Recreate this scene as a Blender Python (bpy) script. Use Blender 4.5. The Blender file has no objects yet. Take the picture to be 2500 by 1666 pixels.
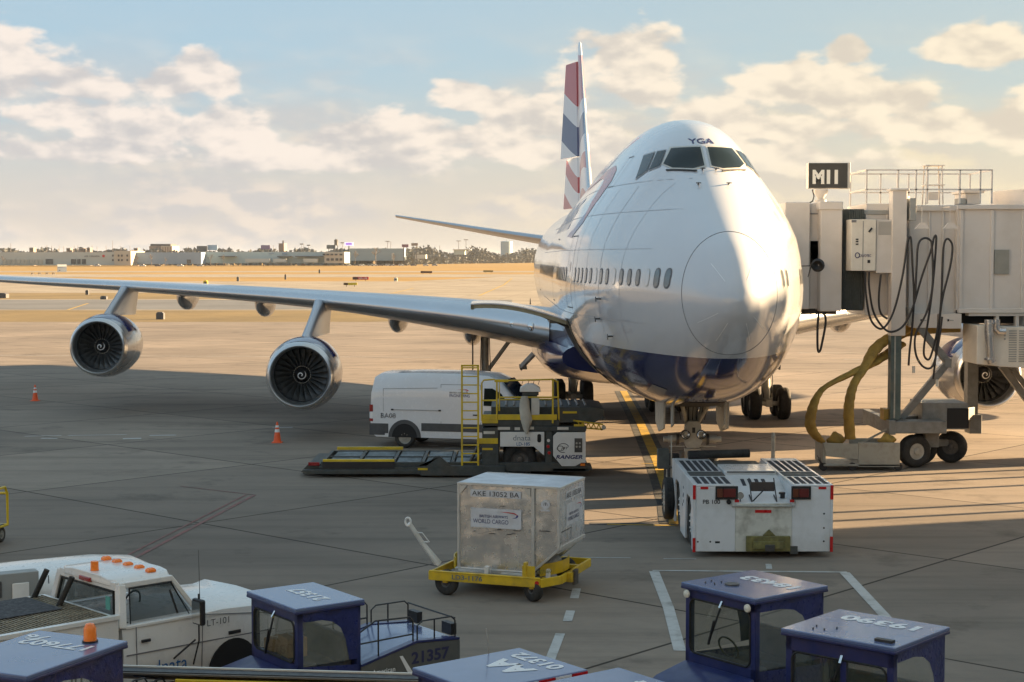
import bpy, bmesh, math, random
from mathutils import Vector, Matrix
from mathutils.bvhtree import BVHTree
R = math.radians
scene = bpy.context.scene
COL = scene.collection

# ------------------------------------------------------------------ camera
F = 3889.0            # focal length in photo pixels (2500 wide)
EYE = 6.25
PITCH = math.atan((833 - 630) / F)
cam_d = bpy.data.cameras.new("camera"); cam = bpy.data.objects.new("camera", cam_d); COL.objects.link(cam)
cam_d.sensor_width = 36; cam_d.lens = F / 2500 * 36; cam_d.clip_start = 0.1; cam_d.clip_end = 20000
cam.location = (0, 0, EYE); cam.rotation_euler = (R(90) - PITCH, 0, 0)
scene.camera = cam

# ------------------------------------------------------------------ light
SUN_EL, SUN_AZ = R(12.5), R(17)          # azimuth counted from +x towards +y
sd = Vector((math.cos(SUN_EL) * math.cos(SUN_AZ), math.cos(SUN_EL) * math.sin(SUN_AZ), math.sin(SUN_EL)))
sun_d = bpy.data.lights.new("sun", 'SUN'); sun = bpy.data.objects.new("sun", sun_d); COL.objects.link(sun)
sun_d.energy = 5.0; sun_d.angle = R(0.5); sun_d.color = (1.0, 0.71, 0.40)
sun.rotation_euler = (-sd).to_track_quat('-Z', 'Y').to_euler()
scene.view_settings.view_transform = 'Standard'; scene.view_settings.look = 'None'
scene.view_settings.gamma = 1; scene.view_settings.exposure = 2.48
SKY_STRENGTH = 0.05

world = bpy.data.worlds.new("World"); scene.world = world; world.use_nodes = True
nt = world.node_tree; N = nt.nodes; L = nt.links
for n in list(N): N.remove(n)
def WN(t, **k):
    n = N.new(t)
    for a, b in k.items(): setattr(n, a, b)
    return n
def wm(op, a, b=None, c=None, clamp=False):
    n = N.new('ShaderNodeMath'); n.operation = op; n.use_clamp = clamp
    for i, v in enumerate((a, b, c)):
        if v is None: continue
        if isinstance(v, (int, float)): n.inputs[i].default_value = v
        else: L.new(v, n.inputs[i])
    return n.outputs[0]
def wmix(fac, a, b):
    n = N.new('ShaderNodeMix'); n.data_type = 'RGBA'
    if isinstance(fac, (int, float)): n.inputs[0].default_value = fac
    else: L.new(fac, n.inputs[0])
    for i, v in ((6, a), (7, b)):
        if isinstance(v, tuple): n.inputs[i].default_value = (*v, 1)
        else: L.new(v, n.inputs[i])
    return n.outputs[2]
def wramp(v, a, b):
    n = N.new('ShaderNodeMapRange'); n.interpolation_type = 'SMOOTHSTEP'
    L.new(v, n.inputs[0]); n.inputs[1].default_value = a; n.inputs[2].default_value = b
    return n.outputs[0]
sky = WN('ShaderNodeTexSky', sky_type='NISHITA', sun_disc=False)
sky.sun_elevation = SUN_EL; sky.sun_rotation = R(90) - SUN_AZ
sky.air_density = 1.0; sky.dust_density = 1.6; sky.ozone_density = 1.2
tc = WN('ShaderNodeTexCoord'); sx = WN('ShaderNodeSeparateXYZ'); L.new(tc.outputs['Generated'], sx.inputs[0])
az = wm('ARCTAN2', sx.outputs[0], sx.outputs[1]); el = wm('ARCSINE', sx.outputs[2])
def cvec(sc, du=0, dv=0, st=1.9):
    c = WN('ShaderNodeCombineXYZ')
    L.new(wm('MULTIPLY_ADD', az, sc, du), c.inputs[0]); L.new(wm('MULTIPLY_ADD', el, sc * st, dv), c.inputs[1])
    return c.outputs[0]
def wnoise(vec, scale, det=6, rough=.55, z=0):
    n = WN('ShaderNodeTexNoise'); n.inputs['Scale'].default_value = scale; n.inputs['Detail'].default_value = det
    n.inputs['Roughness'].default_value = rough; L.new(vec, n.inputs['Vector']); return n.outputs[0]
n1 = wnoise(cvec(1), 27, 6, .5); n2 = wnoise(cvec(1, .004, .010), 27, 5, .48)
nb = wnoise(cvec(1, 3.1, 1.7, 3.2), 9, 4, .55)
n3 = wnoise(cvec(1), 15, 3, .5); n4 = wnoise(cvec(1, .008, .022), 15, 3, .5)
nbig = wnoise(cvec(1, 5.1, 1.3, 1.2), 5, 3, .5)
# cumulus heads: azimuth, elevation, half width, half height (radians)
blobs = [(-.312, .114, .042, .026), (-.262, .104, .050, .014), (-.187, .108, .020, .017), (-.215, .104, .040, .010),
         (-.275, .084, .022, .018), (-.232, .076, .040, .018), (-.178, .074, .034, .019), (-.25, .064, .08, .010), (-.12, .060, .09, .012), (.02, .066, .08, .014), (.14, .060, .1, .014),
         (-.065, .077, .045, .018), (-.10, .074, .028, .013), (-.02, .097, .036, .014), (.015, .084, .045, .02),
         (.066, .122, .036, .026), (.085, .105, .030, .016), (.13, .083, .03, .02),
         (.175, .104, .040, .022), (.215, .096, .050, .022), (.205, .123, .016, .009), 
         (.30, .124, .050, .018), (.26, .076, .07, .016), (.17, .078, .05, .012), (.325, .09, .03, .015)]
m = None
for (a, e, w, h) in blobs:
    dx = wm('MULTIPLY_ADD', az, 1 / w, -a / w); dy = wm('MULTIPLY_ADD', el, 1 / h, -e / h)
    # flat bases: stretch below centre
    dyn = wm('MULTIPLY', wm('MINIMUM', dy, 0), 1.5); dy2 = wm('ADD', wm('MAXIMUM', dy, 0), dyn)
    d = wm('SQRT', wm('ADD', wm('MULTIPLY', dx, dx), wm('MULTIPLY', dy2, dy2)))
    v = wm('SUBTRACT', 1.0, d)
    m = v if m is None else wm('SMOOTH_MAX', m, v, .25)
low = wramp(el, .115, .02)
ragged = wm('MULTIPLY', wm('SUBTRACT', n1, .5), 2.8)
cum = wm('ADD', m, ragged)
cmask = wramp(cum, -.12, .30)
rel = wm('MULTIPLY', wm('SUBTRACT', n1, n2), 3.8)       # relief from offset samples: lit tops, grey bases
hgt = wramp(m, -.2, .9)
sh = wm('ADD', wm('ADD', rel, .45), wm('MULTIPLY', wm('SUBTRACT', n3, n4), 3.6), clamp=False)
shc = wramp(sh, -.25, .95)
K = .82
cool = (5.6 * K, 5.2 * K, 5.0 * K); warm = (9.6 * K, 8.3 * K, 6.7 * K)
east = wramp(az, -.25, .35)
warm_c = wmix(east, (3.4, 3.05, 2.75), (3.6, 3.15, 2.4))
cool_c = wmix(east, (2.2, 2.15, 2.15), (2.7, 2.4, 1.95))
cloud_c = wmix(shc, cool_c, warm_c)
strat = wm('MULTIPLY', wramp(nb, .36, .60), wm('MULTIPLY', wramp(el, .16, .06), .85))
strat_c = wmix(wramp(rel, -.3, .5), cool_c, wmix(east, (3.0, 2.65, 2.35), (3.4, 2.9, 2.0)))
haze_c = wmix(east, (2.62, 2.36, 2.08), (3.25, 2.7, 1.85))
tint = N.new('ShaderNodeMix'); tint.data_type = 'RGBA'; tint.blend_type = 'MULTIPLY'; tint.inputs[0].default_value = 1
L.new(sky.outputs[0], tint.inputs[6]); tint.inputs[7].default_value = (.50, .50, .54, 1)
blue = wmix(east, (1.75, 2.45, 2.95), (2.0, 2.4, 2.45))
base0 = wmix(.72, tint.outputs[2], blue)
base = wmix(wm('MULTIPLY', wramp(el, .13, .01), .95), base0, haze_c)
c1 = wmix(strat, base, strat_c)
c2 = wmix(wm('MULTIPLY', cmask, wramp(el, .03, .065)), c1, cloud_c)
bg = WN('ShaderNodeBackground'); bg.inputs[1].default_value = SKY_STRENGTH; L.new(c2, bg.inputs[0])
out = WN('ShaderNodeOutputWorld'); L.new(bg.outputs[0], out.inputs[0])

# ------------------------------------------------------------------ helpers
CF = Vector((0, math.cos(PITCH), -math.sin(PITCH))); CU = Vector((0, math.sin(PITCH), math.cos(PITCH)))
def at(px, py, D):
    "point seen at photo pixel px,py standing D metres away (world y = D)"
    d = CF + Vector((1, 0, 0)) * ((px - 1250) / F) - CU * ((py - 833) / F)
    return Vector((0, 0, EYE)) + d * (D / d.y)
def gp(px, py, z=0.0):
    d = CF + Vector((1, 0, 0)) * ((px - 1250) / F) - CU * ((py - 833) / F)
    t = (z - EYE) / d.z
    return Vector((0, 0, EYE)) + d * t

MATS = {}
def pm(name, col, rough=.5, metal=0, var=.08, scale=3.0, coat=0, bump=0, bscale=40, dirt=None, damt=.5, dscale=1.5,
       trans=0, alpha=1, emit=None, estr=0, ior=None, zsplit=None, rvar=0.1, stretch=None):
    if name in MATS: return MATS[name]
    m = bpy.data.materials.new(name); m.use_nodes = True; t = m.node_tree; n = t.nodes; l = t.links
    p = n['Principled BSDF']; p.inputs['Roughness'].default_value = rough; p.inputs['Metallic'].default_value = metal
    p.inputs['Coat Weight'].default_value = coat; p.inputs['Coat Roughness'].default_value = .08
    if ior: p.inputs['IOR'].default_value = ior
    if trans: p.inputs['Transmission Weight'].default_value = trans
    if alpha < 1: p.inputs['Alpha'].default_value = alpha
    c = n.new('ShaderNodeTexCoord'); mp = n.new('ShaderNodeMapping'); l.new(c.outputs['Object'], mp.inputs[0])
    if stretch: mp.inputs['Scale'].default_value = stretch
    vec = mp.outputs[0]
    def mix(f, a, b, bt='MIX'):
        x = n.new('ShaderNodeMix'); x.data_type = 'RGBA'; x.blend_type = bt
        if isinstance(f, float): x.inputs[0].default_value = f
        else: l.new(f, x.inputs[0])
        for i, v in ((6, a), (7, b)):
            if isinstance(v, tuple): x.inputs[i].default_value = (*v, 1)
            else: l.new(v, x.inputs[i])
        return x.outputs[2]
    def noise(s, d=5, r=.6):
        x = n.new('ShaderNodeTexNoise'); x.inputs['Scale'].default_value = s; x.inputs['Detail'].default_value = d
        x.inputs['Roughness'].default_value = r; l.new(vec, x.inputs['Vector']); return x.outputs[0]
    def ramp(v, a, b, o0=0, o1=1):
        x = n.new('ShaderNodeMapRange'); l.new(v, x.inputs[0]); x.inputs[1].default_value = a; x.inputs[2].default_value = b
        x.inputs[3].default_value = o0; x.inputs[4].default_value = o1; return x.outputs[0]
    cc = tuple(col)
    if zsplit:                      # second colour below a height, a crisp paint edge
        sep = n.new('ShaderNodeSeparateXYZ'); l.new(c.outputs['Object'], sep.inputs[0])
        lt = n.new('ShaderNodeMath'); lt.operation = 'LESS_THAN'; l.new(sep.outputs[2], lt.inputs[0]); lt.inputs[1].default_value = zsplit[0]
        cc = mix(lt.outputs[0], cc, tuple(zsplit[1]))
    if var or dirt:
        ns = noise(scale)
        a = 1 - var; b = 1 + var
        g = n.new('ShaderNodeCombineColor'); r0 = ramp(ns, .3, .7, a, b)
        for i in range(3): l.new(r0, g.inputs[i])
        col_o = mix(1.0, cc, g.outputs[0], 'MULTIPLY')
        if dirt:
            col_o = mix(ramp(noise(dscale, 5, .6), .45, .75, 0, damt), col_o, tuple(dirt))
        l.new(col_o, p.inputs['Base Color'])
    else:
        if isinstance(cc, tuple): p.inputs['Base Color'].default_value = (*cc, 1)
        else: l.new(cc, p.inputs['Base Color'])
    if rvar:
        l.new(ramp(noise(scale * 2.3), .3, .7, max(0.02, rough * (1 - rvar * 2)), min(1, rough * (1 + rvar * 2))), p.inputs['Roughness'])
    if bump:
        b_ = n.new('ShaderNodeBump'); b_.inputs['Strength'].default_value = bump; b_.inputs['Distance'].default_value = .02
        l.new(noise(bscale, 4), b_.inputs['Height']); l.new(b_.outputs[0], p.inputs['Normal'])
    if emit: p.inputs['Emission Color'].default_value = (*emit, 1); p.inputs['Emission Strength'].default_value = estr
    MATS[name] = m
    return m

class MB:
    def __init__(s, mat=None): s.v = []; s.f = []; s.mi = []; s.mats = []; s.cur = mat
    def _i(s, mat):
        mat = mat or s.cur
        if mat not in s.mats: s.mats.append(mat)
        return s.mats.index(mat)
    def add(s, vs, fs, mat=None, T=None):
        o = len(s.v)
        for p in vs:
            p = Vector(p)
            s.v.append(T @ p if T else p)
        i = s._i(mat)
        for f in fs: s.f.append(tuple(o + k for k in f)); s.mi.append(i)
        return s
    def box(s, x0, x1, y0, y1, z0, z1, mat=None, T=None):
        vs = [(x0, y0, z0), (x1, y0, z0), (x1, y1, z0), (x0, y1, z0), (x0, y0, z1), (x1, y0, z1), (x1, y1, z1), (x0, y1, z1)]
        return s.add(vs, [(0, 3, 2, 1), (4, 5, 6, 7), (0, 1, 5, 4), (1, 2, 6, 5), (2, 3, 7, 6), (3, 0, 4, 7)], mat, T)
    def prism(s, poly, axis, a0, a1, mat=None, T=None):
        n = len(poly)
        def mk(p, a):
            return (a, p[0], p[1]) if axis == 'x' else ((p[0], a, p[1]) if axis == 'y' else (p[0], p[1], a))
        vs = [mk(p, a0) for p in poly] + [mk(p, a1) for p in poly]
        fs = [tuple(range(n)), tuple(range(2 * n - 1, n - 1, -1))] + [(i, (i + 1) % n, n + (i + 1) % n, n + i) for i in range(n)]
        return s.add(vs, fs, mat, T)
    def cyl(s, p0, p1, r0, r1=None, n=16, mat=None, caps=True, T=None):
        r1 = r0 if r1 is None else r1; p0 = Vector(p0); p1 = Vector(p1)
        q = (p1 - p0).to_track_quat('Z', 'Y')
        vs = []
        for p, r in ((p0, r0), (p1, r1)):
            for k in range(n):
                a = 2 * math.pi * k / n; vs.append(p + q @ Vector((r * math.cos(a), r * math.sin(a), 0)))
        fs = [(k, (k + 1) % n, n + (k + 1) % n, n + k) for k in range(n)]
        if caps: fs += [tuple(range(n - 1, -1, -1)), tuple(range(n, 2 * n))]
        return s.add(vs, fs, mat, T)
    def bar(s, p0, p1, w, h, mat=None, T=None, up=(0, 0, 1)):
        p0 = Vector(p0); p1 = Vector(p1); d = (p1 - p0).normalized(); u = Vector(up)
        if abs(d.dot(u)) > .95: u = Vector((0, 1, 0))
        a = d.cross(u).normalized(); b = a.cross(d)
        vs = [p + a * (w / 2 * i) + b * (h / 2 * j) for p in (p0, p1) for i, j in ((-1, -1), (1, -1), (1, 1), (-1, 1))]
        return s.add(vs, [(0, 3, 2, 1), (4, 5, 6, 7), (0, 1, 5, 4), (1, 2, 6, 5), (2, 3, 7, 6), (3, 0, 4, 7)], mat, T)
    def tube(s, pts, r, n=8, mat=None, closed=False, flat=None, T=None, rs=None):
        pts = [Vector(p) for p in pts]; m = len(pts); vs = []; fs = []
        nrm = None
        for i, p in enumerate(pts):
            a = pts[(i - 1) % m] if (closed or i) else p; b = pts[(i + 1) % m] if (closed or i < m - 1) else p
            d = (b - a).normalized()
            if nrm is None:
                nrm = d.cross(Vector((0, 0, 1)));
                if nrm.length < .1: nrm = d.cross(Vector((0, 1, 0)))
            nrm = (nrm - d * nrm.dot(d)).normalized(); bi = d.cross(nrm)
            rr = rs[i] if rs else r
            for k in range(n):
                t = 2 * math.pi * k / n
                vs.append(p + nrm * (rr * math.cos(t)) + bi * (rr * (flat or 1) * math.sin(t)))
        for i in range(m if closed else m - 1):
            o = i * n; q = ((i + 1) % m) * n
            fs += [(o + k, o + (k + 1) % n, q + (k + 1) % n, q + k) for k in range(n)]
        if not closed: fs += [tuple(range(n - 1, -1, -1)), tuple(range((m - 1) * n, m * n))]
        return s.add(vs, fs, mat, T)
    def loft(s, rings, mat=None, caps=True, closed=True, T=None):
        n = len(rings[0]); vs = [p for r in rings for p in r]; fs = []
        for i in range(len(rings) - 1):
            for k in range(n if closed else n - 1):
                fs.append((i * n + k, i * n + (k + 1) % n, (i + 1) * n + (k + 1) % n, (i + 1) * n + k))
        if caps: fs += [tuple(range(n - 1, -1, -1)), tuple(range((len(rings) - 1) * n, len(rings) * n))]
        return s.add(vs, fs, mat, T)
    def lathe(s, prof, org, axis, n=32, mat=None, T=None):
        "prof: (t along axis, radius)"
        q = Vector(axis).to_track_quat('Z', 'Y'); org = Vector(org)
        rings = [[org + q @ Vector((r * math.cos(2 * math.pi * k / n), r * math.sin(2 * math.pi * k / n), t)) for k in range(n)] for t, r in prof]
        return s.loft(rings, mat, caps=False, T=T)
    def build(s, name, parent=None, loc=None, rot=None, bevel=0, seg=2, smooth=35, label=None):
        me = bpy.data.meshes.new(name); me.from_pydata([tuple(p) for p in s.v], [], s.f)
        for m in s.mats: me.materials.append(m)
        me.polygons.foreach_set('material_index', s.mi)
        bm = bmesh.new(); bm.from_mesh(me); bmesh.ops.recalc_face_normals(bm, faces=bm.faces); bm.to_mesh(me); bm.free()
        if smooth:
            me.polygons.foreach_set('use_smooth', [True] * len(me.polygons)); me.set_sharp_from_angle(angle=R(smooth))
        me.update()
        o = bpy.data.objects.new(name, me); COL.objects.link(o)
        if loc is not None: o.location = loc
        if rot is not None: o.rotation_euler = rot
        if parent: o.parent = parent
        if bevel:
            b = o.modifiers.new('bevel', 'BEVEL'); b.width = bevel; b.segments = seg; b.limit_method = 'ANGLE'; b.angle_limit = R(40)
            b.harden_normals = True
        if label: o['label'] = label
        return o

def thing(name, label, cat, loc=(0, 0, 0), rz=0, group=None):
    o = bpy.data.objects.new(name, None); COL.objects.link(o); o.location = loc; o.rotation_euler = (0, 0, rz)
    o.empty_display_size = .2
    o['label'] = label; o['category'] = cat
    if group: o['group'] = group
    return o
def tag(o, label, cat, group=None):
    o['label'] = label; o['category'] = cat
    if group: o['group'] = group
    return o
def struct(o): o['kind'] = 'structure'; return o
def dup(root, loc, rz, label=None, group=None):
    r = root.copy(); COL.objects.link(r); r.location = loc; r.rotation_euler = (0, 0, rz)
    if label: r['label'] = label
    if group: r['group'] = group
    for ch in list(root.children):
        c = ch.copy(); COL.objects.link(c); c.parent = r
        for g in ch.children:
            d = g.copy(); COL.objects.link(d); d.parent = c
    return r
def text_mesh(s, w=None, h=1.0, bold=0.0, shear=0.0, spacing=1.0):
    cu = bpy.data.curves.new('t', 'FONT'); cu.body = s; cu.size = 1; cu.offset = bold; cu.shear = shear; cu.space_character = spacing
    cu.align_x = 'LEFT'; cu.resolution_u = 3
    o = bpy.data.objects.new('t', cu); COL.objects.link(o)
    dg = bpy.context.evaluated_depsgraph_get(); dg.update()
    me = bpy.data.meshes.new_from_object(o.evaluated_get(dg))
    bpy.data.objects.remove(o); bpy.data.curves.remove(cu)
    xs = [v.co.x for v in me.vertices]; ys = [v.co.y for v in me.vertices]
    x0, x1, y0, y1 = min(xs), max(xs), min(ys), max(ys)
    sy = h / (y1 - y0); sx = (w / (x1 - x0)) if w else sy
    vs = [Vector(((v.co.x - (x0 + x1) / 2) * sx, (v.co.y - (y0 + y1) / 2) * sy, 0)) for v in me.vertices]
    fs = [tuple(p.vertices) for p in me.polygons]
    bpy.data.meshes.remove(me)
    return vs, fs
def frame(o, xdir, ydir):
    x = Vector(xdir).normalized(); y = Vector(ydir); y = (y - x * y.dot(x)).normalized(); z = x.cross(y)
    return Matrix(((x.x, y.x, z.x, o[0]), (x.y, y.y, z.y, o[1]), (x.z, y.z, z.z, o[2]), (0, 0, 0, 1)))
def text(s, o, xdir, ydir, h, mat, parent, w=None, bold=.01, shear=0, spacing=1.0, name='lettering'):
    "flat raised letters centred on o"
    vs, fs = text_mesh(s, w, h, bold, shear, spacing)
    b = MB(mat); b.add(vs, fs, mat, frame(o, xdir, ydir))
    return b.build(name, parent, smooth=0)
def text_into(b, s, o, xdir, ydir, h, mat, w=None, bold=.01, shear=0, spacing=1.0):
    vs, fs = text_mesh(s, w, h, bold, shear, spacing); b.add(vs, fs, mat, frame(o, xdir, ydir))
def rrect(x0, x1, y0, y1, r, n=5):
    pts = []
    for cx, cy, a0 in ((x1 - r, y0 + r, -90), (x1 - r, y1 - r, 0), (x0 + r, y1 - r, 90), (x0 + r, y0 + r, 180)):
        for k in range(n + 1):
            a = R(a0 + 90 * k / n); pts.append((cx + r * math.cos(a), cy + r * math.sin(a)))
    return pts
def ribbon(b, pts, w, z, mat=None):
    "flat painted ribbon on the ground along world points"
    pts = [Vector((p[0], p[1], 0)) for p in pts]; vs = []; fs = []
    for i, p in enumerate(pts):
        d = (pts[min(i + 1, len(pts) - 1)] - pts[max(i - 1, 0)]).normalized(); nrm = Vector((-d.y, d.x, 0))
        vs += [p + nrm * w / 2 + Vector((0, 0, z)), p - nrm * w / 2 + Vector((0, 0, z))]
    fs = [(2 * i, 2 * i + 1, 2 * i + 3, 2 * i + 2) for i in range(len(pts) - 1)]
    b.add(vs, fs, mat)
def interp(tab, x):
    "smooth cubic through a table [(x, y...)]"
    n = len(tab)
    if x <= tab[0][0]: return tab[0][1:]
    if x >= tab[-1][0]: return tab[-1][1:]
    i = max(k for k in range(n) if tab[k][0] <= x); i = min(i, n - 2)
    x0, x1 = tab[i][0], tab[i + 1][0]; h = x1 - x0; t = (x - x0) / h; res = []
    def slope(k, j):
        if k == 0: return (tab[1][j] - tab[0][j]) / (tab[1][0] - tab[0][0])
        if k == n - 1: return (tab[-1][j] - tab[-2][j]) / (tab[-1][0] - tab[-2][0])
        a = (tab[k][j] - tab[k - 1][j]) / (tab[k][0] - tab[k - 1][0]); b = (tab[k + 1][j] - tab[k][j]) / (tab[k + 1][0] - tab[k][0])
        return 0 if a * b <= 0 else 2 * a * b / (a + b)
    for j in range(1, len(tab[0])):
        y0, y1 = tab[i][j], tab[i + 1][j]; m0, m1 = slope(i, j) * h, slope(i + 1, j) * h
        res.append((2 * t ** 3 - 3 * t * t + 1) * y0 + (t ** 3 - 2 * t * t + t) * m0 + (-2 * t ** 3 + 3 * t * t) * y1 + (t ** 3 - t * t) * m1)
    return tuple(res)

# ------------------------------------------------------------------ shared materials
white_paint = pm('white_paint', (.78, .77, .74), .35, var=.05, coat=.3, dirt=(.35, .32, .27), damt=.35, dscale=1.2)
jet_white = pm('jet_white', (.61, .61, .63), .17, var=.02, coat=.8, scale=1.0, zsplit=(4.07, (.012, .018, .10)), rvar=0)
jet_blue = pm('jet_blue', (.012, .018, .10), .13, var=.05, coat=.6)
bare_metal = pm('bare_metal', (.62, .63, .65), .27, metal=.9, var=.03, scale=.5, rvar=0)
wing_metal = pm('wing_metal', (.50, .52, .56), .30, metal=.75, var=.03, scale=.5, rvar=0)
dark_metal = pm('dark_metal', (.10, .10, .10), .45, metal=.6, var=.25, scale=6, dirt=(.16, .12, .08))
gear_grey = pm('gear_grey', (.42, .41, .37), .4, metal=.2, var=.2, scale=5, dirt=(.15, .13, .1))
grey_steel = pm('grey_steel', (.22, .225, .22), .5, metal=.3, var=.2, scale=4, dirt=(.12, .09, .06))
rubber = pm('rubber', (.022, .021, .02), .8, var=.3, scale=8, bump=.2, dirt=(.09, .08, .065), damt=.5)
black = pm('black_plastic', (.02, .02, .022), .45, var=.2, scale=6)
flat_black = pm('flat_black', (.008, .008, .009), .7, var=0, rvar=0)
glass = pm('dark_glass', (.010, .016, .015), .06, var=.0, rvar=0, ior=1.3)
clear_glass = pm('clear_glass', (.09, .10, .06), .03, var=0, rvar=0, alpha=.42, ior=2.0)
yellow = pm('yellow_paint', (.72, .50, .02), .45, var=.12, scale=5, coat=.15, dirt=(.18, .13, .06), damt=.6, dscale=2.5)
mustard = pm('mustard_fabric', (.34, .22, .045), .75, var=.25, scale=5, bump=.6, bscale=9, dirt=(.16, .10, .04))
orange = pm('orange_lens', (.95, .22, .02), .25, var=.1, coat=.4)
cone_orange = pm('cone_orange', (.85, .12, .03), .5, var=.1)
red = pm('red_reflector', (.55, .015, .015), .3, var=.1)
tail_red = pm('tail_lamp_red', (.30, .02, .02), .2, var=.2, coat=.5)
chrome = pm('chrome', (.75, .75, .75), .12, metal=1, var=.05)
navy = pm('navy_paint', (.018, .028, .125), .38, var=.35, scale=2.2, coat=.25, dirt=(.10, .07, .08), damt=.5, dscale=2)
navy_sheen = pm('navy_sky_sheen', (.11, .15, .29), .27, var=.08, scale=2, rvar=0, coat=.5, dirt=(.2, .2, .23), damt=.25, dscale=.8)  # navy paled in the colour where roofs and decks mirror the sky
navy_vinyl = pm('navy_vinyl', (.022, .03, .13), .3, var=.3, scale=5, bump=1.0, bscale=7, coat=.2)
letter_white = pm('letter_white', (.8, .8, .8), .4, var=.04, rvar=0)
letter_black = pm('letter_black', (.03, .03, .035), .5, var=.1, rvar=0)
letter_blue = pm('letter_blue', (.03, .12, .30), .5, var=.1, rvar=0)
letter_navy = pm('letter_navy', (.02, .025, .12), .5, var=.1, rvar=0)
cream = pm('cream_panel', (.66, .63, .56), .45, var=.07, scale=2, dirt=(.4, .33, .25), damt=.35)
# ------------------------------------------------------------------ the ground
def ground_mat(name, base, dark, joint=None, ang=0, slab=7.6, stain=.6, nscale=.08, fine=3.0, rough=.82, streak=0, streak_ang=0, patch=None):
    m = bpy.data.materials.new(name); m.use_nodes = True; t = m.node_tree; n = t.nodes; l = t.links
    p = n['Principled BSDF']; p.inputs['Roughness'].default_value = rough; p.inputs['Specular IOR Level'].default_value = .25
    c = n.new('ShaderNodeTexCoord'); mp = n.new('ShaderNodeMapping'); l.new(c.outputs['Object'], mp.inputs[0]); mp.inputs['Rotation'].default_value = (0, 0, ang)
    def noise(s, d=6, r=.6, v=None):
        x = n.new('ShaderNodeTexNoise'); x.inputs['Scale'].default_value = s; x.inputs['Detail'].default_value = d; x.inputs['Roughness'].default_value = r
        l.new(v or mp.outputs[0], x.inputs['Vector']); return x.outputs[0]
    def ramp(v, a, b, o0=0, o1=1):
        x = n.new('ShaderNodeMapRange'); l.new(v, x.inputs[0]); x.inputs[1].default_value = a; x.inputs[2].default_value = b
        x.inputs[3].default_value = o0; x.inputs[4].default_value = o1; return x.outputs[0]
    def mix(f, a, b, bt='MIX'):
        x = n.new('ShaderNodeMix'); x.data_type = 'RGBA'; x.blend_type = bt
        if isinstance(f, float): x.inputs[0].default_value = f
        else: l.new(f, x.inputs[0])
        for i, v in ((6, a), (7, b)):
            if isinstance(v, tuple): x.inputs[i].default_value = (*v, 1)
            else: l.new(v, x.inputs[i])
        return x.outputs[2]
    col = mix(ramp(noise(nscale, 7), .35, .68), base, dark)
    col = mix(ramp(noise(fine, 5), .3, .7, 0, .35), col, dark)
    if streak:
        sm = n.new('ShaderNodeMapping'); l.new(c.outputs['Object'], sm.inputs[0]); sm.inputs['Rotation'].default_value = (0, 0, streak_ang); sm.inputs['Scale'].default_value = (.12, 1.3, 1)
        col = mix(ramp(noise(.7, 6, .65, sm.outputs[0]), .46, .72, 0, streak), col, tuple(x * .45 for x in dark))
    if stain:
        col = mix(ramp(noise(.42, 8, .7), .56, .72, 0, stain), col, tuple(x * .42 for x in dark))
    if joint:
        b = n.new('ShaderNodeTexBrick'); b.offset = 0; b.inputs['Scale'].default_value = 1.0; b.inputs['Mortar Size'].default_value = .038
        b.inputs['Mortar Smooth'].default_value = .3; b.inputs['Brick Width'].default_value = slab; b.inputs['Row Height'].default_value = slab; l.new(mp.outputs[0], b.inputs['Vector'])
        b.inputs['Color1'].default_value = (.88, .88, .88, 1); b.inputs['Color2'].default_value = (1.12, 1.12, 1.12, 1); b.inputs['Mortar'].default_value = (.16, .15, .14, 1)
        col = mix(1.0, col, b.outputs['Color'], 'MULTIPLY')
    l.new(col, p.inputs['Base Color'])
    bp = n.new('ShaderNodeBump'); bp.inputs['Strength'].default_value = .35; bp.inputs['Distance'].default_value = .01; l.new(noise(25, 3), bp.inputs['Height']); l.new(bp.outputs[0], p.inputs['Normal'])
    return m
apron_m = ground_mat('apron_concrete', (.315, .257, .203), (.20, .166, .136), joint=True, ang=R(42), slab=7.6, streak=.55, streak_ang=R(-12), stain=.7)
taxi_m = ground_mat('taxiway_concrete', (.37, .315, .24), (.29, .245, .19), joint=True, ang=R(5), slab=7.6, streak=.15, stain=.15)
asphalt_m = ground_mat('taxiway_asphalt', (.20, .20, .20), (.14, .14, .14), stain=.2)
grass_m = ground_mat('dry_grass', (.39, .235, .07), (.29, .185, .06), nscale=.02, stain=.25, fine=.6)
grass2_m = ground_mat('brown_grass', (.28, .20, .09), (.17, .125, .06), nscale=.06, stain=.6, fine=.9)
def sheet(name, pts, z, mat):
    b = MB(mat); b.add([(x, y, z) for x, y in pts], [tuple(range(len(pts)))]); return struct(b.build(name, smooth=0))
sheet('ground', [(-9000, -400), (9000, -400), (9000, 14000), (-9000, 14000)], -.06, grass_m)
sheet('apron', [(-400, -100), (400, -100), (400, 155), (-400, 155)], 0, apron_m)
sheet('taxiway', [(-400, 155.0), (400, 155.0), (500, 420), (60, 420), (40, 427), (-500, 427)], -.02, taxi_m)
sheet('grass_strip', [(-400, 156), (-14, 156), (-7, 160), (-5, 168), (-7, 180), (-14, 190), (-400, 192)], -.005, grass2_m)
sheet('asphalt_taxiway', [(-400, 194), (-30, 193), (0, 200), (0, 238), (-400, 240)], -.01, asphalt_m)
sheet('grass_verge', [(-400, 243), (-42, 243), (-34, 250), (-32, 268), (-38, 284), (-400, 290)], -.005, grass2_m)
sheet('runway', [(-2500, 520), (2500, 515), (2500, 610), (-2500, 610)], -.03, taxi_m)
sheet('runway_shoulder', [(-2500, 700), (2500, 690), (2500, 760), (-2500, 765)], -.03, taxi_m)
sheet('far_taxiway', [(-28, 430), (400, 430), (700, 900), (130, 780), (22, 620)], -.025, taxi_m)
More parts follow.
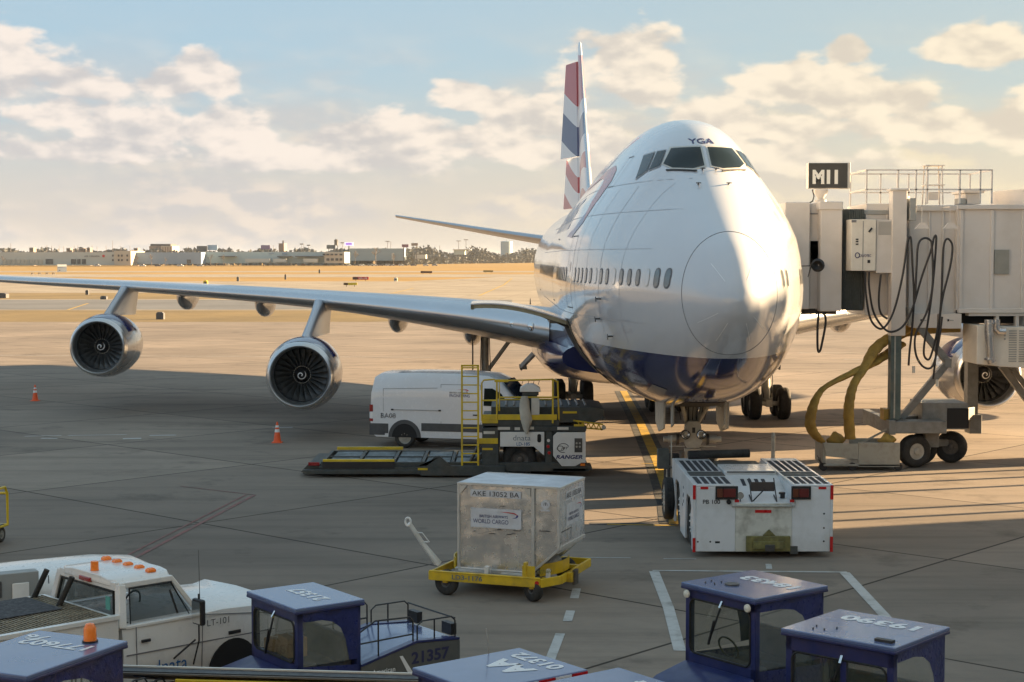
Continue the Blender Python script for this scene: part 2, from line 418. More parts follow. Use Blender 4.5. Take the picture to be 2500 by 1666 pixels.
mark_white = pm('marking_white', (.52, .52, .50), .7, var=.2, scale=3, dirt=(.2, .19, .17), damt=.95, dscale=3)
mark_red = pm('marking_red', (.23, .10, .085), .8, var=.2, scale=4, dirt=(.14, .12, .1), damt=.9, dscale=3)
mark_yellow = pm('marking_yellow', (.50, .32, .04), .75, var=.2, scale=3, dirt=(.2, .15, .07), damt=.9, dscale=2)
mark_black = pm('marking_black', (.05, .05, .05), .8, var=.2, scale=3, dirt=(.15, .14, .12), damt=.8)
mw = MB(mark_white); my = MB(mark_yellow); mr = MB(mark_red); mk = MB(mark_black)
def line(b, pxs, w, z=.008): ribbon(b, [gp(*p) for p in pxs], w, z)
line(mw, [(1593, 1394), (2068, 1398)], .10); line(mw, [(1597, 1396), (1632, 1485), (1660, 1590)], .20); line(mw, [(2062, 1399), (2160, 1505), (2225, 1590)], .20, .009)
for a, b_ in (((1408, 1438), (1402, 1462)), ((1393, 1492), (1385, 1518)), ((1368, 1548), (1340, 1620))): line(mw, [a, b_], .16)
line(mw, [(1422, 1362), (1540, 1363)], .06); line(mw, [(1426, 1362), (1420, 1380)], .15); line(mw, [(1620, 1365), (1700, 1366)], .06); line(mw, [(1876, 1378), (1878, 1390)], .12)
for a, b_, w in (((60, 1066), (150, 1064), .12), ((100, 1071), (140, 1071), .2), ((165, 1064), (310, 1062), .12), ((300, 1072), (345, 1071), .3), ((365, 1064), (430, 1063), .2),
                 ((898, 1091), (945, 1090), .12), ((665, 1044), (715, 1044), .2), ((1045, 1089), (1070, 1089), .1), ((1085, 1095), (1125, 1095), .12)): line(mw, [a, b_], w)
line(mr, [(622, 1209), (325, 1365)], .10); line(mr, [(600, 1209), (300, 1362)], .06); line(mr, [(440, 1188), (622, 1209)], .05)
line(mk, [(1520, 955), (1560, 1030), (1605, 1130), (1640, 1230), (1648, 1280)], .75, .004)
line(my, [(1522, 955), (1562, 1030), (1607, 1130), (1642, 1230), (1650, 1280)], .32, .008)
line(my, [(1482, 1281), (1652, 1284)], .10); line(mk, [(1440, 1279), (1660, 1281)], .3, .004)
line(my, [(1565, 1133), (1620, 1133)], .08); line(my, [(1585, 1143), (1620, 1143)], .08)
# far yellow guide lines
line(my, [(165, 757), (215, 741)], .3, .004); line(my, [(880, 728), (960, 716), (1010, 704)], .3, .004); line(my, [(1170, 722), (1230, 696), (1250, 680)], .35, .004)
line(mw, [(0, 868), (1060, 873)], .15); line(mw, [(2060, 878), (2500, 880)], .15); line(mw, [(1950, 862), (2500, 862)], .12)
mw.build('white_ground_marking', smooth=0)['kind'] = 'structure'; my.build('yellow_ground_marking', smooth=0)['kind'] = 'structure'
mr.build('red_ground_marking', smooth=0)['kind'] = 'structure'; mk.build('black_ground_marking', smooth=0)['kind'] = 'structure'

# ------------------------------------------------------------------ the airliner
jet = thing('jumbo_jet', 'white and navy four engined jumbo jet parked nose on with its forward cargo door open', 'airplane', (4.70, 33.0, 0), R(.5))
PROF = [  # s, bottom, top, half width, height of widest point
    (0, 5.35, 5.35, 0.0, 5.35), (.06, 5.10, 5.60, .22, 5.35), (.3, 4.80, 5.97, .50, 5.36), (.6, 4.55, 6.28, .70, 5.38), (1, 4.30, 6.58, .88, 5.4), (2, 3.76, 7.06, 1.30, 5.45),
    (3, 3.32, 7.52, 1.64, 5.48), (4, 3.0, 7.97, 1.95, 5.5), (5, 2.78, 8.44, 2.24, 5.5), (5.9, 2.64, 8.98, 2.46, 5.5), (7, 2.50, 9.45, 2.68, 5.5), (8, 2.42, 9.70, 2.85, 5.5),
    (10, 2.35, 9.95, 3.08, 5.5), (12, 2.30, 10.04, 3.20, 5.5), (14, 2.28, 10.06, 3.25, 5.5), (22, 2.25, 10.0, 3.25, 5.5), (25, 2.25, 9.75, 3.25, 5.5), (28, 2.25, 9.2, 3.25, 5.5), (31, 2.25, 8.85, 3.25, 5.55),
    (42, 2.25, 8.8, 3.25, 5.55), (47, 2.5, 8.8, 3.2, 5.7), (52, 3.2, 8.8, 2.95, 6.1), (57, 4.2, 8.75, 2.45, 6.6), (62, 5.4, 8.6, 1.75, 7.1), (66, 6.4, 8.35, 1.05, 7.4), (69.5, 7.2, 8.05, .38, 7.65)]
HUMP = [(0, 1), (14.5, .955), (27.7, .815), (41, .62), (55, .455), (65, .345), (75, .225), (83, .115), (90, 0)]
def hump_f(s):
    if s < 2.5: return 0
    if s < 7.5: return .5 - .5 * math.cos(math.pi * (s - 2.5) / 5)
    if s < 24: return 1
    if s < 31: return .5 + .5 * math.cos(math.pi * (s - 24) / 7)
    return 0
def fuse_pt(s, a):
    "a = -90 bottom .. 90 top, right side"
    zb, zt, w, zm = interp(PROF, s); ar = R(a); ca = max(0, math.cos(ar))
    if a <= 0: return w * ca ** .88, zm + math.sin(ar) * (zm - zb)
    h = hump_f(s); x = ca * (1 - h) + interp(HUMP, a)[0] * h
    return w * x, zm + math.sin(ar) * (zt - zm)
fs_ = [0.0, .02, .06, .12, .2, .3, .45, .6, .8, 1.0] + [1 + .25 * k for k in range(1, 37)] + [10 + k for k in range(1, 60)] + [69.5]
NA = 30
rings = []
for s in fs_:
    r = []
    for k in range(2 * NA):
        a = -90 + 180 * k / NA if k <= NA else 90 - 180 * (k - NA) / NA
        x, z = fuse_pt(s if s else .001, a); sgn = 1 if k <= NA else -1
        r.append((sgn * x, s, z))
    rings.append(r)
fb = MB(jet_white); fb.loft(rings, caps=True)
fus = fb.build('fuselage', jet, smooth=60)
bvh = BVHTree.FromPolygons([Vector(v) for r in rings for v in r], [tuple(f) for f in fb.f])
def proj(b, vs, fs, org, xd, yd, rd, off, mat, sub=.12):
    "drape flat 2D faces on the fuselage along rd"
    bm = bmesh.new(); bv = [bm.verts.new((p[0], p[1], 0)) for p in vs]
    for f in fs:
        try: bm.faces.new([bv[i] for i in f])
        except ValueError: pass
    bmesh.ops.triangulate(bm, faces=bm.faces)
    for _ in range(6):
        es = [e for e in bm.edges if e.calc_length() > sub]
        if not es: break
        bmesh.ops.subdivide_edges(bm, edges=es, cuts=1, use_grid_fill=False); bmesh.ops.triangulate(bm, faces=bm.faces)
    org = Vector(org); xd = Vector(xd); yd = Vector(yd); rd = Vector(rd); out = []
    for v in bm.verts:
        p = org + xd * v.co.x + yd * v.co.y
        h = bvh.ray_cast(p - rd * 30, rd)
        if h[0] is None: out.append(None)
        else:
            nn = h[1]
            if nn.dot(rd) > 0: nn = -nn
            out.append(h[0] + nn * off)
    bm.verts.index_update(); keep = {}
    vl = []; fl = []
    for i, p in enumerate(out):
        if p is not None: keep[i] = len(vl); vl.append(p)
    for f in bm.faces:
        ids = [v.index for v in f.verts]
        if all(i in keep for i in ids): fl.append(tuple(keep[i] for i in ids))
    bm.free(); b.add(vl, fl, mat)
def polyproj(b, poly, view, off, mat, sub=.12):
    "view 'front': poly in (x,z); 'left': poly in (s,z) on the -x side; 'right'"
    if view == 'front': proj(b, poly, [tuple(range(len(poly)))], (0, 0, 0), (1, 0, 0), (0, 0, 1), (0, 1, 0), off, mat, sub)
    else:
        proj(b, poly, [tuple(range(len(poly)))], (0, 0, 0), (0, 1, 0), (0, 0, 1), (1, 0, 0) if view == 'left' else (-1, 0, 0), off, mat, sub)
seam = pm('panel_seam', (.16, .16, .17), .6, var=.1); frame_m = pm('window_frame', (.55, .53, .48), .4, var=.1); frame_grey = pm('window_rim', (.30, .30, .31), .35, var=.1)
pane_m = pm('cabin_pane', (.10, .115, .125), .12, var=.3, scale=2, coat=.5)
# windscreen: frames then panes, mirrored
def mir(p, sgn): return [(x * sgn * .86, z) for x, z in p]
pl = [[(.10, 8.92), (.10, 8.43), (.42, 8.36), (.93, 8.40), (1.13, 8.52), (.86, 8.92)], [(1.0, 8.88), (1.22, 8.48), (1.48, 8.40), (1.20, 8.87)], [(1.26, 8.86), (1.53, 8.39), (1.80, 8.22), (1.50, 8.82)]]
for sgn in (-1, 1):
    for i, p in enumerate(pl):
        p = mir(p, sgn); cx = sum(q[0] for q in p) / len(p); cz = sum(q[1] for q in p) / len(p)
        big = [(cx + (x - cx) * 1.10, cz + (z - cz) * 1.14) for x, z in p]
        b = MB(); polyproj(b, big, 'front', .012, frame_m if i == 0 else frame_grey); fr = b.build('windscreen_frame', jet, smooth=60)
        b = MB(); polyproj(b, p, 'front', .02, glass); b.build('windscreen_pane', fr, smooth=60)
    # wipers
    b = MB(black); p = [Vector((sgn * x, bvh.ray_cast(Vector((sgn * x, -10, z)), Vector((0, 1, 0)))[0].y - .06, z)) for x, z in ((.30, 8.30), (.55, 8.33), (.95, 8.36))]
    b.tube(p, .022, 6); b.build('wiper', jet)
    for x, z in ((.16, 8.33), (.22, 7.95)):
        h = bvh.ray_cast(Vector((sgn * x * (1.6 if z < 8 else 1), -10, z)), Vector((0, 1, 0)))[0]
        b = MB(dark_metal); b.cyl(h, h + Vector((0, -.10, .03)), .02); b.cyl(h + Vector((-.06, -.1, .03)), h + Vector((.06, -.1, .03)), .012); b.build('probe', jet)
# cabin windows, starboard (seen) and port
def oval(cs, cz, w, h): return rrect(cs - w / 2, cs + w / 2, cz - h / 2, cz + h / 2, w * .45, 4)
blank = {2, 6, 9}
sw = [2.0 + .508 * k for k in range(0, 15)] + [11.0 + .508 * k for k in range(0, 9)] + [18.5 + .508 * k for k in range(30)]
for i, s in enumerate(sw):
    w = .30 if i < 2 else .26; h = .46 if i < 2 else .40
    b = MB(); 
    if i in blank:
        polyproj(b, oval(s, 5.80, w, h), 'left', .006, frame_m); polyproj(b, oval(s, 5.80, w - .04, h - .04), 'left', .010, jet_white); b.build('blanked_window', jet, smooth=60); continue
    polyproj(b, oval(s, 5.80, w, h), 'left', .008, seam); fr = b.build('cabin_window', jet, smooth=60)
    b = MB(); polyproj(b, oval(s, 5.80, w - .07, h - .07), 'left', .014, pane_m); b.build('pane', fr, smooth=60)
for i, s in enumerate([2.0, 2.5, 5.0, 5.6, 6.2, 6.8]):
    b = MB(); polyproj(b, oval(s, 5.80, .28, .44), 'right', .008, seam); fr = b.build('cabin_window', jet, smooth=60)
    b = MB(); polyproj(b, oval(s, 5.80, .21, .37), 'right', .014, pane_m); b.build('pane', fr, smooth=60)
# doors as outlined panels
def outline(b, s0, s1, z0, z1, view, w=.03, off=.008, mat=seam):
    for a in (((s0, z0), (s1, z0), (s1, z0 + w), (s0, z0 + w)), ((s0, z1 - w), (s1, z1 - w), (s1, z1), (s0, z1)), ((s0, z0), (s0 + w, z0), (s0 + w, z1), (s0, z1)), ((s1 - w, z0), (s1, z0), (s1, z1), (s1 - w, z1))):
        polyproj(b, a, view, off, mat)
for s0 in (9.6, 17.2, 33.8):
    b = MB(); outline(b, s0, s0 + 1.1, 4.9, 6.85, 'left'); polyproj(b, oval(s0 + .55, 6.0, .2, .3), 'left', .01, pane_m); b.build('cabin_door', jet, smooth=60)
b = MB(); outline(b, 8.7, 8.72 + .6, 8.1, 8.9, 'left', .02)
b.build('hatch_outline', jet, smooth=60)
soft = pm('soft_seam', (.42, .42, .44), .4, var=0, rvar=0)
for s, w_ in ((4.6, .014), (6.2, .022), (7.6, .016), (9.0, .022), (10.4, .014), (15.9, .022), (18.2, .014), (20.5, .022), (24, .022)):
    b = MB(); polyproj(b, [(s, 4.2), (s + w_, 4.2), (s + w_, 8.0), (s, 8.0)], 'left', .005, soft); b.build('skin_joint', jet, smooth=60)
for z_ in (4.75, 6.45, 7.35, 8.1):
    b = MB(); polyproj(b, [(3.2, z_), (30, z_), (30, z_ + .014), (3.2, z_ + .014)], 'left', .005, soft, .4); b.build('lap_joint', jet, smooth=60)
b = MB(); outline(b, 12.0, 12.5, 5.0, 5.35, 'left', .014, .006, soft); b.build('access_panel', jet, smooth=60); b = MB(); outline(b, 4.2, 4.7, 4.5, 4.8, 'left', .014, .006, soft); b.build('access_panel', jet, smooth=60)
# radome ring with lightning strips
b = MB(seam)
zb, zt, w, zm = interp(PROF, 1.35); c0 = (zb + zt) / 2 + .05
pts = []
for k in range(64):
    a = 360 * k / 64; s_ = 1.35 + .12 * math.sin(R(a)); x, z = fuse_pt(s_, (a if a <= 90 else 180 - a) if a < 180 else ((180 - a) if a <= 270 else a - 360))
    pts.append(Vector((x if (a < 90 or a > 270) else -x, s_, z)) + Vector((0, -.004, 0)))
b.tube(pts, .007, 4, closed=True); b.build('radome_seam', jet)
b = MB(pm('strip_metal', (.85, .85, .85), .3, var=0))
for a in (22, 62, -40, -65, -115, -150, 125):
    x, z = math.cos(R(a)), math.sin(R(a))
    polyproj(b, [(x * .45 - z * .006, 5.35 + z * .5 + x * .006), (x * .85 - z * .006, 5.35 + z * .95 + x * .006), (x * .85 + z * .006, 5.35 + z * .95 - x * .006), (x * .45 + z * .006, 5.35 + z * .5 - x * .006)], 'front', .006, None, .2)
b.build('lightning_strip', jet, smooth=60)
# registration, titles and ribbon
b = MB(); vs, fs = text_mesh('YGA', .62, .15, .02); proj(b, vs, fs, (-.02, 0, 9.10), (1, 0, 0), (0, 0, 1), (0, 1, 0), .008, letter_navy, .1); b.build('registration_letters', jet, smooth=60)
b = MB(); vs, fs = text_mesh('BRITISH AIRWAYS', 10.5, .95, .015); proj(b, [Vector((-v.x, v.y, 0)) for v in vs], fs, (0, 19.0, 7.55), (0, 1, 0), (0, 0, 1), (1, 0, 0), .008, pm('title_glare_paled', (.25, .27, .42), .3), .35); b.build('title_lettering', jet, smooth=60)  # navy letters paled in their colour for the glare washing over them
rib_red = pm('ribbon_red', (.50, .05, .05), .3, coat=.4); rib_blue = pm('ribbon_navy', (.04, .05, .22), .3, coat=.4)
b = MB()
up_ = [(9.6, 8.30), (10.2, 8.62), (11.2, 8.80), (13.0, 8.78), (16, 8.62), (20, 8.50)]; lo_ = [(20, 8.44), (16, 8.50), (13.0, 8.52), (11.6, 8.40), (10.9, 8.1), (10.4, 7.5)]
polyproj(b, up_ + lo_ + [(9.9, 7.2), (9.55, 7.8)], 'left', .009, rib_red, .3); polyproj(b, [(9.9, 7.2), (10.4, 7.5), (11.2, 7.1), (12.6, 6.85), (11.0, 6.8)], 'left', .010, rib_blue, .3)
b.build('ribbon_emblem', jet, smooth=60)
# small vanes and marks on the lower starboard nose
for s, z in ((6.0, 5.25), (6.3, 4.75), (5.6, 4.35)):
    h = bvh.ray_cast(Vector((-10, s, z)), Vector((1, 0, 0)))[0]; b = MB(dark_metal); b.cyl(h, h + Vector((-.13, -.02, 0)), .02); b.bar(h + Vector((-.13, -.14, -.05)), h + Vector((-.13, .1, .03)), .02, .05); b.build('air_data_probe', jet)
h = bvh.ray_cast(Vector((-1.15, -10, 3.05)), Vector((0, 1, 0)))[0]; b = MB(gear_grey); polyproj(b, [(-1.35, 3.0), (-1.0, 2.9), (-1.0, 3.15), (-1.3, 3.25)], 'front', .012, bare_metal); b.build('ram_air_panel', jet, smooth=60)

# cargo door and opening
def side_x(s, z):
    h = bvh.ray_cast(Vector((-10, s, z)), Vector((1, 0, 0)))[0]; return h.x
b = MB(); polyproj(b, [(11.4, 2.75), (14.2, 2.75), (14.2, 4.45), (11.4, 4.45)], 'left', .012, flat_black); outline(b, 11.3, 14.3, 2.65, 4.5, 'left', .12, .03, pm('olive_primer', (.30, .27, .16), .5)); op = b.build('cargo_doorway', jet, smooth=60)  # black sheet on the skin puts in the darkness of the hold
shell_in = pm('door_lining', (.34, .30, .20), .55, var=.2, scale=4)
xh = side_x(12.8, 4.52)
pth = []
for k in range(15):
    t = k / 14; pth.append((xh - 2.66 * t, 4.50 + .42 * math.sin(t * math.pi * .62) + .05 * t - .0 * t * t))
rg = []
for (x, z) in pth: rg.append([(x, 11.35, z), (x, 14.25, z), (x, 14.25, z + .035), (x, 11.35, z + .035)])
b = MB(jet_white); b.loft(rg); cd = b.build('cargo_door', jet, smooth=50)
b = MB(shell_in)
for yy in (11.4, 12.3, 13.3, 14.15):
    rg = [[(x, yy, z - .11), (x, yy + .08, z - .11), (x, yy + .08, z - .002), (x, yy, z - .002)] for (x, z) in pth]; b.loft(rg)
b.box(pth[-1][0], pth[-1][0] + .09, 11.4, 14.2, pth[-1][1] - .13, pth[-1][1] - .01); b.box(xh - .45, xh - .25, 11.5, 14.0, 4.42, 4.56, dark_metal)
b.build('door_rib', cd); b = MB(dark_metal); b.cyl((xh - 1.2, 11.9, 4.85), (xh + .1, 11.9, 4.3), .04); b.cyl((xh - 1.0, 11.5, 4.95), (xh - 1.0, 11.5, 5.12), .02, .008); b.build('door_strut', cd)

# ---- wings
WT = [(0, 17.4, 16.8, 3.55, .13, 1.5), (3.3, 19.6, 14.6, 3.90, .132, 1.5), (6, 21.9, 12.9, 4.22, .125, 1.2), (12, 27.2, 9.4, 4.68, .10, .5), (20.9, 34.9, 6.8, 5.05, .09, 0), (28.4, 41.5, 4.9, 5.25, .085, -1), (32, 44.6, 3.9, 5.45, .08, -1.5)]
AF = [(1, .0), (.85, .010), (.7, .020), (.5, .030), (.3, .037), (.15, .036), (.06, .030), (.015, .017), (0, 0), (.015, -.016), (.06, -.028), (.15, -.040), (.3, -.048), (.5, -.045), (.7, -.030), (.85, -.012)]
def wing_sec(tab, bb, sgn, vert=False):
    sLE, ch, z, t, inc = interp(tab, bb); k = t / .106; r = []
    for u, v in AF:
        r.append((sgn * bb, sLE + u * ch, z + v * ch * k - (u - .0) * ch * math.tan(R(inc)) * .6))
    return r
def wing_z_under(bb, u):
    sLE, ch, z, t, inc = interp(WT, bb); k = t / .106
    for i in range(8, 15):
        a, b_ = AF[i], AF[i + 1]
        if a[0] <= u <= b_[0]:
            v = a[1] + (b_[1] - a[1]) * (u - a[0]) / (b_[0] - a[0]); return z + v * ch * k - u * ch * math.tan(R(inc)) * .6, sLE + u * ch
    return z, sLE + u * ch
fan_m = pm('fan_blade', (.20, .21, .22), .32, metal=.6, var=.15, scale=4); cowl_m = pm('cowling_paint', (.42, .43, .45), .2, metal=.45, var=.04, coat=.5); lip_m = pm('inlet_lip_metal', (.66, .66, .66), .28, metal=.9, var=0, rvar=0)
liner = pm('inlet_liner', (.05, .052, .055), .55, var=.15)
def make_engine(parent, x, s, z):
    n0 = len(parent.children)
    # lip and inner duct
    b = MB(lip_m); prof = [(0.55, 1.06), (.35, 1.07), (.15, 1.10), (.04, 1.14), (0, 1.18), (.03, 1.225), (.12, 1.27), (.3, 1.32)]
    b.lathe(prof, (x, s, z), (0, 1, 0), 56); lip = b.build('inlet_lip', parent, smooth=60)
    b = MB(cowl_m); b.lathe([(.3, 1.32), (.8, 1.41), (1.5, 1.46), (2.4, 1.44), (3.4, 1.32), (4.6, 1.06), (5.6, .78), (5.6, .70), (4.6, .5)], (x, s, z), (0, 1, 0), 56)
    cw = b.build('engine_cowling', parent, smooth=60)
    # blue upper cowl, 3 mm proud
    b = MB(jet_blue); rg = []
    for (t, r) in [(.34, 1.333), (.8, 1.415), (1.5, 1.465), (2.4, 1.445), (3.0, 1.385)]:
        rg.append([(x + (r + .004) * math.sin(R(a)), s + t + (.5 * (abs(a) / 62) ** 2 if t < .5 else 0), z + (r + .004) * math.cos(R(a))) for a in range(-62, 63, 4)])
    b.loft(rg, caps=False, closed=False); b.build('blue_cowl_panel', cw, smooth=60)
    b = MB(liner); b.lathe([(.55, 1.06), (1.25, 1.09), (1.25, .0001)], (x, s, z), (0, 1, 0), 48); b.build('inlet_duct', lip, smooth=40)
    b = MB(fan_m)
    for k in range(24):
        a0 = 2 * math.pi * k / 24; vs = []
        for r, tw, ch in ((.30, 22, .20), (.55, 38, .25), (.80, 52, .28), (1.06, 62, .30)):
            ca, sa = math.cos(a0), math.sin(a0); rad = Vector((ca, 0, sa)); tan = Vector((-sa, 0, ca))
            d = Vector((0, 1, 0)) * math.cos(R(tw)) + tan * math.sin(R(tw)); c = Vector((x, s + .98, z)) + rad * r
            vs += [c - d * ch * .5, c + d * ch * .5, c + d * ch * .5 + Vector((0, .012, 0)), c - d * ch * .5 + Vector((0, .012, 0))]
        b.loft([vs[i * 4:i * 4 + 4] for i in range(4)])
    fn = b.build('fan', parent, smooth=50)
    b = MB(black); b.lathe([(.50, .001), (.53, .06), (.62, .15), (.76, .24), (.95, .31), (1.05, .32)], (x, s, z), (0, 1, 0), 32)
    for k in range(26):
        a = 2 * math.pi * k / 26; b.box(-.012, .012, -.01, .01, -.02, .02, gear_grey, Matrix.Translation((x + .335 * math.cos(a), s + .86, z + .335 * math.sin(a))) @ Matrix.Rotation(-a, 4, 'Y'))
    b.build('spinner', fn, smooth=60)
    b = MB(letter_white); vs = []; n = 40
    for k in range(n + 1):
        t = k / n; a = R(-60 + 480 * t); r = .03 + .17 * t; wd = .018 * (1 if t < .85 else (1 - t) / .15 + .05)
        for rr in (r - wd, r + wd):
            d = .50 + (rr / .32) ** 1.6 * .45 * .62; vs.append((x + rr * math.cos(a), s + d - .02, z + rr * math.sin(a)))
    b.add(vs, [(2 * k, 2 * k + 1, 2 * k + 3, 2 * k + 2) for k in range(n)]); b.build('spinner_swirl', fn, smooth=0)
    b = MB(dark_metal); b.lathe([(4.6, .5), (5.6, .66), (6.6, .4), (7.0, .1)], (x, s, z), (0, 1, 0), 32); ex = b.build('exhaust', parent, smooth=60)
    T = Matrix.Translation((x, s, z)) @ Matrix.Scale(.875, 4) @ Matrix.Translation((-x, -s, -z)); seen = []
    for o_ in (lip, cw, fn, ex):
        for q_ in [o_] + list(o_.children): q_.data.transform(T)
    return cw
for sgn in (-1, 1):
    b = MB(wing_metal); bs = [0, 2, 3.3, 4.5, 6, 7.5, 9, 10.5, 12, 14, 16, 18, 20.9, 23, 26, 28.4, 30.5, 32]
    b.loft([wing_sec(WT, q, sgn) for q in bs], caps=True)
    wg = b.build('wing', jet, smooth=50)
    # polished leading edge
    b = MB(bare_metal); rg = []
    for q in bs[2:]:
        sLE, ch, z, t, inc = interp(WT, q); k = t / .106
        r = []
        for u, v in [(.075, .031), (.03, .023), (.015, .018), (.004, .009), (0, 0), (.004, -.008), (.015, -.016), (.03, -.0215), (.05, -.026)]:
            r.append((sgn * q, sLE + u * ch - .035, z + v * ch * k * 1.02 - u * ch * math.tan(R(inc)) * .6 + (.022 if v > 0 else -.022)))
        rg.append(r)
    b.loft(rg, caps=False, closed=False); b.build('leading_edge_slat', wg, smooth=60)
    for q in (6.0, 9.1, 15.1, 19.0):
        z0, s0 = wing_z_under(q, .60); L_ = 3.6 if q > 8 else 4.2; b = MB(cowl_m)
        b.loft([[(sgn * q + rr * .42 * math.cos(2 * math.pi * k / 20), s0 + t * L_, z0 - .18 - .10 * t + rr * .62 * math.sin(2 * math.pi * k / 20)) for k in range(20)]
                for t, rr in ((0, .02), (.02, .25), (.07, .5), (.16, .8), (.3, .98), (.5, 1), (.75, .7), (.95, .25), (1, .03))])
        b.build('flap_fairing', wg, smooth=60)
    b = MB(jet_white); b.loft([[(sgn * (32 + .1 * t * 5), 44.8 + 2.5 * t + u * (3.6 - 2.4 * t), 5.5 + 1.8 * t + (v * .6)) for u, v in AF] for t in (0, .5, 1)]); b.build('winglet', wg, smooth=50)
    for q in (3.85, 4.45):
        b = MB(chrome); z_ = interp(WT, q); b.lathe([(0, .001), (.02, .10), (.08, .15), (.2, .17)], (sgn * q, z_[0] - .06 + (q - 3.85) * .1, z_[2] - .02), (0, 1, .15), 20); b.build('landing_light', wg, smooth=60)
    for q, s, z in ((11.72, 20.9, 2.25), (20.85, 30.1, 2.72)):
        make_engine(jet, sgn * q, s, z)
        # pylon
        zu, su = wing_z_under(q, .03); sLE, ch, zl, t, inc = interp(WT, q)
        b = MB(wing_metal); rg = []
        for k in range(9):
            u = k / 8; hw = .20 - .05 * u + .10 * (abs(u - .0) ** 3)
            zf = z + 1.19 + u * (zl + .02 - z - 1.19); sf = s + 1.1 + u * (sLE - .25 - s - 1.1); sb = sLE + ch * (.30 + .1 * u)
            rg.append([(sgn * q - hw * .0, sf, zf), (sgn * q - hw * .55, sf + .22, zf), (sgn * q - hw, sf + 1.0, zf), (sgn * q - hw, sb - 1, zf - .1), (sgn * q, sb, zf - .1), (sgn * q + hw, sb - 1, zf - .1), (sgn * q + hw, sf + 1.0, zf), (sgn * q + hw * .55, sf + .22, zf)])
        b.loft(rg); b.build('engine_pylon', wg, smooth=50)
# belly fairing
b = MB(jet_blue); rg = []
for s, w, zb, zt in ((16.5, 3.0, 2.6, 3.7), (18.5, 3.35, 2.15, 3.95), (21, 3.62, 2.0, 4.0), (27, 3.75, 1.95, 4.0), (34, 3.6, 1.98, 3.95), (39, 3.3, 2.1, 3.8), (42, 2.6, 2.35, 3.2)):
    zc = (zb + zt) / 2; rg.append([(w * (abs(math.cos(a)) ** .7) * (1 if math.cos(a) > 0 else -1), s, zc + (zt - zb) / 2 * (abs(math.sin(a)) ** .8) * (1 if math.sin(a) > 0 else -1)) for a in [2 * math.pi * k / 32 for k in range(32)]])
b.loft(rg); b.build('belly_fairing', jet, smooth=50)
# ---- tail: fin, rudders, tailplanes
def tail_mat():
    m = bpy.data.materials.new('tail_paint'); m.use_nodes = True; t = m.node_tree; n = t.nodes; l = t.links; p = n['Principled BSDF']; p.inputs['Roughness'].default_value = .35; p.inputs['Coat Weight'].default_value = .4
    c = n.new('ShaderNodeTexCoord'); s = n.new('ShaderNodeSeparateXYZ'); l.new(c.outputs['Object'], s.inputs[0])
    def mt(op, a, b=None):
        x = n.new('ShaderNodeMath'); x.operation = op
        for i, v in enumerate((a, b)):
            if v is None: continue
            if isinstance(v, (int, float)): x.inputs[i].default_value = v
            else: l.new(v, x.inputs[i])
        return x.outputs[0]
    # wavy bands: coordinate climbs with z and bends with s
    bend = mt('MULTIPLY', mt('SINE', mt('MULTIPLY', s.outputs[1], .42)), .9)
    q = mt('ADD', mt('ADD', s.outputs[2], bend), mt('MULTIPLY', s.outputs[1], -.08))
    r = n.new('ShaderNodeValToRGB'); r.color_ramp.interpolation = 'CONSTANT'; l.new(mt('MULTIPLY_ADD' if False else 'DIVIDE', mt('SUBTRACT', q, 2.5), 13.0), r.inputs[0])
    cols = [(0, (.75, .75, .76)), (.10, (.48, .11, .11)), (.17, (.75, .75, .76)), (.26, (.48, .11, .11)), (.33, (.75, .75, .76)), (.42, (.09, .10, .19)), (.55, (.72, .72, .74)), (.64, (.50, .10, .10)), (.90, (.75, .76, .78))]
    e = r.color_ramp.elements; e[0].position = 0; e[0].color = (*cols[0][1], 1); e[1].position = cols[1][0]; e[1].color = (*cols[1][1], 1)
    for pos, col in cols[2:]: x = e.new(pos); x.color = (*col, 1)
    l.new(r.outputs[0], p.inputs['Base Color']); return m
tail_m = tail_mat()
def slab(b, pts, xoff=0, T=None):
    "pts: list of (z, sLE, chord, halfthick)"
    rg = []
    for z, s0, ch, ht in pts: rg.append([(xoff + v / .058 * ht, s0 + u * ch, z) for u, v in AF])
    b.loft(rg, T=T)
b = MB(tail_m); slab(b, [(8.1, 50.5, 13.5, .30), (9.4, 53.3, 10.6, .36), (13, 57.3, 7.6, .28), (17, 61.7, 4.6, .19), (19.2, 64.1, 3.0, .12), (19.4, 64.8, 2.0, .06)]); b.build('tail_fin', jet, smooth=50)
b = MB(bare_metal)
b.loft([[(h * .35, s + .25, z), (h * .2, s + .05, z), (0, s - .03, z), (-h * .2, s + .05, z), (-h * .35, s + .25, z)] for z, s, h in ((9.0, 52.5, .36), (13, 57.3, .30), (17, 61.7, .21), (19.2, 64.1, .13))], closed=False, caps=False); b.build('fin_leading_edge', jet, smooth=60)
for nm, zz, ang, loc_s in (('upper_rudder', [(12.45, 65.0, 2.9), (18.4, 66.6, 1.9)], 21, 0), ('lower_rudder', [(9.3, 64.0, 3.8), (12.40, 65.0, 2.9)], 13, 0)):
    b = MB(tail_m); rg = []
    for z, s0, ch in zz:
        rg.append([(-ch * u * math.sin(R(ang)) + v * math.cos(R(ang)), s0 + ch * u * math.cos(R(ang)), z) for u, v in ((0, .14), (.5, .09), (1, .02), (1, -.02), (.5, -.09), (0, -.14))])
    b.loft(rg); b.build(nm, jet, smooth=40)
for sgn in (-1, 1):
    b = MB(wing_metal); TT = [(0.5, 54.5, 8.5, 7.0, .09, 0), (2.2, 55.6, 7.4, 7.25, .09, 0), (11.1, 62.2, 2.4, 8.75, .08, 0)]
    b.loft([wing_sec(TT, q, sgn) for q in (.5, 2.2, 5, 8, 10.6, 11.1)]); b.build('tailplane', jet, smooth=50)
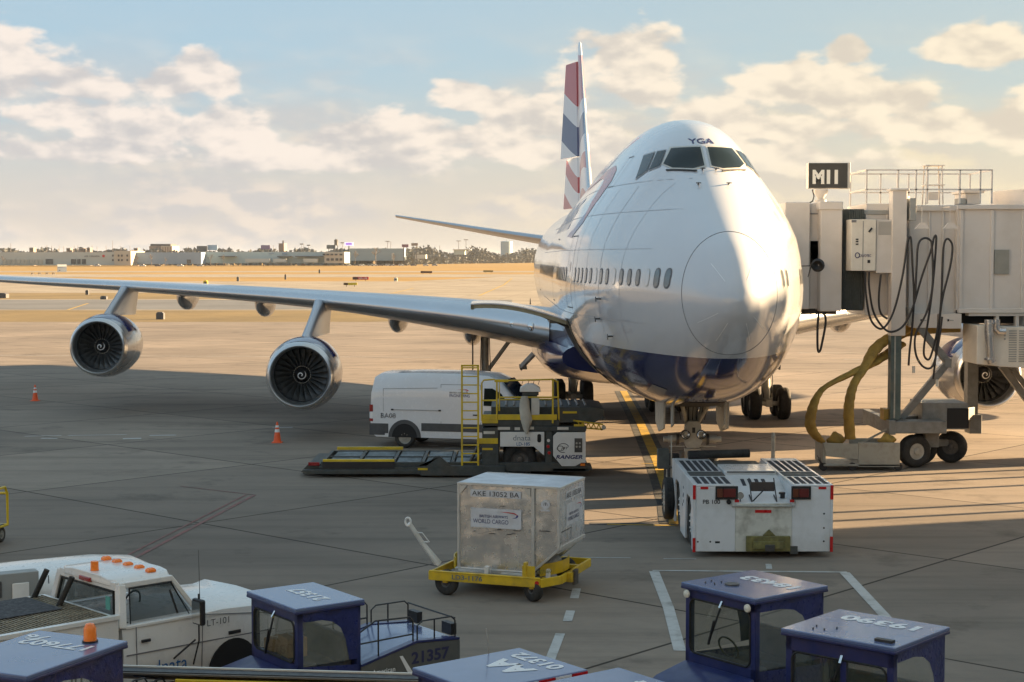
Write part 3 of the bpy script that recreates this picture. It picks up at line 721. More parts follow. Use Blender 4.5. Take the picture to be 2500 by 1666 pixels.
# ---- landing gear
def wheel(name, parent, c, r, w, axis=(1, 0, 0), hub=gear_grey, hr=.48, n=28, hubd=.3):
    ax = Vector(axis).normalized(); c = Vector(c); b = MB(rubber)
    p = [(-w / 2 * .8, r * hr), (-w / 2, r * (hr + .12)), (-w / 2, r * .84), (-w / 2 * .82, r * .95), (-w / 2 * .5, r * .995), (-w * .16, r), (-w * .15, r * .985), (-w * .10, r * .985), (-w * .09, r), (w * .09, r), (w * .10, r * .985), (w * .15, r * .985), (w * .16, r), (w / 2 * .5, r * .995), (w / 2 * .82, r * .95), (w / 2, r * .84), (w / 2, r * (hr + .12)), (w / 2 * .8, r * hr)]
    b.lathe(p, c, ax, n); t = b.build(name, parent, smooth=50)
    b = MB(hub); h = r * hr
    for sg in (-1, 1):
        b.lathe([(sg * w / 2 * .8, h), (sg * w / 2 * .7, h * .92), (sg * w / 2 * hubd, h * .75), (sg * w / 2 * hubd, h * .42), (sg * w / 2 * .9, h * .36), (sg * w / 2 * .95, h * .2), (sg * w / 2 * .95, .001)], c, ax, 20)
        q = ax.to_track_quat('Z', 'Y')
        for k in range(8):
            a = 2 * math.pi * k / 8; pp = c + q @ Vector((h * .58 * math.cos(a), h * .58 * math.sin(a), sg * w / 2 * hubd)); b.cyl(pp, pp + ax * sg * .03, h * .06, n=6)
    b.build('hub', t, smooth=40)
    return t
def bogie(cx, cs, top, side_brace):
    b = MB(gear_grey); b.cyl((cx, cs, .7), (cx, cs - .1, top), .15); b.cyl((cx, cs, .6), (cx, cs, 1.5), .19, .17); b.bar((cx, cs - .85, .62), (cx, cs + .85, .62), .22, .26)
    b.cyl((cx, cs + .2, 1.3), (cx, cs + 1.3, top), .06); b.cyl((cx, cs, 1.7), (cx + side_brace, cs - .3, top), .08); b.cyl((cx + side_brace * .5 + .1, cs - .15, (1.7 + top) / 2), (cx + side_brace, cs - .9, top), .05)
    for y in (-.73, .73): b.cyl((cx - .5, cs + y, .62), (cx + .5, cs + y, .62), .09)
    for q in (-.12, .14): b.tube([(cx + q, cs - .2, .8), (cx + q * 1.6, cs - .26, 1.4), (cx + q, cs - .22, top)], .018, 6, black)
    g = b.build('landing_gear_leg', jet, smooth=40)
    for y in (-.73, .73):
        for x in (-.56, .56): wheel('main_wheel', g, (cx + x, cs + y, .62), .62, .44)
for sgn in (-1, 1):
    bogie(sgn * 5.5, 29.2, 4.2, -sgn * 1.8); bogie(sgn * 1.92, 32.3, 2.6, -sgn * .5)
    b = MB(cowl_m if False else grey_steel); b.add([(sgn * 3.1, 27.6, 3.0), (sgn * 4.1, 27.6, 1.95), (sgn * 4.1, 29.9, 1.95), (sgn * 3.1, 29.9, 3.0), (sgn * 3.16, 27.6, 3.06), (sgn * 4.16, 27.6, 2.01), (sgn * 4.16, 29.9, 2.01), (sgn * 3.16, 29.9, 3.06)],
        [(0, 3, 2, 1), (4, 5, 6, 7), (0, 1, 5, 4), (1, 2, 6, 5), (2, 3, 7, 6), (3, 0, 4, 7)]); b.box(sgn * 4.1 - .06, sgn * 4.1 + .22, 27.62, 29.8, 2.0, 2.06); b.build('body_gear_door', jet)
    b = MB(grey_steel); b.prism([(28.2, 3.9), (29.2, 3.9), (29.2, 1.9), (28.8, 1.9)], 'x', sgn * 5.95, sgn * 6.0); b.build('wing_gear_door', jet)
# nose gear
NG = 7.9
b = MB(gear_grey); b.cyl((0, NG, 1.2), (0, NG - .05, 2.9), .085, n=20, mat=chrome); b.cyl((0, NG - .02, 1.9), (0, NG - .15, 3.1), .14); b.cyl((-.14, NG - .1, 2.0), (-.5, NG - 1.4, 3.0), .05); b.cyl((.14, NG - .1, 2.0), (.5, NG - 1.4, 3.0), .05)
b.cyl((-.12, NG - .1, 1.9), (-.34, NG - .1, 2.75), .045); b.cyl((.12, NG - .1, 1.9), (.36, NG - .1, 2.75), .06)
b.prism([(-.23, 1.56), (-.20, 1.98), (-.12, 2.08), (.12, 2.08), (.20, 1.98), (.23, 1.56), (.16, 1.40), (-.16, 1.40)], 'y', NG - .36, NG - .12); b.prism([(-.20, 1.36), (-.13, .75), (.13, .75), (.20, 1.36)], 'y', NG - .26, NG - .02)
b.cyl((0, NG - .27, 1.15), (0, NG - .262, 1.15), .06, mat=black); b.cyl((.02, NG - .27, .98), (.02, NG - .262, .98), .04, mat=black); b.box(-.03, .05, NG - .368, NG - .36, 1.78, 1.92, black)
for sg in (-1, 1):
    b.cyl((sg * .22, NG - .16, 1.62), (sg * .62, NG - .16, 1.60), .10); b.cyl((sg * .60, NG - .16, 1.60), (sg * .74, NG - .16, 1.60), .07); b.cyl((sg * .35, NG - .18, 1.60), (sg * .42, NG - .18, 1.60), .15, mat=dark_metal); b.bar((sg * .2, NG - .2, 1.42), (sg * .6, NG - .2, 1.42), .03, .03)
b.cyl((-.62, NG, .60), (.62, NG, .60), .10); b.cyl((0, NG, .5), (0, NG, 1.3), .13)
for k in range(7):
    x0 = -.3 + k * .1; b.tube([(x0, NG - .2, 2.1), (x0 * 1.3, NG - .32, 2.5), (x0 * .8, NG - .2, 2.9)], .014, 5, black)
b.box(-.40, .42, NG - .35, NG - .1, 2.55, 2.70, dark_metal); b.cyl((-.28, NG - .3, 1.30), (-.28, NG - .3, 1.12), .07, mat=dark_metal)
ng = b.build('nose_gear_leg', jet, smooth=40, bevel=.01)
for sg in (-1, 1):
    wheel('nose_wheel', ng, (sg * .46, NG, .61), .61, .40)
    b = MB(chrome); b.lathe([(.10, .02), (.02, .085), (0, .10)], (sg * .20, NG - .42, 1.74), (0, 1, 0), 20); b.lathe([(.0, .10), (-.01, .12), (.12, .12), (.13, .04)], (sg * .20, NG - .42, 1.74), (0, 1, 0), 20, black); b.build('taxi_lamp', ng, smooth=50)
    b = MB(gear_grey)
    b.prism([(NG - 1.0, 2.62), (NG + 1.2, 2.62), (NG + 1.1, 1.95), (NG + .3, 1.75), (NG - .9, 1.95)], 'x', sg * .78, sg * .83); b.prism([(NG - 1.6, 2.75), (NG - 1.05, 2.75), (NG - 1.1, 2.0), (NG - 1.5, 2.1)], 'x', sg * .62, sg * .66)
    b.bar((sg * .45, NG - .5, 2.9), (sg * .78, NG - .6, 2.55), .05, .08); b.bar((sg * .3, NG - .6, 2.8), (sg * .65, NG - .8, 2.45), .04, .06)
    b.build('nose_gear_door', jet, bevel=.008)
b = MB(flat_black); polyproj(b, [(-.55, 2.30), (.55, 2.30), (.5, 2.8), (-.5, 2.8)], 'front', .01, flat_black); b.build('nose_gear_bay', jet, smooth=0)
# ------------------------------------------------------------------ cargo van
def wheel2(parent, c, r, w, ax, hub=gear_grey, name='wheel', hr=.55, hubd=.6): return wheel(name, parent, c, r, w, ax, hub, hr, 28, hubd)
van_w = pm('van_white', (.72, .73, .75), .25, var=.02, coat=.6, dirt=(.5, .47, .42), damt=.2)
van = thing('cargo_van', 'white medium roof cargo van with BA08 on its side, standing behind the cargo loader', 'van', (-4.45, 53.4, 0), R(-13))
# local x forward, y left(away), z up; near side = -y
b = MB(van_w)
# profile of body in (x,z), lofted across with tumblehome
side = [(0.02, .50), (0.0, 1.1), (0.03, 1.9), (.12, 2.34), (.32, 2.47), (1.5, 2.51), (3.2, 2.50), (4.0, 2.44), (4.35, 2.28), (4.85, 1.75), (5.15, 1.42), (5.7, 1.22), (5.93, 1.02), (5.98, .7), (5.95, .42), (5.0, .36), (.2, .36)]
rg = []
for y, k in ((-1.02, 0), (-1.0, 1), (-.86, 2), (-.4, 3), (.4, 3), (.86, 2), (1.0, 1), (1.02, 0)):
    r = []
    for x, z in side:
        zz = z; xx = x
        if z > 1.2:
            lim = {0: 1.35, 1: 2.0, 2: 2.44, 3: 9}[k]
            if k == 0: zz = min(z, 1.25 + (z - 1.25) * .35)
            elif k == 1: zz = min(z, 1.25 + (z - 1.25) * .82)
            elif k == 2: zz = min(z, 1.25 + (z - 1.25) * .975)
        r.append((xx, y, zz))
    rg.append(r)
b.loft(rg); body = b.build('body', van, smooth=40)
clad = pm('grey_cladding', (.07, .072, .075), .6, var=.15)
sy = -1.0
b = MB(clad); b.box(.0, .62, -1.035, -.98, .48, .80); b.box(1.75, 4.3, -1.035, -1.0, .58, .84); b.box(5.45, 5.97, -1.035, -.98, .42, .84); b.prism([(-.03, .42), (.5, .42), (.5, .62), (-.03, .80)], 'y', -1.04, 1.02)
for cx in (1.18, 4.93): b.prism([(cx + .56 * math.cos(a), .36 + .58 * math.sin(a)) for a in [math.pi * k / 14 for k in range(15)]], 'y', -1.04, -1.018)
b.build('lower_cladding', van, bevel=.01)
for cx in (1.18, 4.93): b = MB(flat_black); b.prism([(cx + .43 * math.cos(a), .36 + .45 * math.sin(a)) for a in [math.pi * k / 14 for k in range(15)]], 'y', -1.045, -1.0); b.build('wheel_arch', van)
for cx in (1.18, 4.93):
    for y in (-.92, .92): wheel2(van, (cx, y, .355), .355, .24, (0, 1, 0), gear_grey, hr=.6, hubd=.8)
b = MB(seam)
def vl(x0, z0, x1, z1, w=.014):
    def yy(z): return -1.005 if z < 1.3 else (-1.003 if z < 1.7 else (-1.0 if z < 2.05 else -.99))
    b.bar((x0, yy(z0) - .012, z0), (x1, yy(z1) - .012, z1), w, .012)
vl(2.42, .6, 2.42, 2.12); vl(3.75, .6, 3.75, 2.12); vl(2.42, 2.12, 3.75, 2.12)
for p0, p1 in (((.45, 1.2), (.45, 1.95)), ((.45, 1.95), (2.3, 2.0)), ((4.55, .9), (4.6, 1.4))): vl(*p0, *p1, .01)
b.build('door_gap', van)
b = MB(frame_grey); b.box(.75, 2.36, -1.04, -1.01, 1.255, 1.275); b.box(.72, .80, -1.045, -1.01, 1.24, 1.29, black); b.box(2.34, 2.42, -1.045, -1.01, 1.24, 1.29, black); b.build('door_rail', van)
b = MB(black); b.box(3.5, 3.68, -1.05, -1.0, 1.12, 1.16); b.box(3.9, 4.08, -1.05, -1.0, 1.12, 1.16); b.build('door_handle', van, bevel=.008)
b = MB(tail_red); b.box(-.03, .10, -1.03, -.9, 1.18, 1.42); b.box(-.03, .10, -1.03, -.9, .86, .96); b.box(-.03, .09, -1.025, -.9, .96, 1.18, letter_white); b.build('tail_lamp', van, bevel=.02)
b = MB(glass); b.prism([(3.85, 1.45), (4.75, 1.42), (4.45, 1.85), (4.15, 2.02), (3.88, 2.02)], 'y', -1.03, -1.0); b.build('side_window', van, bevel=.01)
b = MB(glass); b.add([(4.42, -.85, 2.22), (4.42, .85, 2.22), (5.12, .92, 1.47), (5.12, -.92, 1.47)], [(0, 1, 2, 3)], None, Matrix.Translation((.03, 0, .04))); b.build('windscreen', van, smooth=0)
b = MB(black); b.box(4.5, 4.62, -1.35, -1.1, 1.3, 1.65); b.bar((4.55, -1.0, 1.4), (4.55, -1.12, 1.4), .05, .05); b.build('wing_mirror', van, bevel=.03)
text('BA08', (.62, -1.02, 1.06), (1, 0, 0), (0, 0, 1), .17, letter_black, van, w=.52, bold=.03)
text('BRITISH AIRWAYS', (3.02, -1.018, 1.86), (1, 0, 0), (0, 0, 1), .055, letter_black, van, w=.62)
text('ENGINEERING', (3.05, -1.019, 1.76), (1, 0, 0), (0, 0, 1), .10, letter_navy, van, w=.68, bold=.015)
b = MB(red); b.add([(2.95, -1.018, 1.96), (3.28, -1.018, 1.975), (3.36, -1.018, 1.94), (3.26, -1.018, 1.89), (3.30, -1.018, 1.94), (3.2, -1.018, 1.955)], [(0, 1, 5), (1, 2, 4, 5), (2, 3, 4)]); b.build('ribbon_emblem', van, smooth=0)
b = MB(yellow); b.box(3.5, 3.72, -.3, -.0, 2.5, 2.56); 

# ------------------------------------------------------------------ traffic cones
def cone(p, lab):
    t = thing('traffic_cone', lab, 'cone', p, 0, 'orange cones around the aircraft')
    b = MB(cone_orange); b.box(-.17, .17, -.17, .17, 0, .03); b.lathe([(.03, .135), (.25, .10), (.25, .10), (.70, .028), (.71, .0)], (0, 0, 0), (0, 0, 1), 20); b.build('cone_body', t, bevel=0)
    for z0, z1, r0, r1 in ((.36, .46, .087, .071), (.52, .59, .062, .051)):
        b = MB(letter_white); b.lathe([(z0, r0), (z1, r1)], (0, 0, 0), (0, 0, 1), 20); b.build('reflective_band', t)
cone(gp(86, 979), 'orange traffic cone standing alone below the outboard engine'); cone(gp(677, 1081), 'orange traffic cone under the inboard engine near the white van')
cone(gp(1, 722) , 'distant dark marker cone at the left edge of the taxiway') if False else None

# ------------------------------------------------------------------ cargo loader
steel_dk = pm('loader_steel', (.065, .075, .075), .5, metal=.3, var=.25, scale=5, dirt=(.12, .10, .075), damt=.6)
roller_m = pm('roller_steel', (.20, .22, .23), .35, metal=.6, var=.3, scale=7, dirt=(.06, .06, .05), damt=.7)
ld = thing('cargo_loader', 'container loader with roller platform, yellow ladder and white engine panels under the cargo door', 'loader', (0, 45.2, 0))
b = MB(steel_dk); b.box(-5.5, -1.0, .0, 2.9, .14, .30); b.prism([(-6.06, .12), (-5.5, .12), (-5.5, .34), (-5.85, .34)], 'y', .2, 2.8); b.box(-5.95, -2.6, -.12, .02, .10, .22)
b.box(-2.6, -.2, -.14, .02, .06, .34); b.prism([(-2.65, .34), (-2.45, .34), (-2.2, .62), (-2.05, .62), (-1.75, .34)], 'y', -.13, -.02)
b.box(-1.05, 2.12, .0, 2.9, .16, .42); pf = b.build('platform_frame', ld, bevel=.01)
b = MB(roller_m)
for x0, x1 in ((-5.3, -4.45), (-4.35, -3.45), (-3.35, -2.6), (-2.5, -1.75), (-1.65, -.95)):
    for k in range(11): b.cyl((x0 + .04, .28 + k * .24, .36), (x1 - .04, .28 + k * .24, .36), .045, n=8)
b.build('deck_roller', pf)
b = MB(steel_dk)
for x in (-5.42, -4.40, -3.40, -2.55, -1.70, -.9): b.box(x - .045, x + .045, .12, 2.8, .31, .43)
for y in (.1, 1.45, 2.8): b.box(-5.45, -.9, y - .04, y + .04, .31, .42)
b.build('deck_rail', pf)
b = MB(yellow); b.box(-5.4, -3.35, -.02, .08, .44, .51); b.build('deck_guard', ld, bevel=.01); b = MB(yellow); b.box(-5.3, -3.3, 2.82, 2.92, .44, .53); b.build('deck_guard', ld, bevel=.01)
b = MB(black); b.box(-5.4, -3.35, -.03, .05, .26, .43); b.build('skirt', ld)
b = MB(tail_red); b.box(-5.82, -5.5, .05, .12, .32, .42); b.build('red_lamp', ld, bevel=.01)
b = MB(yellow); b.box(-2.68, -2.40, -.15, -.13, .22, .28); b.box(-.85, -.55, -.04, -.02, .78, .84); b.box(1.76, 2.05, -.04, -.02, 1.46, 1.52); b.build('reflector_strip', ld)
# chassis
b = MB(steel_dk); b.box(-.85, -.38, .0, 2.8, .3, 1.42); b.box(-.38, 2.10, .25, 2.8, .95, 1.45); b.box(.95, 1.15, .02, 2.7, .3, 1.45); b.box(-.38, 2.12, -.02, .3, 1.32, 1.46); b.box(-.85, -.38, -.03, .0, .3, 1.1)
b.box(1.15, 2.2, .0, 2.7, .16, .26); b.box(2.1, 2.28, .0, .9, .20, .30); b.box(1.1, 2.1, .12, 2.7, .26, 1.4); ch = b.build('chassis', ld, bevel=.015)
b = MB(white_paint); b.box(-.34, .92, -.04, .02, .88, 1.30); b.prism([(.62, .88), (.92, .88), (.92, .62)], 'y', -.035, .02); b.build('side_panel', ld, bevel=.008)
b = MB(white_paint); b.prism([(1.17, .62), (1.42, .32), (1.80, .32), (1.98, .42), (2.10, .42), (2.10, 1.29), (1.28, 1.29), (1.17, 1.18)], 'y', -.05, .02); ep = b.build('engine_panel', ld, bevel=.008)
b = MB(dark_metal); b.box(1.78, 2.0, -.065, -.04, .72, 1.12); b.build('control_plate', ep); b = MB(gear_grey)
for i in range(2):
    for j in range(2): b.cyl((1.84 + i * .09, -.075, .88 + j * .1), (1.84 + i * .09, -.06, .88 + j * .1), .03, n=10)
b.build('gauge', ep)
b = MB(orange); b.box(1.95, 2.08, -.06, -.03, .33, .40); b.build('marker_lamp', ld)
b = MB(flat_black); b.prism(rrect(.72, .83, 1.0, 1.24, .05), 'y', -.05, -.03); b.build('vent_slot', ld)
text('dnata', (.28, -.045, 1.13), (1, 0, 0), (0, 0, 1), .15, pm('logo_grey', (.12, .17, .22), .5), ld, w=.50, bold=-.005)
text('LD-185', (.32, -.045, .955), (1, 0, 0), (0, 0, 1), .095, letter_blue, ld, w=.38)
text('RANGER', (1.63, -.055, .585), (1, 0, 0), (0, 0, 1), .115, letter_navy, ld, w=.76, bold=.03, shear=.25)
text('JBT', (1.50, -.055, .83), (1, 0, 0), (0, 0, 1), .085, letter_black, ld, w=.22, shear=.2)
b = MB(letter_black); b.tube([(1.46 + .16 * math.cos(R(a)), -.056, .84 + .13 * math.sin(R(a))) for a in range(20, 300, 14)], .008, 4); b.tube([(1.38 + .10 * math.cos(R(a)), -.056, .83 + .07 * math.sin(R(a))) for a in range(40, 400, 20)], .007, 4); b.build('emblem', ld)
for x, z, w in ((-.23, 1.40, .35), (.15, 1.39, .15), (.50, 1.41, .25), (1.45, 1.40, .32), (-.65, 1.28, .32)):
    b = MB(cream); b.box(x - w / 2, x + w / 2, -.03, -.021, z - .04, z + .04); b.build('placard', ld)
for x, z in ((1.04, 1.05), (1.03, .88), (1.06, .70)): b = MB(red if z < 1 else white_paint); b.cyl((x, -.03, z), (x, .02, z), .045, n=12); b.build('coupling', ld)
wheel2(ld, (.22, .25, .49), .49, .36, (0, 1, 0), dark_metal, hr=.5); wheel2(ld, (.22, 2.5, .49), .49, .36, (0, 1, 0), dark_metal, hr=.5)
b = MB(dark_metal)
for x in (-1.2, -.75, 1.0): b.cyl((x, .15, .42), (x + .25, .15, .9), .05); b.cyl((x + .1, .12, .3), (x + .1, .3, .3), .09)
b.bar((-1.1, .3, .4), (.6, .3, 1.6), .08, .14); b.bar((-1.1, 2.5, .4), (.6, 2.5, 1.6), .08, .14); b.build('scissor_arm', ld)
# ladder
b = MB(yellow); b.box(-1.45, -1.395, -.08, -.03, .20, 3.2); b.box(-.99, -.935, -.08, -.03, .20, 3.2)
for k in range(12): b.box(-1.40, -.98, -.075, -.03, .42 + k * .245, .455 + k * .245)
b.box(-1.45, -.935, -.08, -.03, 3.17, 3.22); b.build('ladder', ld, bevel=.006)
b = MB(yellow); b.box(-1.0, -.4, -.05, .0, .96, 1.12); b.build('ladder_step', ld, bevel=.01)
# raised platform
b = MB(steel_dk); b.box(-.85, 1.35, .0, 2.7, 1.46, 1.64); b.box(-.6, 2.35, .35, 2.6, 1.64, 1.98); b.prism([(1.2, 1.55), (2.35, 1.55), (2.62, 1.70), (2.62, 1.95), (2.35, 2.0), (1.2, 2.0)], 'y', .1, 2.5); b.cyl((2.6, .05, 1.68), (2.6, .2, 1.68), .05)
br = b.build('bridge_platform', ld, bevel=.02); b = MB(roller_m)
for k in range(12): b.cyl((-.4 + k * .23, .5, 2.0), (-.4 + k * .23, 2.4, 2.0), .04, n=8)
b.build('deck_roller', br)
b = MB(yellow); b.box(-.85, 1.28, -.04, .0, 1.64, 1.80); b.build('platform_sill', ld, bevel=.01)
b = MB(yellow); b.box(-.86, -.40, -.07, -.03, 1.55, 1.66); b.box(1.45, 1.85, .05, .1, 1.82, 1.88)
for k in range(5):
    x0 = 1.88 + k * .15; b.bar((x0, .06, 1.58 - k * .02), (x0 + .075, .06, 1.42 - k * .02), .03, .03); b.bar((x0 + .075, .06, 1.42 - k * .02), (x0 + .15, .06, 1.57 - k * .02), .03, .03)
b.bar((1.75, .06, 1.62), (2.60, .06, 1.50), .03, .04); b.bar((1.85, .06, 1.42), (2.60, .06, 1.36), .03, .04); b.build('toe_guard', ld); b = MB(gear_grey); b.cyl((2.62, .0, 1.42), (2.62, .14, 1.42), .06); b.build('guide_roller', ld)
b = MB(yellow); r_ = .024
def fr(y):
    b.tube([(-.86, y, 1.62), (-.86, y, 2.70), (-.80, y, 2.78), (-.50, y, 2.80), (-.43, y, 2.72), (-.43, y, 1.62)], r_); b.tube([(-.86, y, 2.2), (-.43, y, 2.2)], r_)
fr(-.03); b.build('guard_rail', ld)
b = MB(yellow); b.tube([(-.36, -.03, 1.9), (-.36, -.03, 2.76), (1.16, -.03, 2.80)], r_); b.tube([(-.36, -.03, 2.29), (1.3, -.03, 2.29)], r_); b.tube([(-.36, .9, 2.14), (1.2, .9, 2.14)], r_); b.bar((1.16, -.03, 1.55), (1.16, -.03, 2.82), .05, .05); b.bar((1.34, .1, 1.60), (1.30, .1, 2.75), .045, .045)
b.tube([(1.16, -.03, 2.8), (1.28, .1, 2.72), (1.28, 1.2, 2.72)], r_); b.build('guard_rail', ld)
b = MB(yellow); b.box(-.50, -.1, -.05, .02, 2.72, 2.80); b.build('rail_bracket', ld, bevel=.01)
b = MB(steel_dk); b.box(.30, .76, .0, .35, 2.34, 2.44); b.box(.34, .72, .05, .3, 1.64, 2.34); cs = b.build('control_console', ld, bevel=.01)
b = MB(white_paint); b.prism([(.22, 2.44), (.82, 2.44), (.80, 2.55), (.62, 2.66), (.42, 2.66), (.24, 2.56)], 'y', -.05, .4); b.build('console_hood', cs, bevel=.02)
b = MB(cream); b.box(.55, .78, -.04, -.02, 1.78, 2.28); b.build('console_panel', cs)
b = MB(black)
for x in (.28, .45, .6, .75): b.bar((x, .1, 2.64), (x + .03, .1, 2.75), .015, .03)
b.build('lever', cs)
b = MB(pm('canvas_cover', (.50, .47, .40), .85, var=.15, bump=.5, bscale=8)); rg = []
for z, w, xo in ((2.33, .08, .36), (2.2, .13, .35), (1.95, .15, .37), (1.65, .14, .41), (1.4, .09, .40), (1.25, .03, .42)):
    rg.append([(xo + w * math.cos(2 * math.pi * k / 12) * (1 + .2 * math.sin(k * 3 + z * 5)), -.09 + .05 * math.sin(2 * math.pi * k / 12) - .02, z) for k in range(12)])
b.loft(rg); b.build('canvas_cover', ld, smooth=60)

# ------------------------------------------------------------------ container dolly and container
DH = R(-20)
fl = Vector((-1.02, 29.55, 0))
cont = thing('air_freight_container', 'dented aluminium air freight container with slanted lower side, sitting on the yellow dolly', 'container', (fl.x, fl.y, .42), DH)
alu = pm('dented_aluminium', (.80, .78, .75), .25, metal=.8, var=.12, scale=1.3, bump=0, rvar=.2, dirt=(.48, .45, .40), damt=.3, dscale=1.2)
al_nt = alu.node_tree; bp = al_nt.nodes.new('ShaderNodeBump'); bp.inputs['Strength'].default_value = .4; bp.inputs['Distance'].default_value = .06
nz = al_nt.nodes.new('ShaderNodeTexNoise'); nz.inputs['Scale'].default_value = 2.0; nz.inputs['Detail'].default_value = 2; nz.inputs['Roughness'].default_value = .45; tcx = al_nt.nodes.new('ShaderNodeTexCoord'); al_nt.links.new(tcx.outputs['Object'], nz.inputs['Vector'])
al_nt.links.new(nz.outputs[0], bp.inputs['Height']); al_nt.links.new(bp.outputs[0], al_nt.nodes['Principled BSDF'].inputs['Normal'])
alu_top = pm('scuffed_aluminium_top', (.62, .64, .68), .38, metal=.7, var=.15, scale=3, dirt=(.35, .36, .4), damt=.5, dscale=2, bump=.3, bscale=2.5)
prof = [(0, .05), (1.50, .05), (2.01, .50), (2.01, 1.63), (0, 1.63)]
b = MB(alu); b.prism(prof, 'y', .02, 1.51); b.build('container_shell', cont)
b = MB(alu_top); b.box(-.01, 2.02, .0, 1.53, 1.632, 1.642); b.build('container_top', cont)
fr_m = pm('frame_aluminium', (.60, .60, .58), .42, metal=.5, var=.15, scale=6, dirt=(.3, .27, .22), damt=.5)
b = MB(fr_m); q = .045
for y in (-.005, 1.49):
    for a, c in (((0, .05), (0, 1.63)), ((2.01, .50), (2.01, 1.63)), ((0, 1.63), (2.01, 1.63)), ((1.50, .05), (2.01, .50))): b.bar((a[0] + (q / 2 if a[0] == 0 else -q / 2), y + .012, a[1]), (c[0] + (q / 2 if c[0] == 0 and a[0] == 0 else (-q / 2)), y + .012, c[1]), q, .035, None, None, (0, 1, 0))
b.bar((1.50, -.012, .05), (1.50, -.012, 1.61), .06, .03, None, None, (0, 1, 0)); b.bar((2.01, .0, .52), (2.01, 1.5, .52), .05, .06); b.bar((2.0, .0, 1.62), (2.0, 1.5, 1.62), .05, .05)
b.bar((1.97, .0, .44), (1.97, 1.5, .44), .03, .03)
for (x, z, u, v) in ((.05, 1.6, 1, -1), (1.45, 1.6, -1, -1)): b.prism([(x, z), (x + u * .15, z), (x, z + v * .18)], 'y', -.014, -.004)
for k in range(14): b.cyl((.1 + k * .1, -.026, 1.60), (.1 + k * .1, -.016, 1.60), .008, n=6, mat=black)
for k in range(9): b.cyl((2.03, .1 + k * .16, 1.60), (2.036, .1 + k * .16, 1.60), .008, n=6, mat=black)
b.build('edge_frame', cont, bevel=.004)
b = MB(fr_m); b.box(-.04, 1.54, -.03, 1.55, -.02, .05); b.box(-.06, 1.58, -.06, 1.58, -.035, -.02); b.build('container_base', cont, bevel=.006)
stk = pm('sticker_white', (.62, .63, .66), .4, var=.05, dirt=(.4, .38, .35), damt=.5, dscale=5)
b = MB(stk); b.box(.27, 1.26, -.012, -.006, 1.40, 1.53); lb = b.build('number_label', cont); text('AKE 13052 BA', (.765, -.016, 1.465), (1, 0, 0), (0, 0, 1), .09, letter_black, lb, w=.93, bold=.005)
b = MB(stk); b.box(.27, 1.27, -.012, -.006, .83, 1.19); lb = b.build('cargo_label', cont)
text('BRITISH AIRWAYS', (.73, -.016, 1.045), (1, 0, 0), (0, 0, 1), .055, letter_navy, lb, w=.56); text('WORLD CARGO', (.67, -.016, .95), (1, 0, 0), (0, 0, 1), .08, letter_navy, lb, w=.70, bold=.002)
def swoosh(b, o, xd, yd, s, m1, m2):
    T = frame(o, xd, yd); up = [(-.5, .10), (0, .11), (.3, .08), (.47, -.02), (.48, -.10)]; lo = [(.40, -.02), (.25, .03), (0, .06)]
    b.add([(x * s, y * s, 0) for x, y in up[:4] + lo], [(0, 1, 6), (1, 2, 5, 6), (2, 3, 4, 5)], m1, T); b.add([(x * s, y * s, .001) for x, y in ((.47, -.02), (.48, -.10), (.38, -.17), (.16, -.19), (.36, -.12), (.40, -.02))], [(0, 1, 2, 3, 4, 5)], m2, T)
b = MB(); swoosh(b, (1.03, -.016, 1.10), (1, 0, 0), (0, 0, 1), .38, rib_red, rib_blue); b.build('ribbon_emblem', lb, smooth=0)
b = MB(stk); b.cyl((1.74, -.006, 1.32), (1.74, -.011, 1.32), .085, n=24); b.add([(1.65, -.013, 1.2), (1.83, -.013, 1.2), (1.83, -.013, 1.23), (1.65, -.013, 1.23)], [(0, 1, 2, 3)], stk)
for k in range(3): b.bar((1.70 + k * .04, -.014, 1.30), (1.72 + k * .02, -.014, 1.36), .012, .004, letter_black)
b.build('round_label', cont)
b = MB(stk); b.box(2.014, 2.02, .35, 1.28, 1.36, 1.52); lb = b.build('number_label', cont); text('AKE 13052 BA', (2.024, .815, 1.44), (0, 1, 0), (0, 0, 1), .10, letter_black, lb, w=.88, bold=.005)
b = MB(stk); b.box(2.014, 2.02, .38, 1.34, .88, 1.28); lb = b.build('cargo_label', cont); text('BRITISH AIRWAYS', (2.024, .82, 1.08), (0, 1, 0), (0, 0, 1), .05, letter_navy, lb, w=.55); text('WORLD CARGO', (2.024, .80, .99), (0, 1, 0), (0, 0, 1), .075, letter_navy, lb, w=.68)
b = MB(); swoosh(b, (2.024, 1.12, 1.18), (0, 1, 0), (0, 0, 1), .34, rib_red, rib_blue); b.build('ribbon_emblem', lb, smooth=0)
b = MB(dark_metal)
random.seed(5)
for k in range(9):
    x = random.uniform(.25, 1.2); z = random.choice((.80, .72, 1.24, .74)); b.box(x, x + random.uniform(.03, .12), -.010, -.004, z, z + .012)
b.bar((.4, -.008, .70), (.85, -.008, .82), .012, .003); b.box(1.62, 1.83, -.010, -.004, .82, .835); b.box(2.014, 2.018, .1, .7, .80, .815); b.build('scratch_mark', cont)

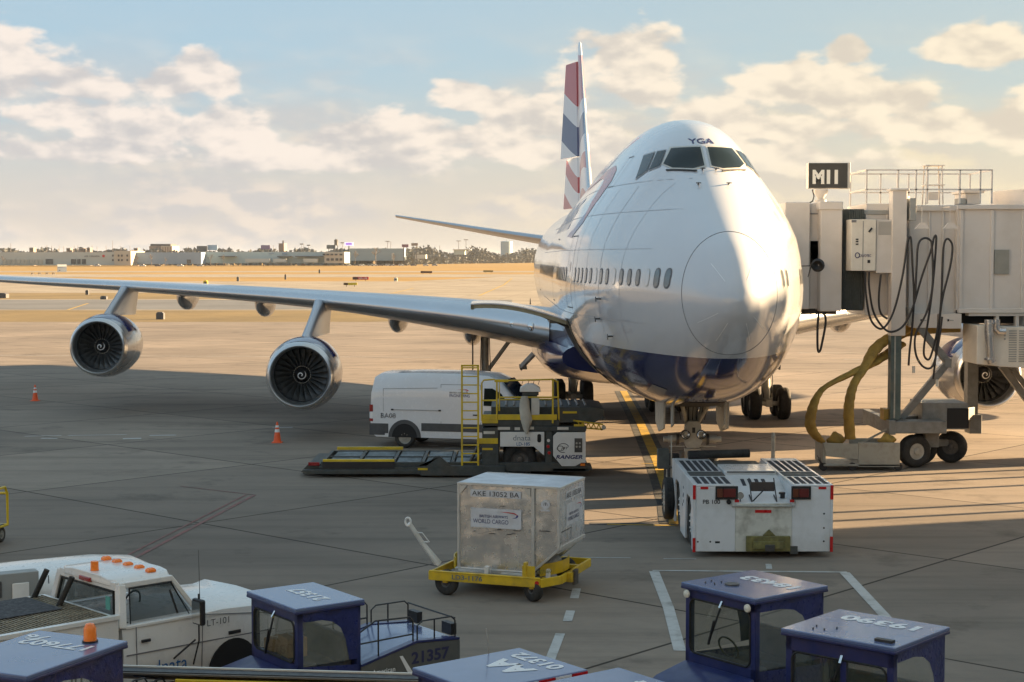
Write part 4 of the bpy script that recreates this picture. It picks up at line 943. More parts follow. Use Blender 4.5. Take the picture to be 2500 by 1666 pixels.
dol = thing('container_dolly', 'yellow roller dolly lettered LD3-1176 with its white tow bar raised', 'dolly', (fl.x, fl.y, 0), DH)
yel2 = pm('dolly_yellow', (.70, .46, .015), .42, var=.1, scale=4, coat=.15, dirt=(.2, .13, .05), damt=.6, dscale=3)
b = MB(yel2); Y0, Y1, X0, X1 = -.40, 1.85, -.40, 2.02
def chan(p0, p1): b.bar((*p0, .36), (*p1, .36), .05, .16)
chan((X0, Y0 + .3), (X0, Y1)); chan((X0, Y0), (X1 - .25, Y0)); chan((X1 - .25, Y0), (X1, Y0 + .45)); chan((X1, Y0 + .45), (X1, Y1)); chan((X0, Y1), (X1, Y1)); chan((X0, Y0), (X0, Y0 + .3))
b.bar((X0, Y0, .45), (X1 - .25, Y0, .45), .07, .03); b.box(-.4, 2.0, .0, .1, .3, .38); b.box(-.4, 2.0, 1.4, 1.5, .3, .38); b.build('dolly_frame', dol, bevel=.012)
b = MB(yel2)
for cx, a0, a1, cy, rr in ((.35, 150, 260, .2, .85),):
    pass
def arcwall(cx, cy, r, a0, a1, z0, z1):
    rg = []
    for k in range(13):
        a = R(a0 + (a1 - a0) * k / 12); rg.append([(cx + r * math.cos(a), cy + r * math.sin(a), z0), (cx + (r - .02) * math.cos(a), cy + (r - .02) * math.sin(a), z0), (cx + (r - .02) * math.cos(a), cy + (r - .02) * math.sin(a), z1), (cx + r * math.cos(a), cy + r * math.sin(a), z1)])
    b.loft(rg)
arcwall(.78, .76, 1.08, 160, 215, .40, .62); b.build('corner_guard', dol, smooth=40)
b = MB(yel2); arcwall(.82, .76, 1.08, -42, 22, .40, .62); b.box(1.45, 1.5, -.40, -.28, .40, .72); b.box(1.42, 1.66, -.38, -.35, .38, .66); b.build('corner_guard', dol, smooth=40)
b = MB(gear_grey); b.box(-.15, 1.65, -.05, 1.55, .37, .40, dark_metal)
for x in (.1, .95):
    b.cyl((x, -.18, .44), (x + .6, -.18, .44), .035, n=10)
for k in range(6): b.cyl((.0, .1 + k * .26, .405), (1.5, .1 + k * .26, .405), .012, n=6)
b.box(.62, .70, -.22, -.10, .36, .56, white_paint); b.box(1.78, 1.84, -.1, .0, .36, .56, white_paint); b.build('deck_roller', dol)
text('LD3-1176', (.36, Y0 - .03, .37), (1, 0, 0), (0, 0, 1), .09, pm('stencil_blue', (.12, .16, .17), .6), dol, w=.60, bold=.02)
text('177860', (1.80, -.22, .55), (.62, .78, 0), (0, 0, 1), .07, pm('stencil_olive', (.25, .22, .05), .6), dol, w=.30)
for x, y, rz in ((-.10, -.28, 10), (1.6, -.28, 35), (-.05, 1.65, 5), (1.6, 1.65, 20)):
    ax = (math.sin(R(rz)), math.cos(R(rz)), 0); wheel2(dol, (x, y, .235), .235, .15, ax, dark_metal, hr=.4)
    b = MB(yel2); b.box(x - .05, x + .05, y - .09, y + .09, .24, .34); b.build('wheel_fork', dol)
b = MB(red); b.cyl((1.72, Y0 - .035, .37), (1.72, Y0 - .02, .37), .04, n=16); b.build('reflector', dol)
b = MB(yel2); b.box(X1 - .02, X1 + .12, .35, .75, .26, .44); b.box(X1 + .1, X1 + .16, .42, .62, .2, .48, dark_metal); b.build('hitch', dol, bevel=.01)
tb0 = Vector((X0 - .02, .0, .50)); tb1 = Vector((X0 - .42, -.52, 1.42))
b = MB(white_paint); d = tb1 - tb0
b.bar(tb0 + Vector((.08, -.10, 0)), tb0 + d * .55, .04, .06); b.bar(tb0 + Vector((.02, .12, 0)), tb0 + d * .55, .04, .06); b.bar(tb0, tb0 + d * .9, .07, .07); b.tube([tb0 + d * .93 + Vector((.0, 0, 0)) + Vector((.055 * math.cos(a), 0, .075 * math.sin(a))) for a in [2 * math.pi * k / 14 for k in range(14)]], .022, 6, closed=True)
b.tube([tb0 + d * .5 + Vector((.03, 0, 0)), tb0 + d * .5 + Vector((.16, 0, 0)), tb0 + d * .7 + Vector((.14, 0, 0)), tb0 + d * .7 + Vector((.02, 0, 0))], .012, 6); b.build('tow_bar', dol, bevel=.006)

# ------------------------------------------------------------------ pushback tug
tug = thing('pushback_tug', 'long low white pushback tug lettered PB 100, standing at the nose wheel', 'tug', (5.24, 33.0, 0))
tw = pm('tug_white', (.74, .75, .76), .38, var=.04, coat=.2, dirt=(.33, .31, .24), damt=.5, dscale=1.1, scale=2)
tw_d = pm('tug_white_grimy', (.68, .67, .60), .45, var=.1, scale=2, dirt=(.17, .15, .10), damt=.9, dscale=2.2)
grip = pm('black_grip_tape', (.035, .037, .045), .8, var=.25, scale=9)
greyp = pm('dark_hatch', (.075, .08, .075), .65, var=.2, scale=4)
zt_ = 1.53
b = MB(tw)
# left block with wheel arch openings cut as profile in (y,z)
def arch(cy, r, z0=.12): return [(cy + r * math.cos(a), max(z0, .60 + r * math.sin(a))) for a in [math.pi * (1 - k / 10) for k in range(11)]]
pr = [(0, .12), (.30, .12)] + [(.42, 1.02), (.62, 1.16), (1.25, 1.16), (1.48, .95), (1.62, .12)] + [(2.55, .12), (2.68, 1.0), (2.9, 1.16), (3.55, 1.16), (3.75, 1.0), (3.85, .12), (4.35, .12), (4.45, 1.0), (4.45, zt_ - .05), (4.40, zt_), (.06, zt_), (0, zt_ - .06)]
b.prism(pr, 'x', -1.46, -1.40); b.prism(pr, 'x', 1.40, 1.46)
b.box(-1.40, -.60, .0, 4.4, zt_ - .05, zt_); b.box(.62, 1.40, 0, 4.4, zt_ - .05, zt_)
b.box(-1.40, -.58, 0, .06, .12, zt_ - .05); b.box(.60, 1.40, 0, .06, .12, zt_ - .05); b.box(-.64, -.58, .06, 4.4, .6, zt_ - .05); b.box(.60, .66, .06, 4.4, .6, zt_ - .05)
b.build('body', tug, bevel=.015)
b = MB(tw_d); b.box(-.58, .60, 0, .07, .12, 1.13); b.build('rear_panel', tug, bevel=.01)
b = MB(flat_black); b.box(-1.36, -.64, .08, 4.3, .35, 1.4); b.box(.66, 1.36, .08, 4.3, .35, 1.4); b.box(-.6, .6, .1, 4.3, .3, 1.05); b.build('underbody', tug)
b = MB(tw); b.prism([(.07, 1.10), (1.9, 1.44), (1.9, 1.48), (.07, 1.14)], 'x', -.58, .60); b.build('hood', tug, bevel=.006)
b = MB(tw); b.box(-.56, .58, 1.93, 3.1, 1.46, 1.56); b.box(-.5, .5, 3.2, 4.3, 1.40, 1.48, greyp); cv = b.build('front_cover', tug, bevel=.012)
b = MB(dark_metal); b.cyl((-.5, 1.92, 1.535), (.55, 1.92, 1.535), .015, n=8)
for k in range(60):
    x = random.uniform(-.45, -.05) if k % 2 else random.uniform(.1, .5); y = random.uniform(2.2, 2.9); b.cyl((x, y, 1.559), (x, y, 1.5615), .012, n=6)
b.build('cover_hinge', cv)
b = MB(greyp); b.box(-1.38, -.62, 1.30, 1.95, zt_ + .002, zt_ + .012); b.build('dark_hatch', tug); b = MB(greyp); b.box(.66, 1.38, 1.30, 1.95, zt_ + .002, zt_ + .012); b.build('dark_hatch', tug)
for x0 in (-1.36, .68):
    for y0, y1 in ((.12, 1.16), (2.1, 3.9)):
        for k in range(5): b = MB(grip); x = x0 + k * .15; b.box(x, x + .10, y0, y1, zt_ + .003, zt_ + .006); b.build('grip_strip', tug)
b = MB(grip)
for k in range(4): b.prism([(1.15, 1.318), (1.6, 1.402), (1.6, 1.406), (1.15, 1.322)], 'x', -.26 + k * .15, -.18 + k * .15)
b.build('hood_grip', tug); bpy.data.objects['hood_grip'].location.z = .022
for x0, x1 in ((-.98, -.55), (.60, .97)):
    b = MB(rubber); b.box(x0 - .02, x1 + .02, -.03, .0, 1.22, 1.50); lh = b.build('lamp_frame', tug, bevel=.01)
    b = MB(pm('tug_lamp_red', (.13, .018, .015), .35, var=.2)); b.box(x0 + .14, x1 - .03, -.055, -.028, 1.27, 1.45); b.box(x0 + .01, x0 + .13, -.055, -.028, 1.27, 1.45, pm('amber_lens', (.13, .035, .015), .35)); b.build('tail_lamp', lh, bevel=.01)
for x, z, w, h in ((-1.44, 1.37, .06, .30), (1.43, 1.37, .06, .30), (1.43, .28, .06, .32), (-1.44, .26, .06, .30), (-1.23, 1.46, .16, .05), (1.23, 1.46, .16, .05), (.0, .97, .34, .06), (-.55, 1.19, .09, .06), (.60, 1.19, .09, .06)):
    b = MB(red); b.box(x - w / 2, x + w / 2, -.012, -.002, z - h / 2, z + h / 2); b.build('reflector', tug)
text('PB 100', (-1.08, -.006, 1.17), (1, 0, 0), (0, 0, 1), .09, letter_black, tug, w=.36, bold=.015)
hy = pm('hitch_yellow', (.20, .18, .06), .6, var=.3, scale=6, dirt=(.08, .07, .04), damt=.9, dscale=5)
b = MB(hy); b.box(-.36, .56, -.10, -.01, .14, .46); b.box(-.22, .42, -.16, -.10, .20, .36); b.prism([(-.02, .46), (.26, .46), (.12, .60)], 'y', -.06, -.01); b.box(.02, .22, -.2, -.16, .16, .3, dark_metal); b.build('tow_hitch', tug, bevel=.015)
b = MB(greyp); b.box(.56, .72, -.04, 0, .08, .24); b.build('exhaust_box', tug)
b = MB(black)
for x in (-.22, .30): b.bar((x, .10, 1.15), (x - .03, .35, 1.62), .02, .02); b.bar((x, .12, 1.15), (x, .5, 1.24), .02, .02)
b.bar((-.2, .1, 1.17), (.1, .3, 1.42), .02, .02); b.box(-.22, .28, .28, .33, 1.35, 1.54, pm('brown_rack', (.06, .045, .04), .6)); b.build('seat_rack', tug)
b = MB(chrome); b.lathe([(0, .001), (.0, .07), (.03, .075), (.07, .05), (.1, .01)], (-.46, .1, 1.28), (0, 1, 0), 18); b.cyl((-.46, .14, 1.14), (-.46, .14, 1.25), .012, mat=black); b.build('work_lamp', tug, smooth=50)
b = MB(black); b.cyl((-.72, -.03, 1.17), (-.72, .0, 1.17), .05); b.cyl((.46, .35, 1.20), (.46, .35, 1.30), .05); b.cyl((.45, .35, 1.28), (.45, .35, 1.32), .07); b.cyl((.28, .9, 1.28), (.28, .9, 1.33), .05); b.build('filler_cap', tug)
b = MB(gear_grey); b.tube([(-.66, -.03, 1.22), (-.66, -.03, 1.08), (.66, -.03, 1.08), (.66, -.03, 1.22)], .018, 6); b.build('cut_out_rail', tug)
for y in (.95, 3.2):
    for x in (-1.24, 1.24): wheel2(tug, (x, y, .58), .56, .34, (1, 0, 0), pm('wheel_white', (.7, .7, .67), .4, var=.1), hr=.58, hubd=.85)
b = MB(rubber); b.cyl((-1.1, 4.2, zt_ + .10), (.35, 4.35, zt_ + .12), .10); b.build('rolled_mat', tug)
b = MB(greyp); b.box(-1.78, -1.52, 4.55, 4.85, 1.25, 1.72); b.bar((-1.46, 4.6, .5), (-1.46, 4.6, 2.05), .03, .03, gear_grey); b.bar((-1.5, 4.6, 1.30), (-1.46, 4.6, 1.30), .4, .03); b.build('side_cabinet', tug, bevel=.01)
wheel2(tug, (-1.56, 4.25, .60), .50, .24, (1, 0, 0), gear_grey, hr=.66, hubd=.85)
b = MB(gear_grey); b.cyl((1.2, 6.1, .0), (1.2, 6.1, 1.85), .05); b.cyl((1.2, 6.1, 1.85), (1.2, 6.1, 1.95), .06, .03); b.bar((1.2, 6.1, .6), (1.2, 4.4, .6), .08, .08); b.build('lift_post', tug)
b = MB(flat_black); b.box(-1.0, -.9, -.004, -.001, .3, .34)
for z in (.92, .62, .34): b.cyl((1.27, -.004, z), (1.27, .0, z), .02, n=8)
b.cyl((-1.36, -.004, .33), (-1.36, 0, .33), .02, n=8); b.cyl((-1.1, -.004, .33), (-1.1, 0, .33), .02, n=8); b.build('bolt', tug)
for k, (y, z) in enumerate(((1.9, 1.2), (1.95, 1.0), (1.85, .9), (2.05, .8), (1.9, 1.05))): b = MB(flat_black); b.cyl((-1.465, y, z), (-1.455, y, z), .035, n=10); b.build('side_hole', tug)
# ------------------------------------------------------------------ terminal (behind and right of the viewpoint; it shades the apron)
wall_m = pm('terminal_cladding', (.55, .52, .47), .6, var=.06, scale=.5)
def win_wall(t, x0, x1, y, z0, z1, n, axis='x'):
    for k in range(n):
        a = x0 + (x1 - x0) * (k + .06) / n; c = x0 + (x1 - x0) * (k + .94) / n; b = MB(glass)
        if axis == 'x': b.box(a, c, y - .04, y + .04, z0, z1)
        else: b.box(y - .04, y + .04, a, c, z0, z1)
        b.build('window', t)
term = thing('terminal_building', 'pale terminal concourse wall with a row of tall windows behind the viewpoint', 'building', (0, -4, 0))
b = MB(wall_m); b.box(-75, 75, -14, 0, 0, 4.2); b.box(-75, 75, -14, 0, 8.6, 12.5); b.box(-75, 75, -14, -8, 4.2, 8.6)
for k in range(16): b.box(-75 + k * 10 - .3, -75 + k * 10 + .3, -.5, .05, 4.2, 8.6)
b.build('wall', term)
pier = thing('pier_building', 'long pale terminal pier out of view on the right, shaped to shade the apron', 'building', (40, 0, 0))  # unseen pier, its heights and gap set by the shade on the apron
b = MB(wall_m); b.box(0, 14, -4, 33.6, 0, 15.0); b.box(0, 14, 35.2, 46.5, 0, 12.6); b.box(-.4, 14.4, -4, 33.6, 15.0, 15.5); b.build('wall', pier)
win_wall(pier, -2, 32, 0, 4.5, 8.5, 10, 'y')

shade_block = thing('nose_shade_block', 'tall pale block added out of view right of the parked jet to shade its nose', 'building', (60, 38, 0))  # unseen block added to shade the lower nose
b = MB(wall_m); b.box(0, 20, 0, 13.5, 0, 17.5); b.box(-.3, 20.3, -.3, 13.8, 17.5, 18.0); b.build('wall', shade_block); win_wall(shade_block, .5, 13, 0, 8, 15, 4, 'y')
# ------------------------------------------------------------------ jet bridge
JD = 47.5
def J(cx, cy, D=JD): return at(1900 + .542 * cx, 350 + .542 * cy, D)
jb_w = pm('bridge_white', (.64, .60, .56), .45, var=.04, scale=1.2, dirt=(.42, .37, .30), damt=.35, dscale=.8)
jb_g = pm('bridge_grey', (.30, .31, .30), .5, var=.1, dirt=(.18, .16, .13), damt=.5)
bel_m = pm('bellows_grey', (.13, .15, .15), .6, var=.15, scale=5)
yb = pm('beam_mustard', (.40, .26, .05), .55, var=.15, dirt=(.15, .1, .05), damt=.5)
o = Vector((9.6, 47.5, 0))
jb = thing('jet_bridge', 'white boarding bridge on two lift columns docked to the port side of the jumbo jet', 'jet bridge', o)
def lx(cx, D=JD): return J(cx, 500, D).x - o.x
def lz(cy, D=JD): return J(500, cy, D).z
def jbox(b, x0, x1, z1, z0, y0, y1, mat=None): b.box(lx(x0, JD + y0), lx(x1, JD + y0), y0, y1, lz(z0, JD + y0), lz(z1, JD + y0), mat)
b = MB(jb_w); jbox(b, 30, 142, 265, 748, .3, 3.4); b.build('cab', jb, bevel=.03)
b = MB(jb_w); jbox(b, 142, 192, 272, 745, .55, 3.3); b.box(lx(142), lx(192), .50, .56, lz(318), lz(314), seam); b.build('cab_recess', jb)
b = MB(jb_w); jbox(b, 190, 288, 265, 758, .1, 3.5); b.box(lx(185), lx(292), .05, 3.6, lz(300), lz(262)); b.build('rotunda', jb, bevel=.03)
b = MB(flat_black); b.prism(rrect(lx(163), lx(190), lz(548), lz(440), .2), 'y', .46, .52); b.build('door_slot', jb)
b = MB(bel_m); n = 26; x0, x1 = lx(288), lx(396); pts = []
for k in range(n + 1): pts.append((x0 + (x1 - x0) * k / n, .35 + (.05 if k % 2 else -.02)))
b.loft([[(x, y, lz(755)), (x, y, lz(295)), (x, 3.3 - y, lz(295)), (x, 3.3 - y, lz(755))] for x, y in pts], caps=True); b.build('bellows', jb, smooth=0)
b = MB(jb_w); jbox(b, 395, 600, 272, 775, .45, 3.2); b.box(lx(395), lx(600), .40, .45, lz(320), lz(300), jb_g); 
for cx in (405, 500, 590): b.box(lx(cx), lx(cx + 8), .41, .45, lz(770), lz(290))
b.build('inner_tunnel', jb, bevel=.02)
b = MB(jb_w); jbox(b, 590, 805, 290, 772, .25, 3.4)
for cx in (680, 742, 800): b.box(lx(cx, 47.7) - .03, lx(cx, 47.7) + .03, .20, .25, lz(765), lz(300))
b.box(lx(590), 6.6, .16, .3, lz(305), lz(278)); b.build('middle_tunnel', jb, bevel=.02)
b = MB(jb_w); xr = 6.5; b.box(lx(805), xr, .0, 3.6, lz(752), lz(290))
for k in range(4): x = lx(815) + k * .92; b.box(x, x + .10, -.05, .0, lz(750), lz(300))
b.box(lx(800), xr, -.10, .0, lz(298), lz(278)); b.box(lx(810), xr, -.12, .05, lz(765), lz(745)); b.build('outer_tunnel', jb, bevel=.015)
b = MB(jb_w); b.cyl((xr + 2, 1.8, 3.9), (xr + 2, 1.8, 8.3), 3.2, n=24); b.cyl((xr + 2, 1.8, 0), (xr + 2, 1.8, 3.9), .9, n=20); b.build('terminal_rotunda', jb, smooth=40)
b = MB(jb_w); b.bar((xr + 2.6, -1.2, 6.2), (17.5, -18.5, 6.2), 3.0, 3.0); b.build('fixed_walkway', jb)  # unseen run of the bridge, angled for where its shadow falls
b = MB(pm('tunnel_window', (.30, .30, .27), .2, var=.1, coat=.5)); jbox(b, 975, 1040, 480, 590, -.06, .02)
b.build('tunnel_window', jb)
# roof railing, mast and rooftop unit
b = MB(jb_w)
zt2, zm2, zb2 = lz(120, 48), lz(208, 48), lz(272, 48)
xs_ = [lx(c, 48) for c in (398, 540, 620, 672, 818, 910, 962)]
for yy in (.6, 2.9):
    for x in xs_: b.bar((x, yy, zb2), (x, yy, zt2), .045, .045)
    for z in (zt2, zm2): b.bar((xs_[0], yy, z), (xs_[-1], yy, z), .045, .045)
for x in (xs_[0], xs_[-1]):
    for z in (zt2, zm2): b.bar((x, .6, z), (x, 2.9, z), .045, .045)
b.build('roof_railing', jb)
b = MB(jb_w); x = lx(735, 48)
for sx_ in (-.22, .22):
    for sy_ in (-.2, .2): b.bar((x + sx_ * 1.2, 1.6 + sy_, zb2), (x + sx_, 1.6 + sy_, lz(92, 48)), .04, .04)
for z in (lz(90, 48), lz(108, 48), lz(180, 48)): b.box(x - .3, x + .3, 1.35, 1.85, z - .03, z)
b.box(x - .15, x + .15, 1.5, 1.7, lz(250, 48), lz(215, 48)); b.build('roof_mast', jb)
b = MB(jb_w); b.box(lx(860, 48), lx(930, 48), 1.0, 2.2, lz(272, 48), lz(222, 48)); b.box(lx(850, 48), lx(945, 48), .9, 2.3, lz(222, 48), lz(208, 48)); b.box(lx(835, 48), lx(870, 48), 1.0, 1.6, lz(272, 48), lz(245, 48), jb_g); b.build('roof_unit', jb, bevel=.02)
b = MB(jb_w); b.cyl((lx(590), .7, lz(285)), (lx(590), .7, lz(235)), .16); b.cyl((lx(600), .6, lz(300)), (lx(600), .6, lz(262)), .12); b.build('beacon_housing', jb)
# M11 sign
b = MB(jb_w); b.cyl((lx(218), 1.0, lz(262)), (lx(218), 1.0, lz(215)), .09); b.lathe([(0, .09), (.2, .22), (.28, .22)], (lx(218), 1.0, lz(215) - .2), (0, 0, 1), 16); b.cyl((lx(218), 1.0, lz(262)), (lx(218), 1.0, lz(250)), .18); b.build('sign_post', jb)
b = MB(cream); jbox(b, 132, 322, 87, 204, .8, 1.15); sg_ = b.build('gate_sign', jb, bevel=.02)
b = MB(pm('sign_face', (.05, .048, .043), .35, var=.1, coat=.2)); jbox(b, 134, 308, 90, 202, .78, .8); b.build('sign_face', sg_)
text('M11', (lx(231), .765, lz(146)), (1, 0, 0), (0, 0, 1), lz(114) - lz(179), pm('sign_letter', (.82, .80, .72), .4, var=0), sg_, w=lx(290) - lx(174), bold=.06)
b = MB(black); b.tube([(lx(172), .75, lz(204)), (lx(180), .75, lz(235)), (lx(172), .7, lz(258)), (lx(150), .6, lz(268))], .02, 6); b.build('sign_cable', jb)
# power cabinet
b = MB(cream); jbox(b, 328, 440, 343, 575, -.45, .3); cab = b.build('power_cabinet', jb, bevel=.015)
b = MB(seam); b.box(lx(383, 47) - .008, lx(383, 47) + .008, -.456, -.449, lz(570, 47), lz(350, 47)); b.box(lx(330, 47), lx(352, 47), -.46, -.449, lz(357, 47), lz(346, 47)); b.box(lx(404, 47), lx(416, 47), -.46, -.449, lz(540, 47), lz(526, 47), black)
for zz in (430, 440, 452): b.box(lx(350, 47), lx(362, 47), -.46, -.449, lz(zz + 6, 47), lz(zz, 47), black)
b.bar((lx(408, 47), -.47, lz(400, 47)), (lx(422, 47), -.47, lz(382, 47)), .02, .05, black); b.build('cabinet_fitting', cab)
text('CAVOTEC', (lx(393, 47), -.458, lz(507, 47)), (1, 0, 0), (0, 0, 1), .08, letter_navy, cab, w=.36)
b = MB(letter_navy); c_ = Vector((lx(358, 47), -.458, lz(505, 47))); b.tube([c_ + Vector((.065 * math.cos(2 * math.pi * k / 14), 0, .075 * math.sin(2 * math.pi * k / 14))) for k in range(14)], .014, 5, closed=True); b.build('emblem', cab)
b = MB(jb_w); jbox(b, 441, 512, 345, 585, -.40, .3); cab2 = b.build('vent_cabinet', jb, bevel=.015)
b = MB(jb_g)
for k in range(12): z = lz(355 + k * 5, 47.1); b.box(lx(450, 47.1), lx(506, 47.1), -.41, -.40, z - .012, z + .004)
b.build('louvre', cab2)
# lift columns
b = MB(jb_w); jbox(b, 512, 578, 212, 868, -.45, .0); b.box(lx(503, 47), lx(588, 47), -.5, .05, lz(214, 47), lz(203, 47)); b.build('outer_column', jb, bevel=.02)
b = MB(pm('column_teal', (.10, .14, .14), .4, metal=.4, var=.3, dirt=(.15, .12, .08), damt=.6)); jbox(b, 513, 560, 868, 1245, -.4, -.05); b.box(lx(532, 47), lx(538, 47), -.42, -.4, lz(1240, 47), lz(870, 47), gear_grey); b.build('inner_column', jb)
b = MB(jb_g); b.box(lx(572), lx(600), -.5, .1, lz(350), lz(250)); b.box(lx(575), lx(592), -.45, .1, lz(820), lz(740), jb_g); b.build('column_bracket', jb, bevel=.01)
D2 = 50.2
b = MB(grey_steel); b.box(lx(862, D2), lx(910, D2), 2.7, 3.1, .85, lz(760, D2)); b.build('inner_column', jb); 
# bogie truck
b = MB(grey_steel); b.box(lx(490), lx(750), -.5, .1, lz(1300), lz(1245)); b.box(lx(488), lx(520), -.55, 3.0, lz(1305), lz(1240)); b.bar((lx(520), .0, lz(1270)), (lx(900, D2), 2.9, lz(1215, D2)), .3, .4); b.box(lx(870, D2), lx(925, D2), 2.6, 3.2, .7, 1.3)
b.cyl((lx(715), .6, .9), (lx(715), .6, 1.4), .32); b.box(lx(680), lx(745), .2, .9, .55, 1.1); b.bar((lx(600), .4, .62), (lx(830, 48.5), 1.2, .62), .25, .22); bg_ = b.build('truck_frame', jb, bevel=.02)
b = MB(grey_steel); b.box(lx(662), lx(870), .1, 1.6, lz(1290, 47.6), lz(1170, 47.6)); b.build('drive_box', jb, bevel=.02); b = MB(flat_black); b.box(lx(775), lx(872), .08, .1, lz(1285), lz(1195)); b.build('drive_motor', jb)
b = MB(yb); b.box(lx(478), lx(505), -.2, .3, lz(1245), lz(1195)); b.build('warning_box', jb)
a_ = R(-12)
w1 = wheel2(jb, (lx(618), -.15, .49), .49, .40, (math.sin(R(-18)), math.cos(R(-18)), 0), gear_grey, hr=.5, hubd=.7)
wheel2(jb, (lx(795, 48.4), 1.0, .48), .48, .38, (math.sin(R(24)), math.cos(R(24)), 0), dark_metal, hr=.5, hubd=.7)
wheel2(jb, (lx(650) + .2, .55, .49), .48, .3, (math.sin(R(-18)), math.cos(R(-18)), 0), gear_grey, hr=.5)
def brace(p, q, y, w=.22): 
    b.bar((lx(p[0]), y, lz(p[1])), (lx(q[0]), y, lz(q[1])), w, w)
b = MB(grey_steel); brace((585, 760), (775, 990), .05, .20); brace((775, 985), (565, 1240), .05, .20); b.box(lx(752), lx(785), -.1, .2, lz(1010), lz(970)); b.build('diagonal_brace', jb, bevel=.01)
b = MB(grey_steel); b.bar((lx(1000, 49), 1.2, lz(1000, 49)), (lx(1125, 49), 1.2, lz(1160, 49)), .2, .2); b.bar((lx(1040, 49), 1.2, lz(1000, 49)), (lx(1180, 49), 1.2, lz(1180, 49)), .14, .14); b.build('stair_stringer', jb)
b = MB(gear_grey); b.bar((lx(372), -.05, lz(1355)), (lx(488), -.3, lz(1285)), .06, .06); b.build('tow_link', jb)
# under-tunnel beam, boxes, air unit
b = MB(yb); b.prism([(lx(570), lz(808)), (lx(700), lz(828)), (lx(868), lz(855)), (lx(868), lz(800)), (lx(840), lz(772)), (lx(600), lz(772)), (lx(575), lz(790)), (lx(570), lz(905)), (lx(590), lz(905)), (lx(610), lz(880)), (lx(800), lz(868))], 'y', .9, 1.5) if False else b.prism([(lx(575), lz(900)), (lx(575), lz(790)), (lx(865), lz(780)), (lx(865), lz(858)), (lx(760), lz(862)), (lx(620), lz(878))], 'y', .9, 1.5); b.build('lift_beam', jb)
b = MB(jb_w); jbox(b, 614, 720, 768, 832, -.1, .5); jbox(b, 738, 830, 768, 835, -.1, .5)
for cx in (640, 762): b.box(lx(cx), lx(cx + 8), -.12, -.1, lz(802), lz(792), black); b.box(lx(cx + 10), lx(cx + 28), -.115, -.1, lz(800), lz(796), jb_g)
b.build('control_box', jb, bevel=.01)
b = MB(cream); b.prism([(lx(870), lz(815)), (lx(985), lz(822)), (7.2, lz(830)), (7.2, lz(1022)), (lx(985), lz(1000)), (lx(870), lz(988))], 'y', -.7, .8); ac = b.build('air_unit', jb, bevel=.02)
b = MB(jb_g)
for k in range(14): z = lz(845 + k * 10.5, 46.8); b.box(lx(1045, 46.8), lx(1080, 46.8), -.715, -.70, z - .02, z + .01); b.box(lx(1090, 46.8), lx(1150, 46.8), -.715, -.70, z - .02, z + .01)
for k in range(3): b.cyl((lx(1026, 46.8), -.72, lz(850 + k * 16, 46.8)), (lx(1026, 46.8), -.70, lz(850 + k * 16, 46.8)), .03, n=10)
b.build('louvre', ac)
b = MB(bare_metal); b.tube([(lx(915), -.85, lz(790)), (lx(915), -.85, lz(850)), (lx(925), -.85, lz(965)), (lx(932), -.85, lz(980))], .13, 14); b.tube([(lx(950), -.8, lz(790)), (lx(950), -.8, lz(830)), (lx(962), -.8, lz(842)), (lx(990), -.8, lz(842))], .11, 14)
for cy in (800, 850, 960): b.cyl((lx(918), -.85, lz(cy)), (lx(918), -.85, lz(cy + 8)), .15, n=14)
b.build('duct_pipe', ac, smooth=50)
b = MB(jb_w)
for cx in (985, 1075, 1150, 1250): b.box(lx(cx), lx(cx + 14), .0, .2, lz(830), lz(760))
b.box(lx(860), 7.2, -.05, .3, lz(778), lz(765)); b.build('hanger', jb)
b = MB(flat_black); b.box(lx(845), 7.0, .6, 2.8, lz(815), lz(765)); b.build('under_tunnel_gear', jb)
# hoses hung from hooks
def hose(pts, r=.032, y=-.75):
    P = [Vector((lx(x, 46.9), y, lz(z, 46.9))) for x, z in pts]; q = []
    for i in range(len(P) - 1):
        p0 = P[max(i - 1, 0)]; p1 = P[i]; p2 = P[i + 1]; p3 = P[min(i + 2, len(P) - 1)]
        for k in range(8):
            t = k / 8; q.append(.5 * ((2 * p1) + (-p0 + p2) * t + (2 * p0 - 5 * p1 + 4 * p2 - p3) * t * t + (-p0 + 3 * p1 - 3 * p2 + p3) * t ** 3))
    q.append(P[-1]); b = MB(black); b.tube(q, r, 8); b.build('hose', jb, smooth=80)
hose([(389, 580), (390, 660), (410, 780), (445, 830), (480, 825), (520, 750), (555, 600), (575, 450), (585, 425), (592, 440), (600, 560), (608, 700), (600, 850), (592, 930), (588, 1000)])
hose([(402, 580), (404, 650), (425, 760), (470, 830), (510, 848), (560, 820), (600, 740), (640, 600), (680, 480), (692, 425), (702, 430), (695, 560), (685, 680), (670, 800), (655, 900), (655, 955), (678, 970), (700, 900), (720, 800), (735, 690), (765, 560), (775, 470), (760, 435), (742, 440), (733, 500), (728, 700), (712, 900), (697, 1060)], y=-.82)
hose([(458, 590), (450, 700), (460, 765), (490, 790)]); hose([(608, 690), (612, 560), (618, 460), (640, 430), (668, 435), (680, 470), (685, 640), (660, 760), (612, 860), (615, 950), (650, 1005), (690, 1000), (715, 900), (730, 780)], y=-.9)
hose([(197, 765), (192, 840), (194, 930), (204, 940), (214, 900), (228, 820), (226, 780), (212, 768)], .035, -.2)
b = MB(cream)
for cx, cy in ((588, 1015), (694, 1075)): b.cyl((lx(cx), -.75, lz(cy - 18)), (lx(cx), -.75, lz(cy + 12)), .045)
b.build('hose_plug', jb)
b = MB(jb_w)
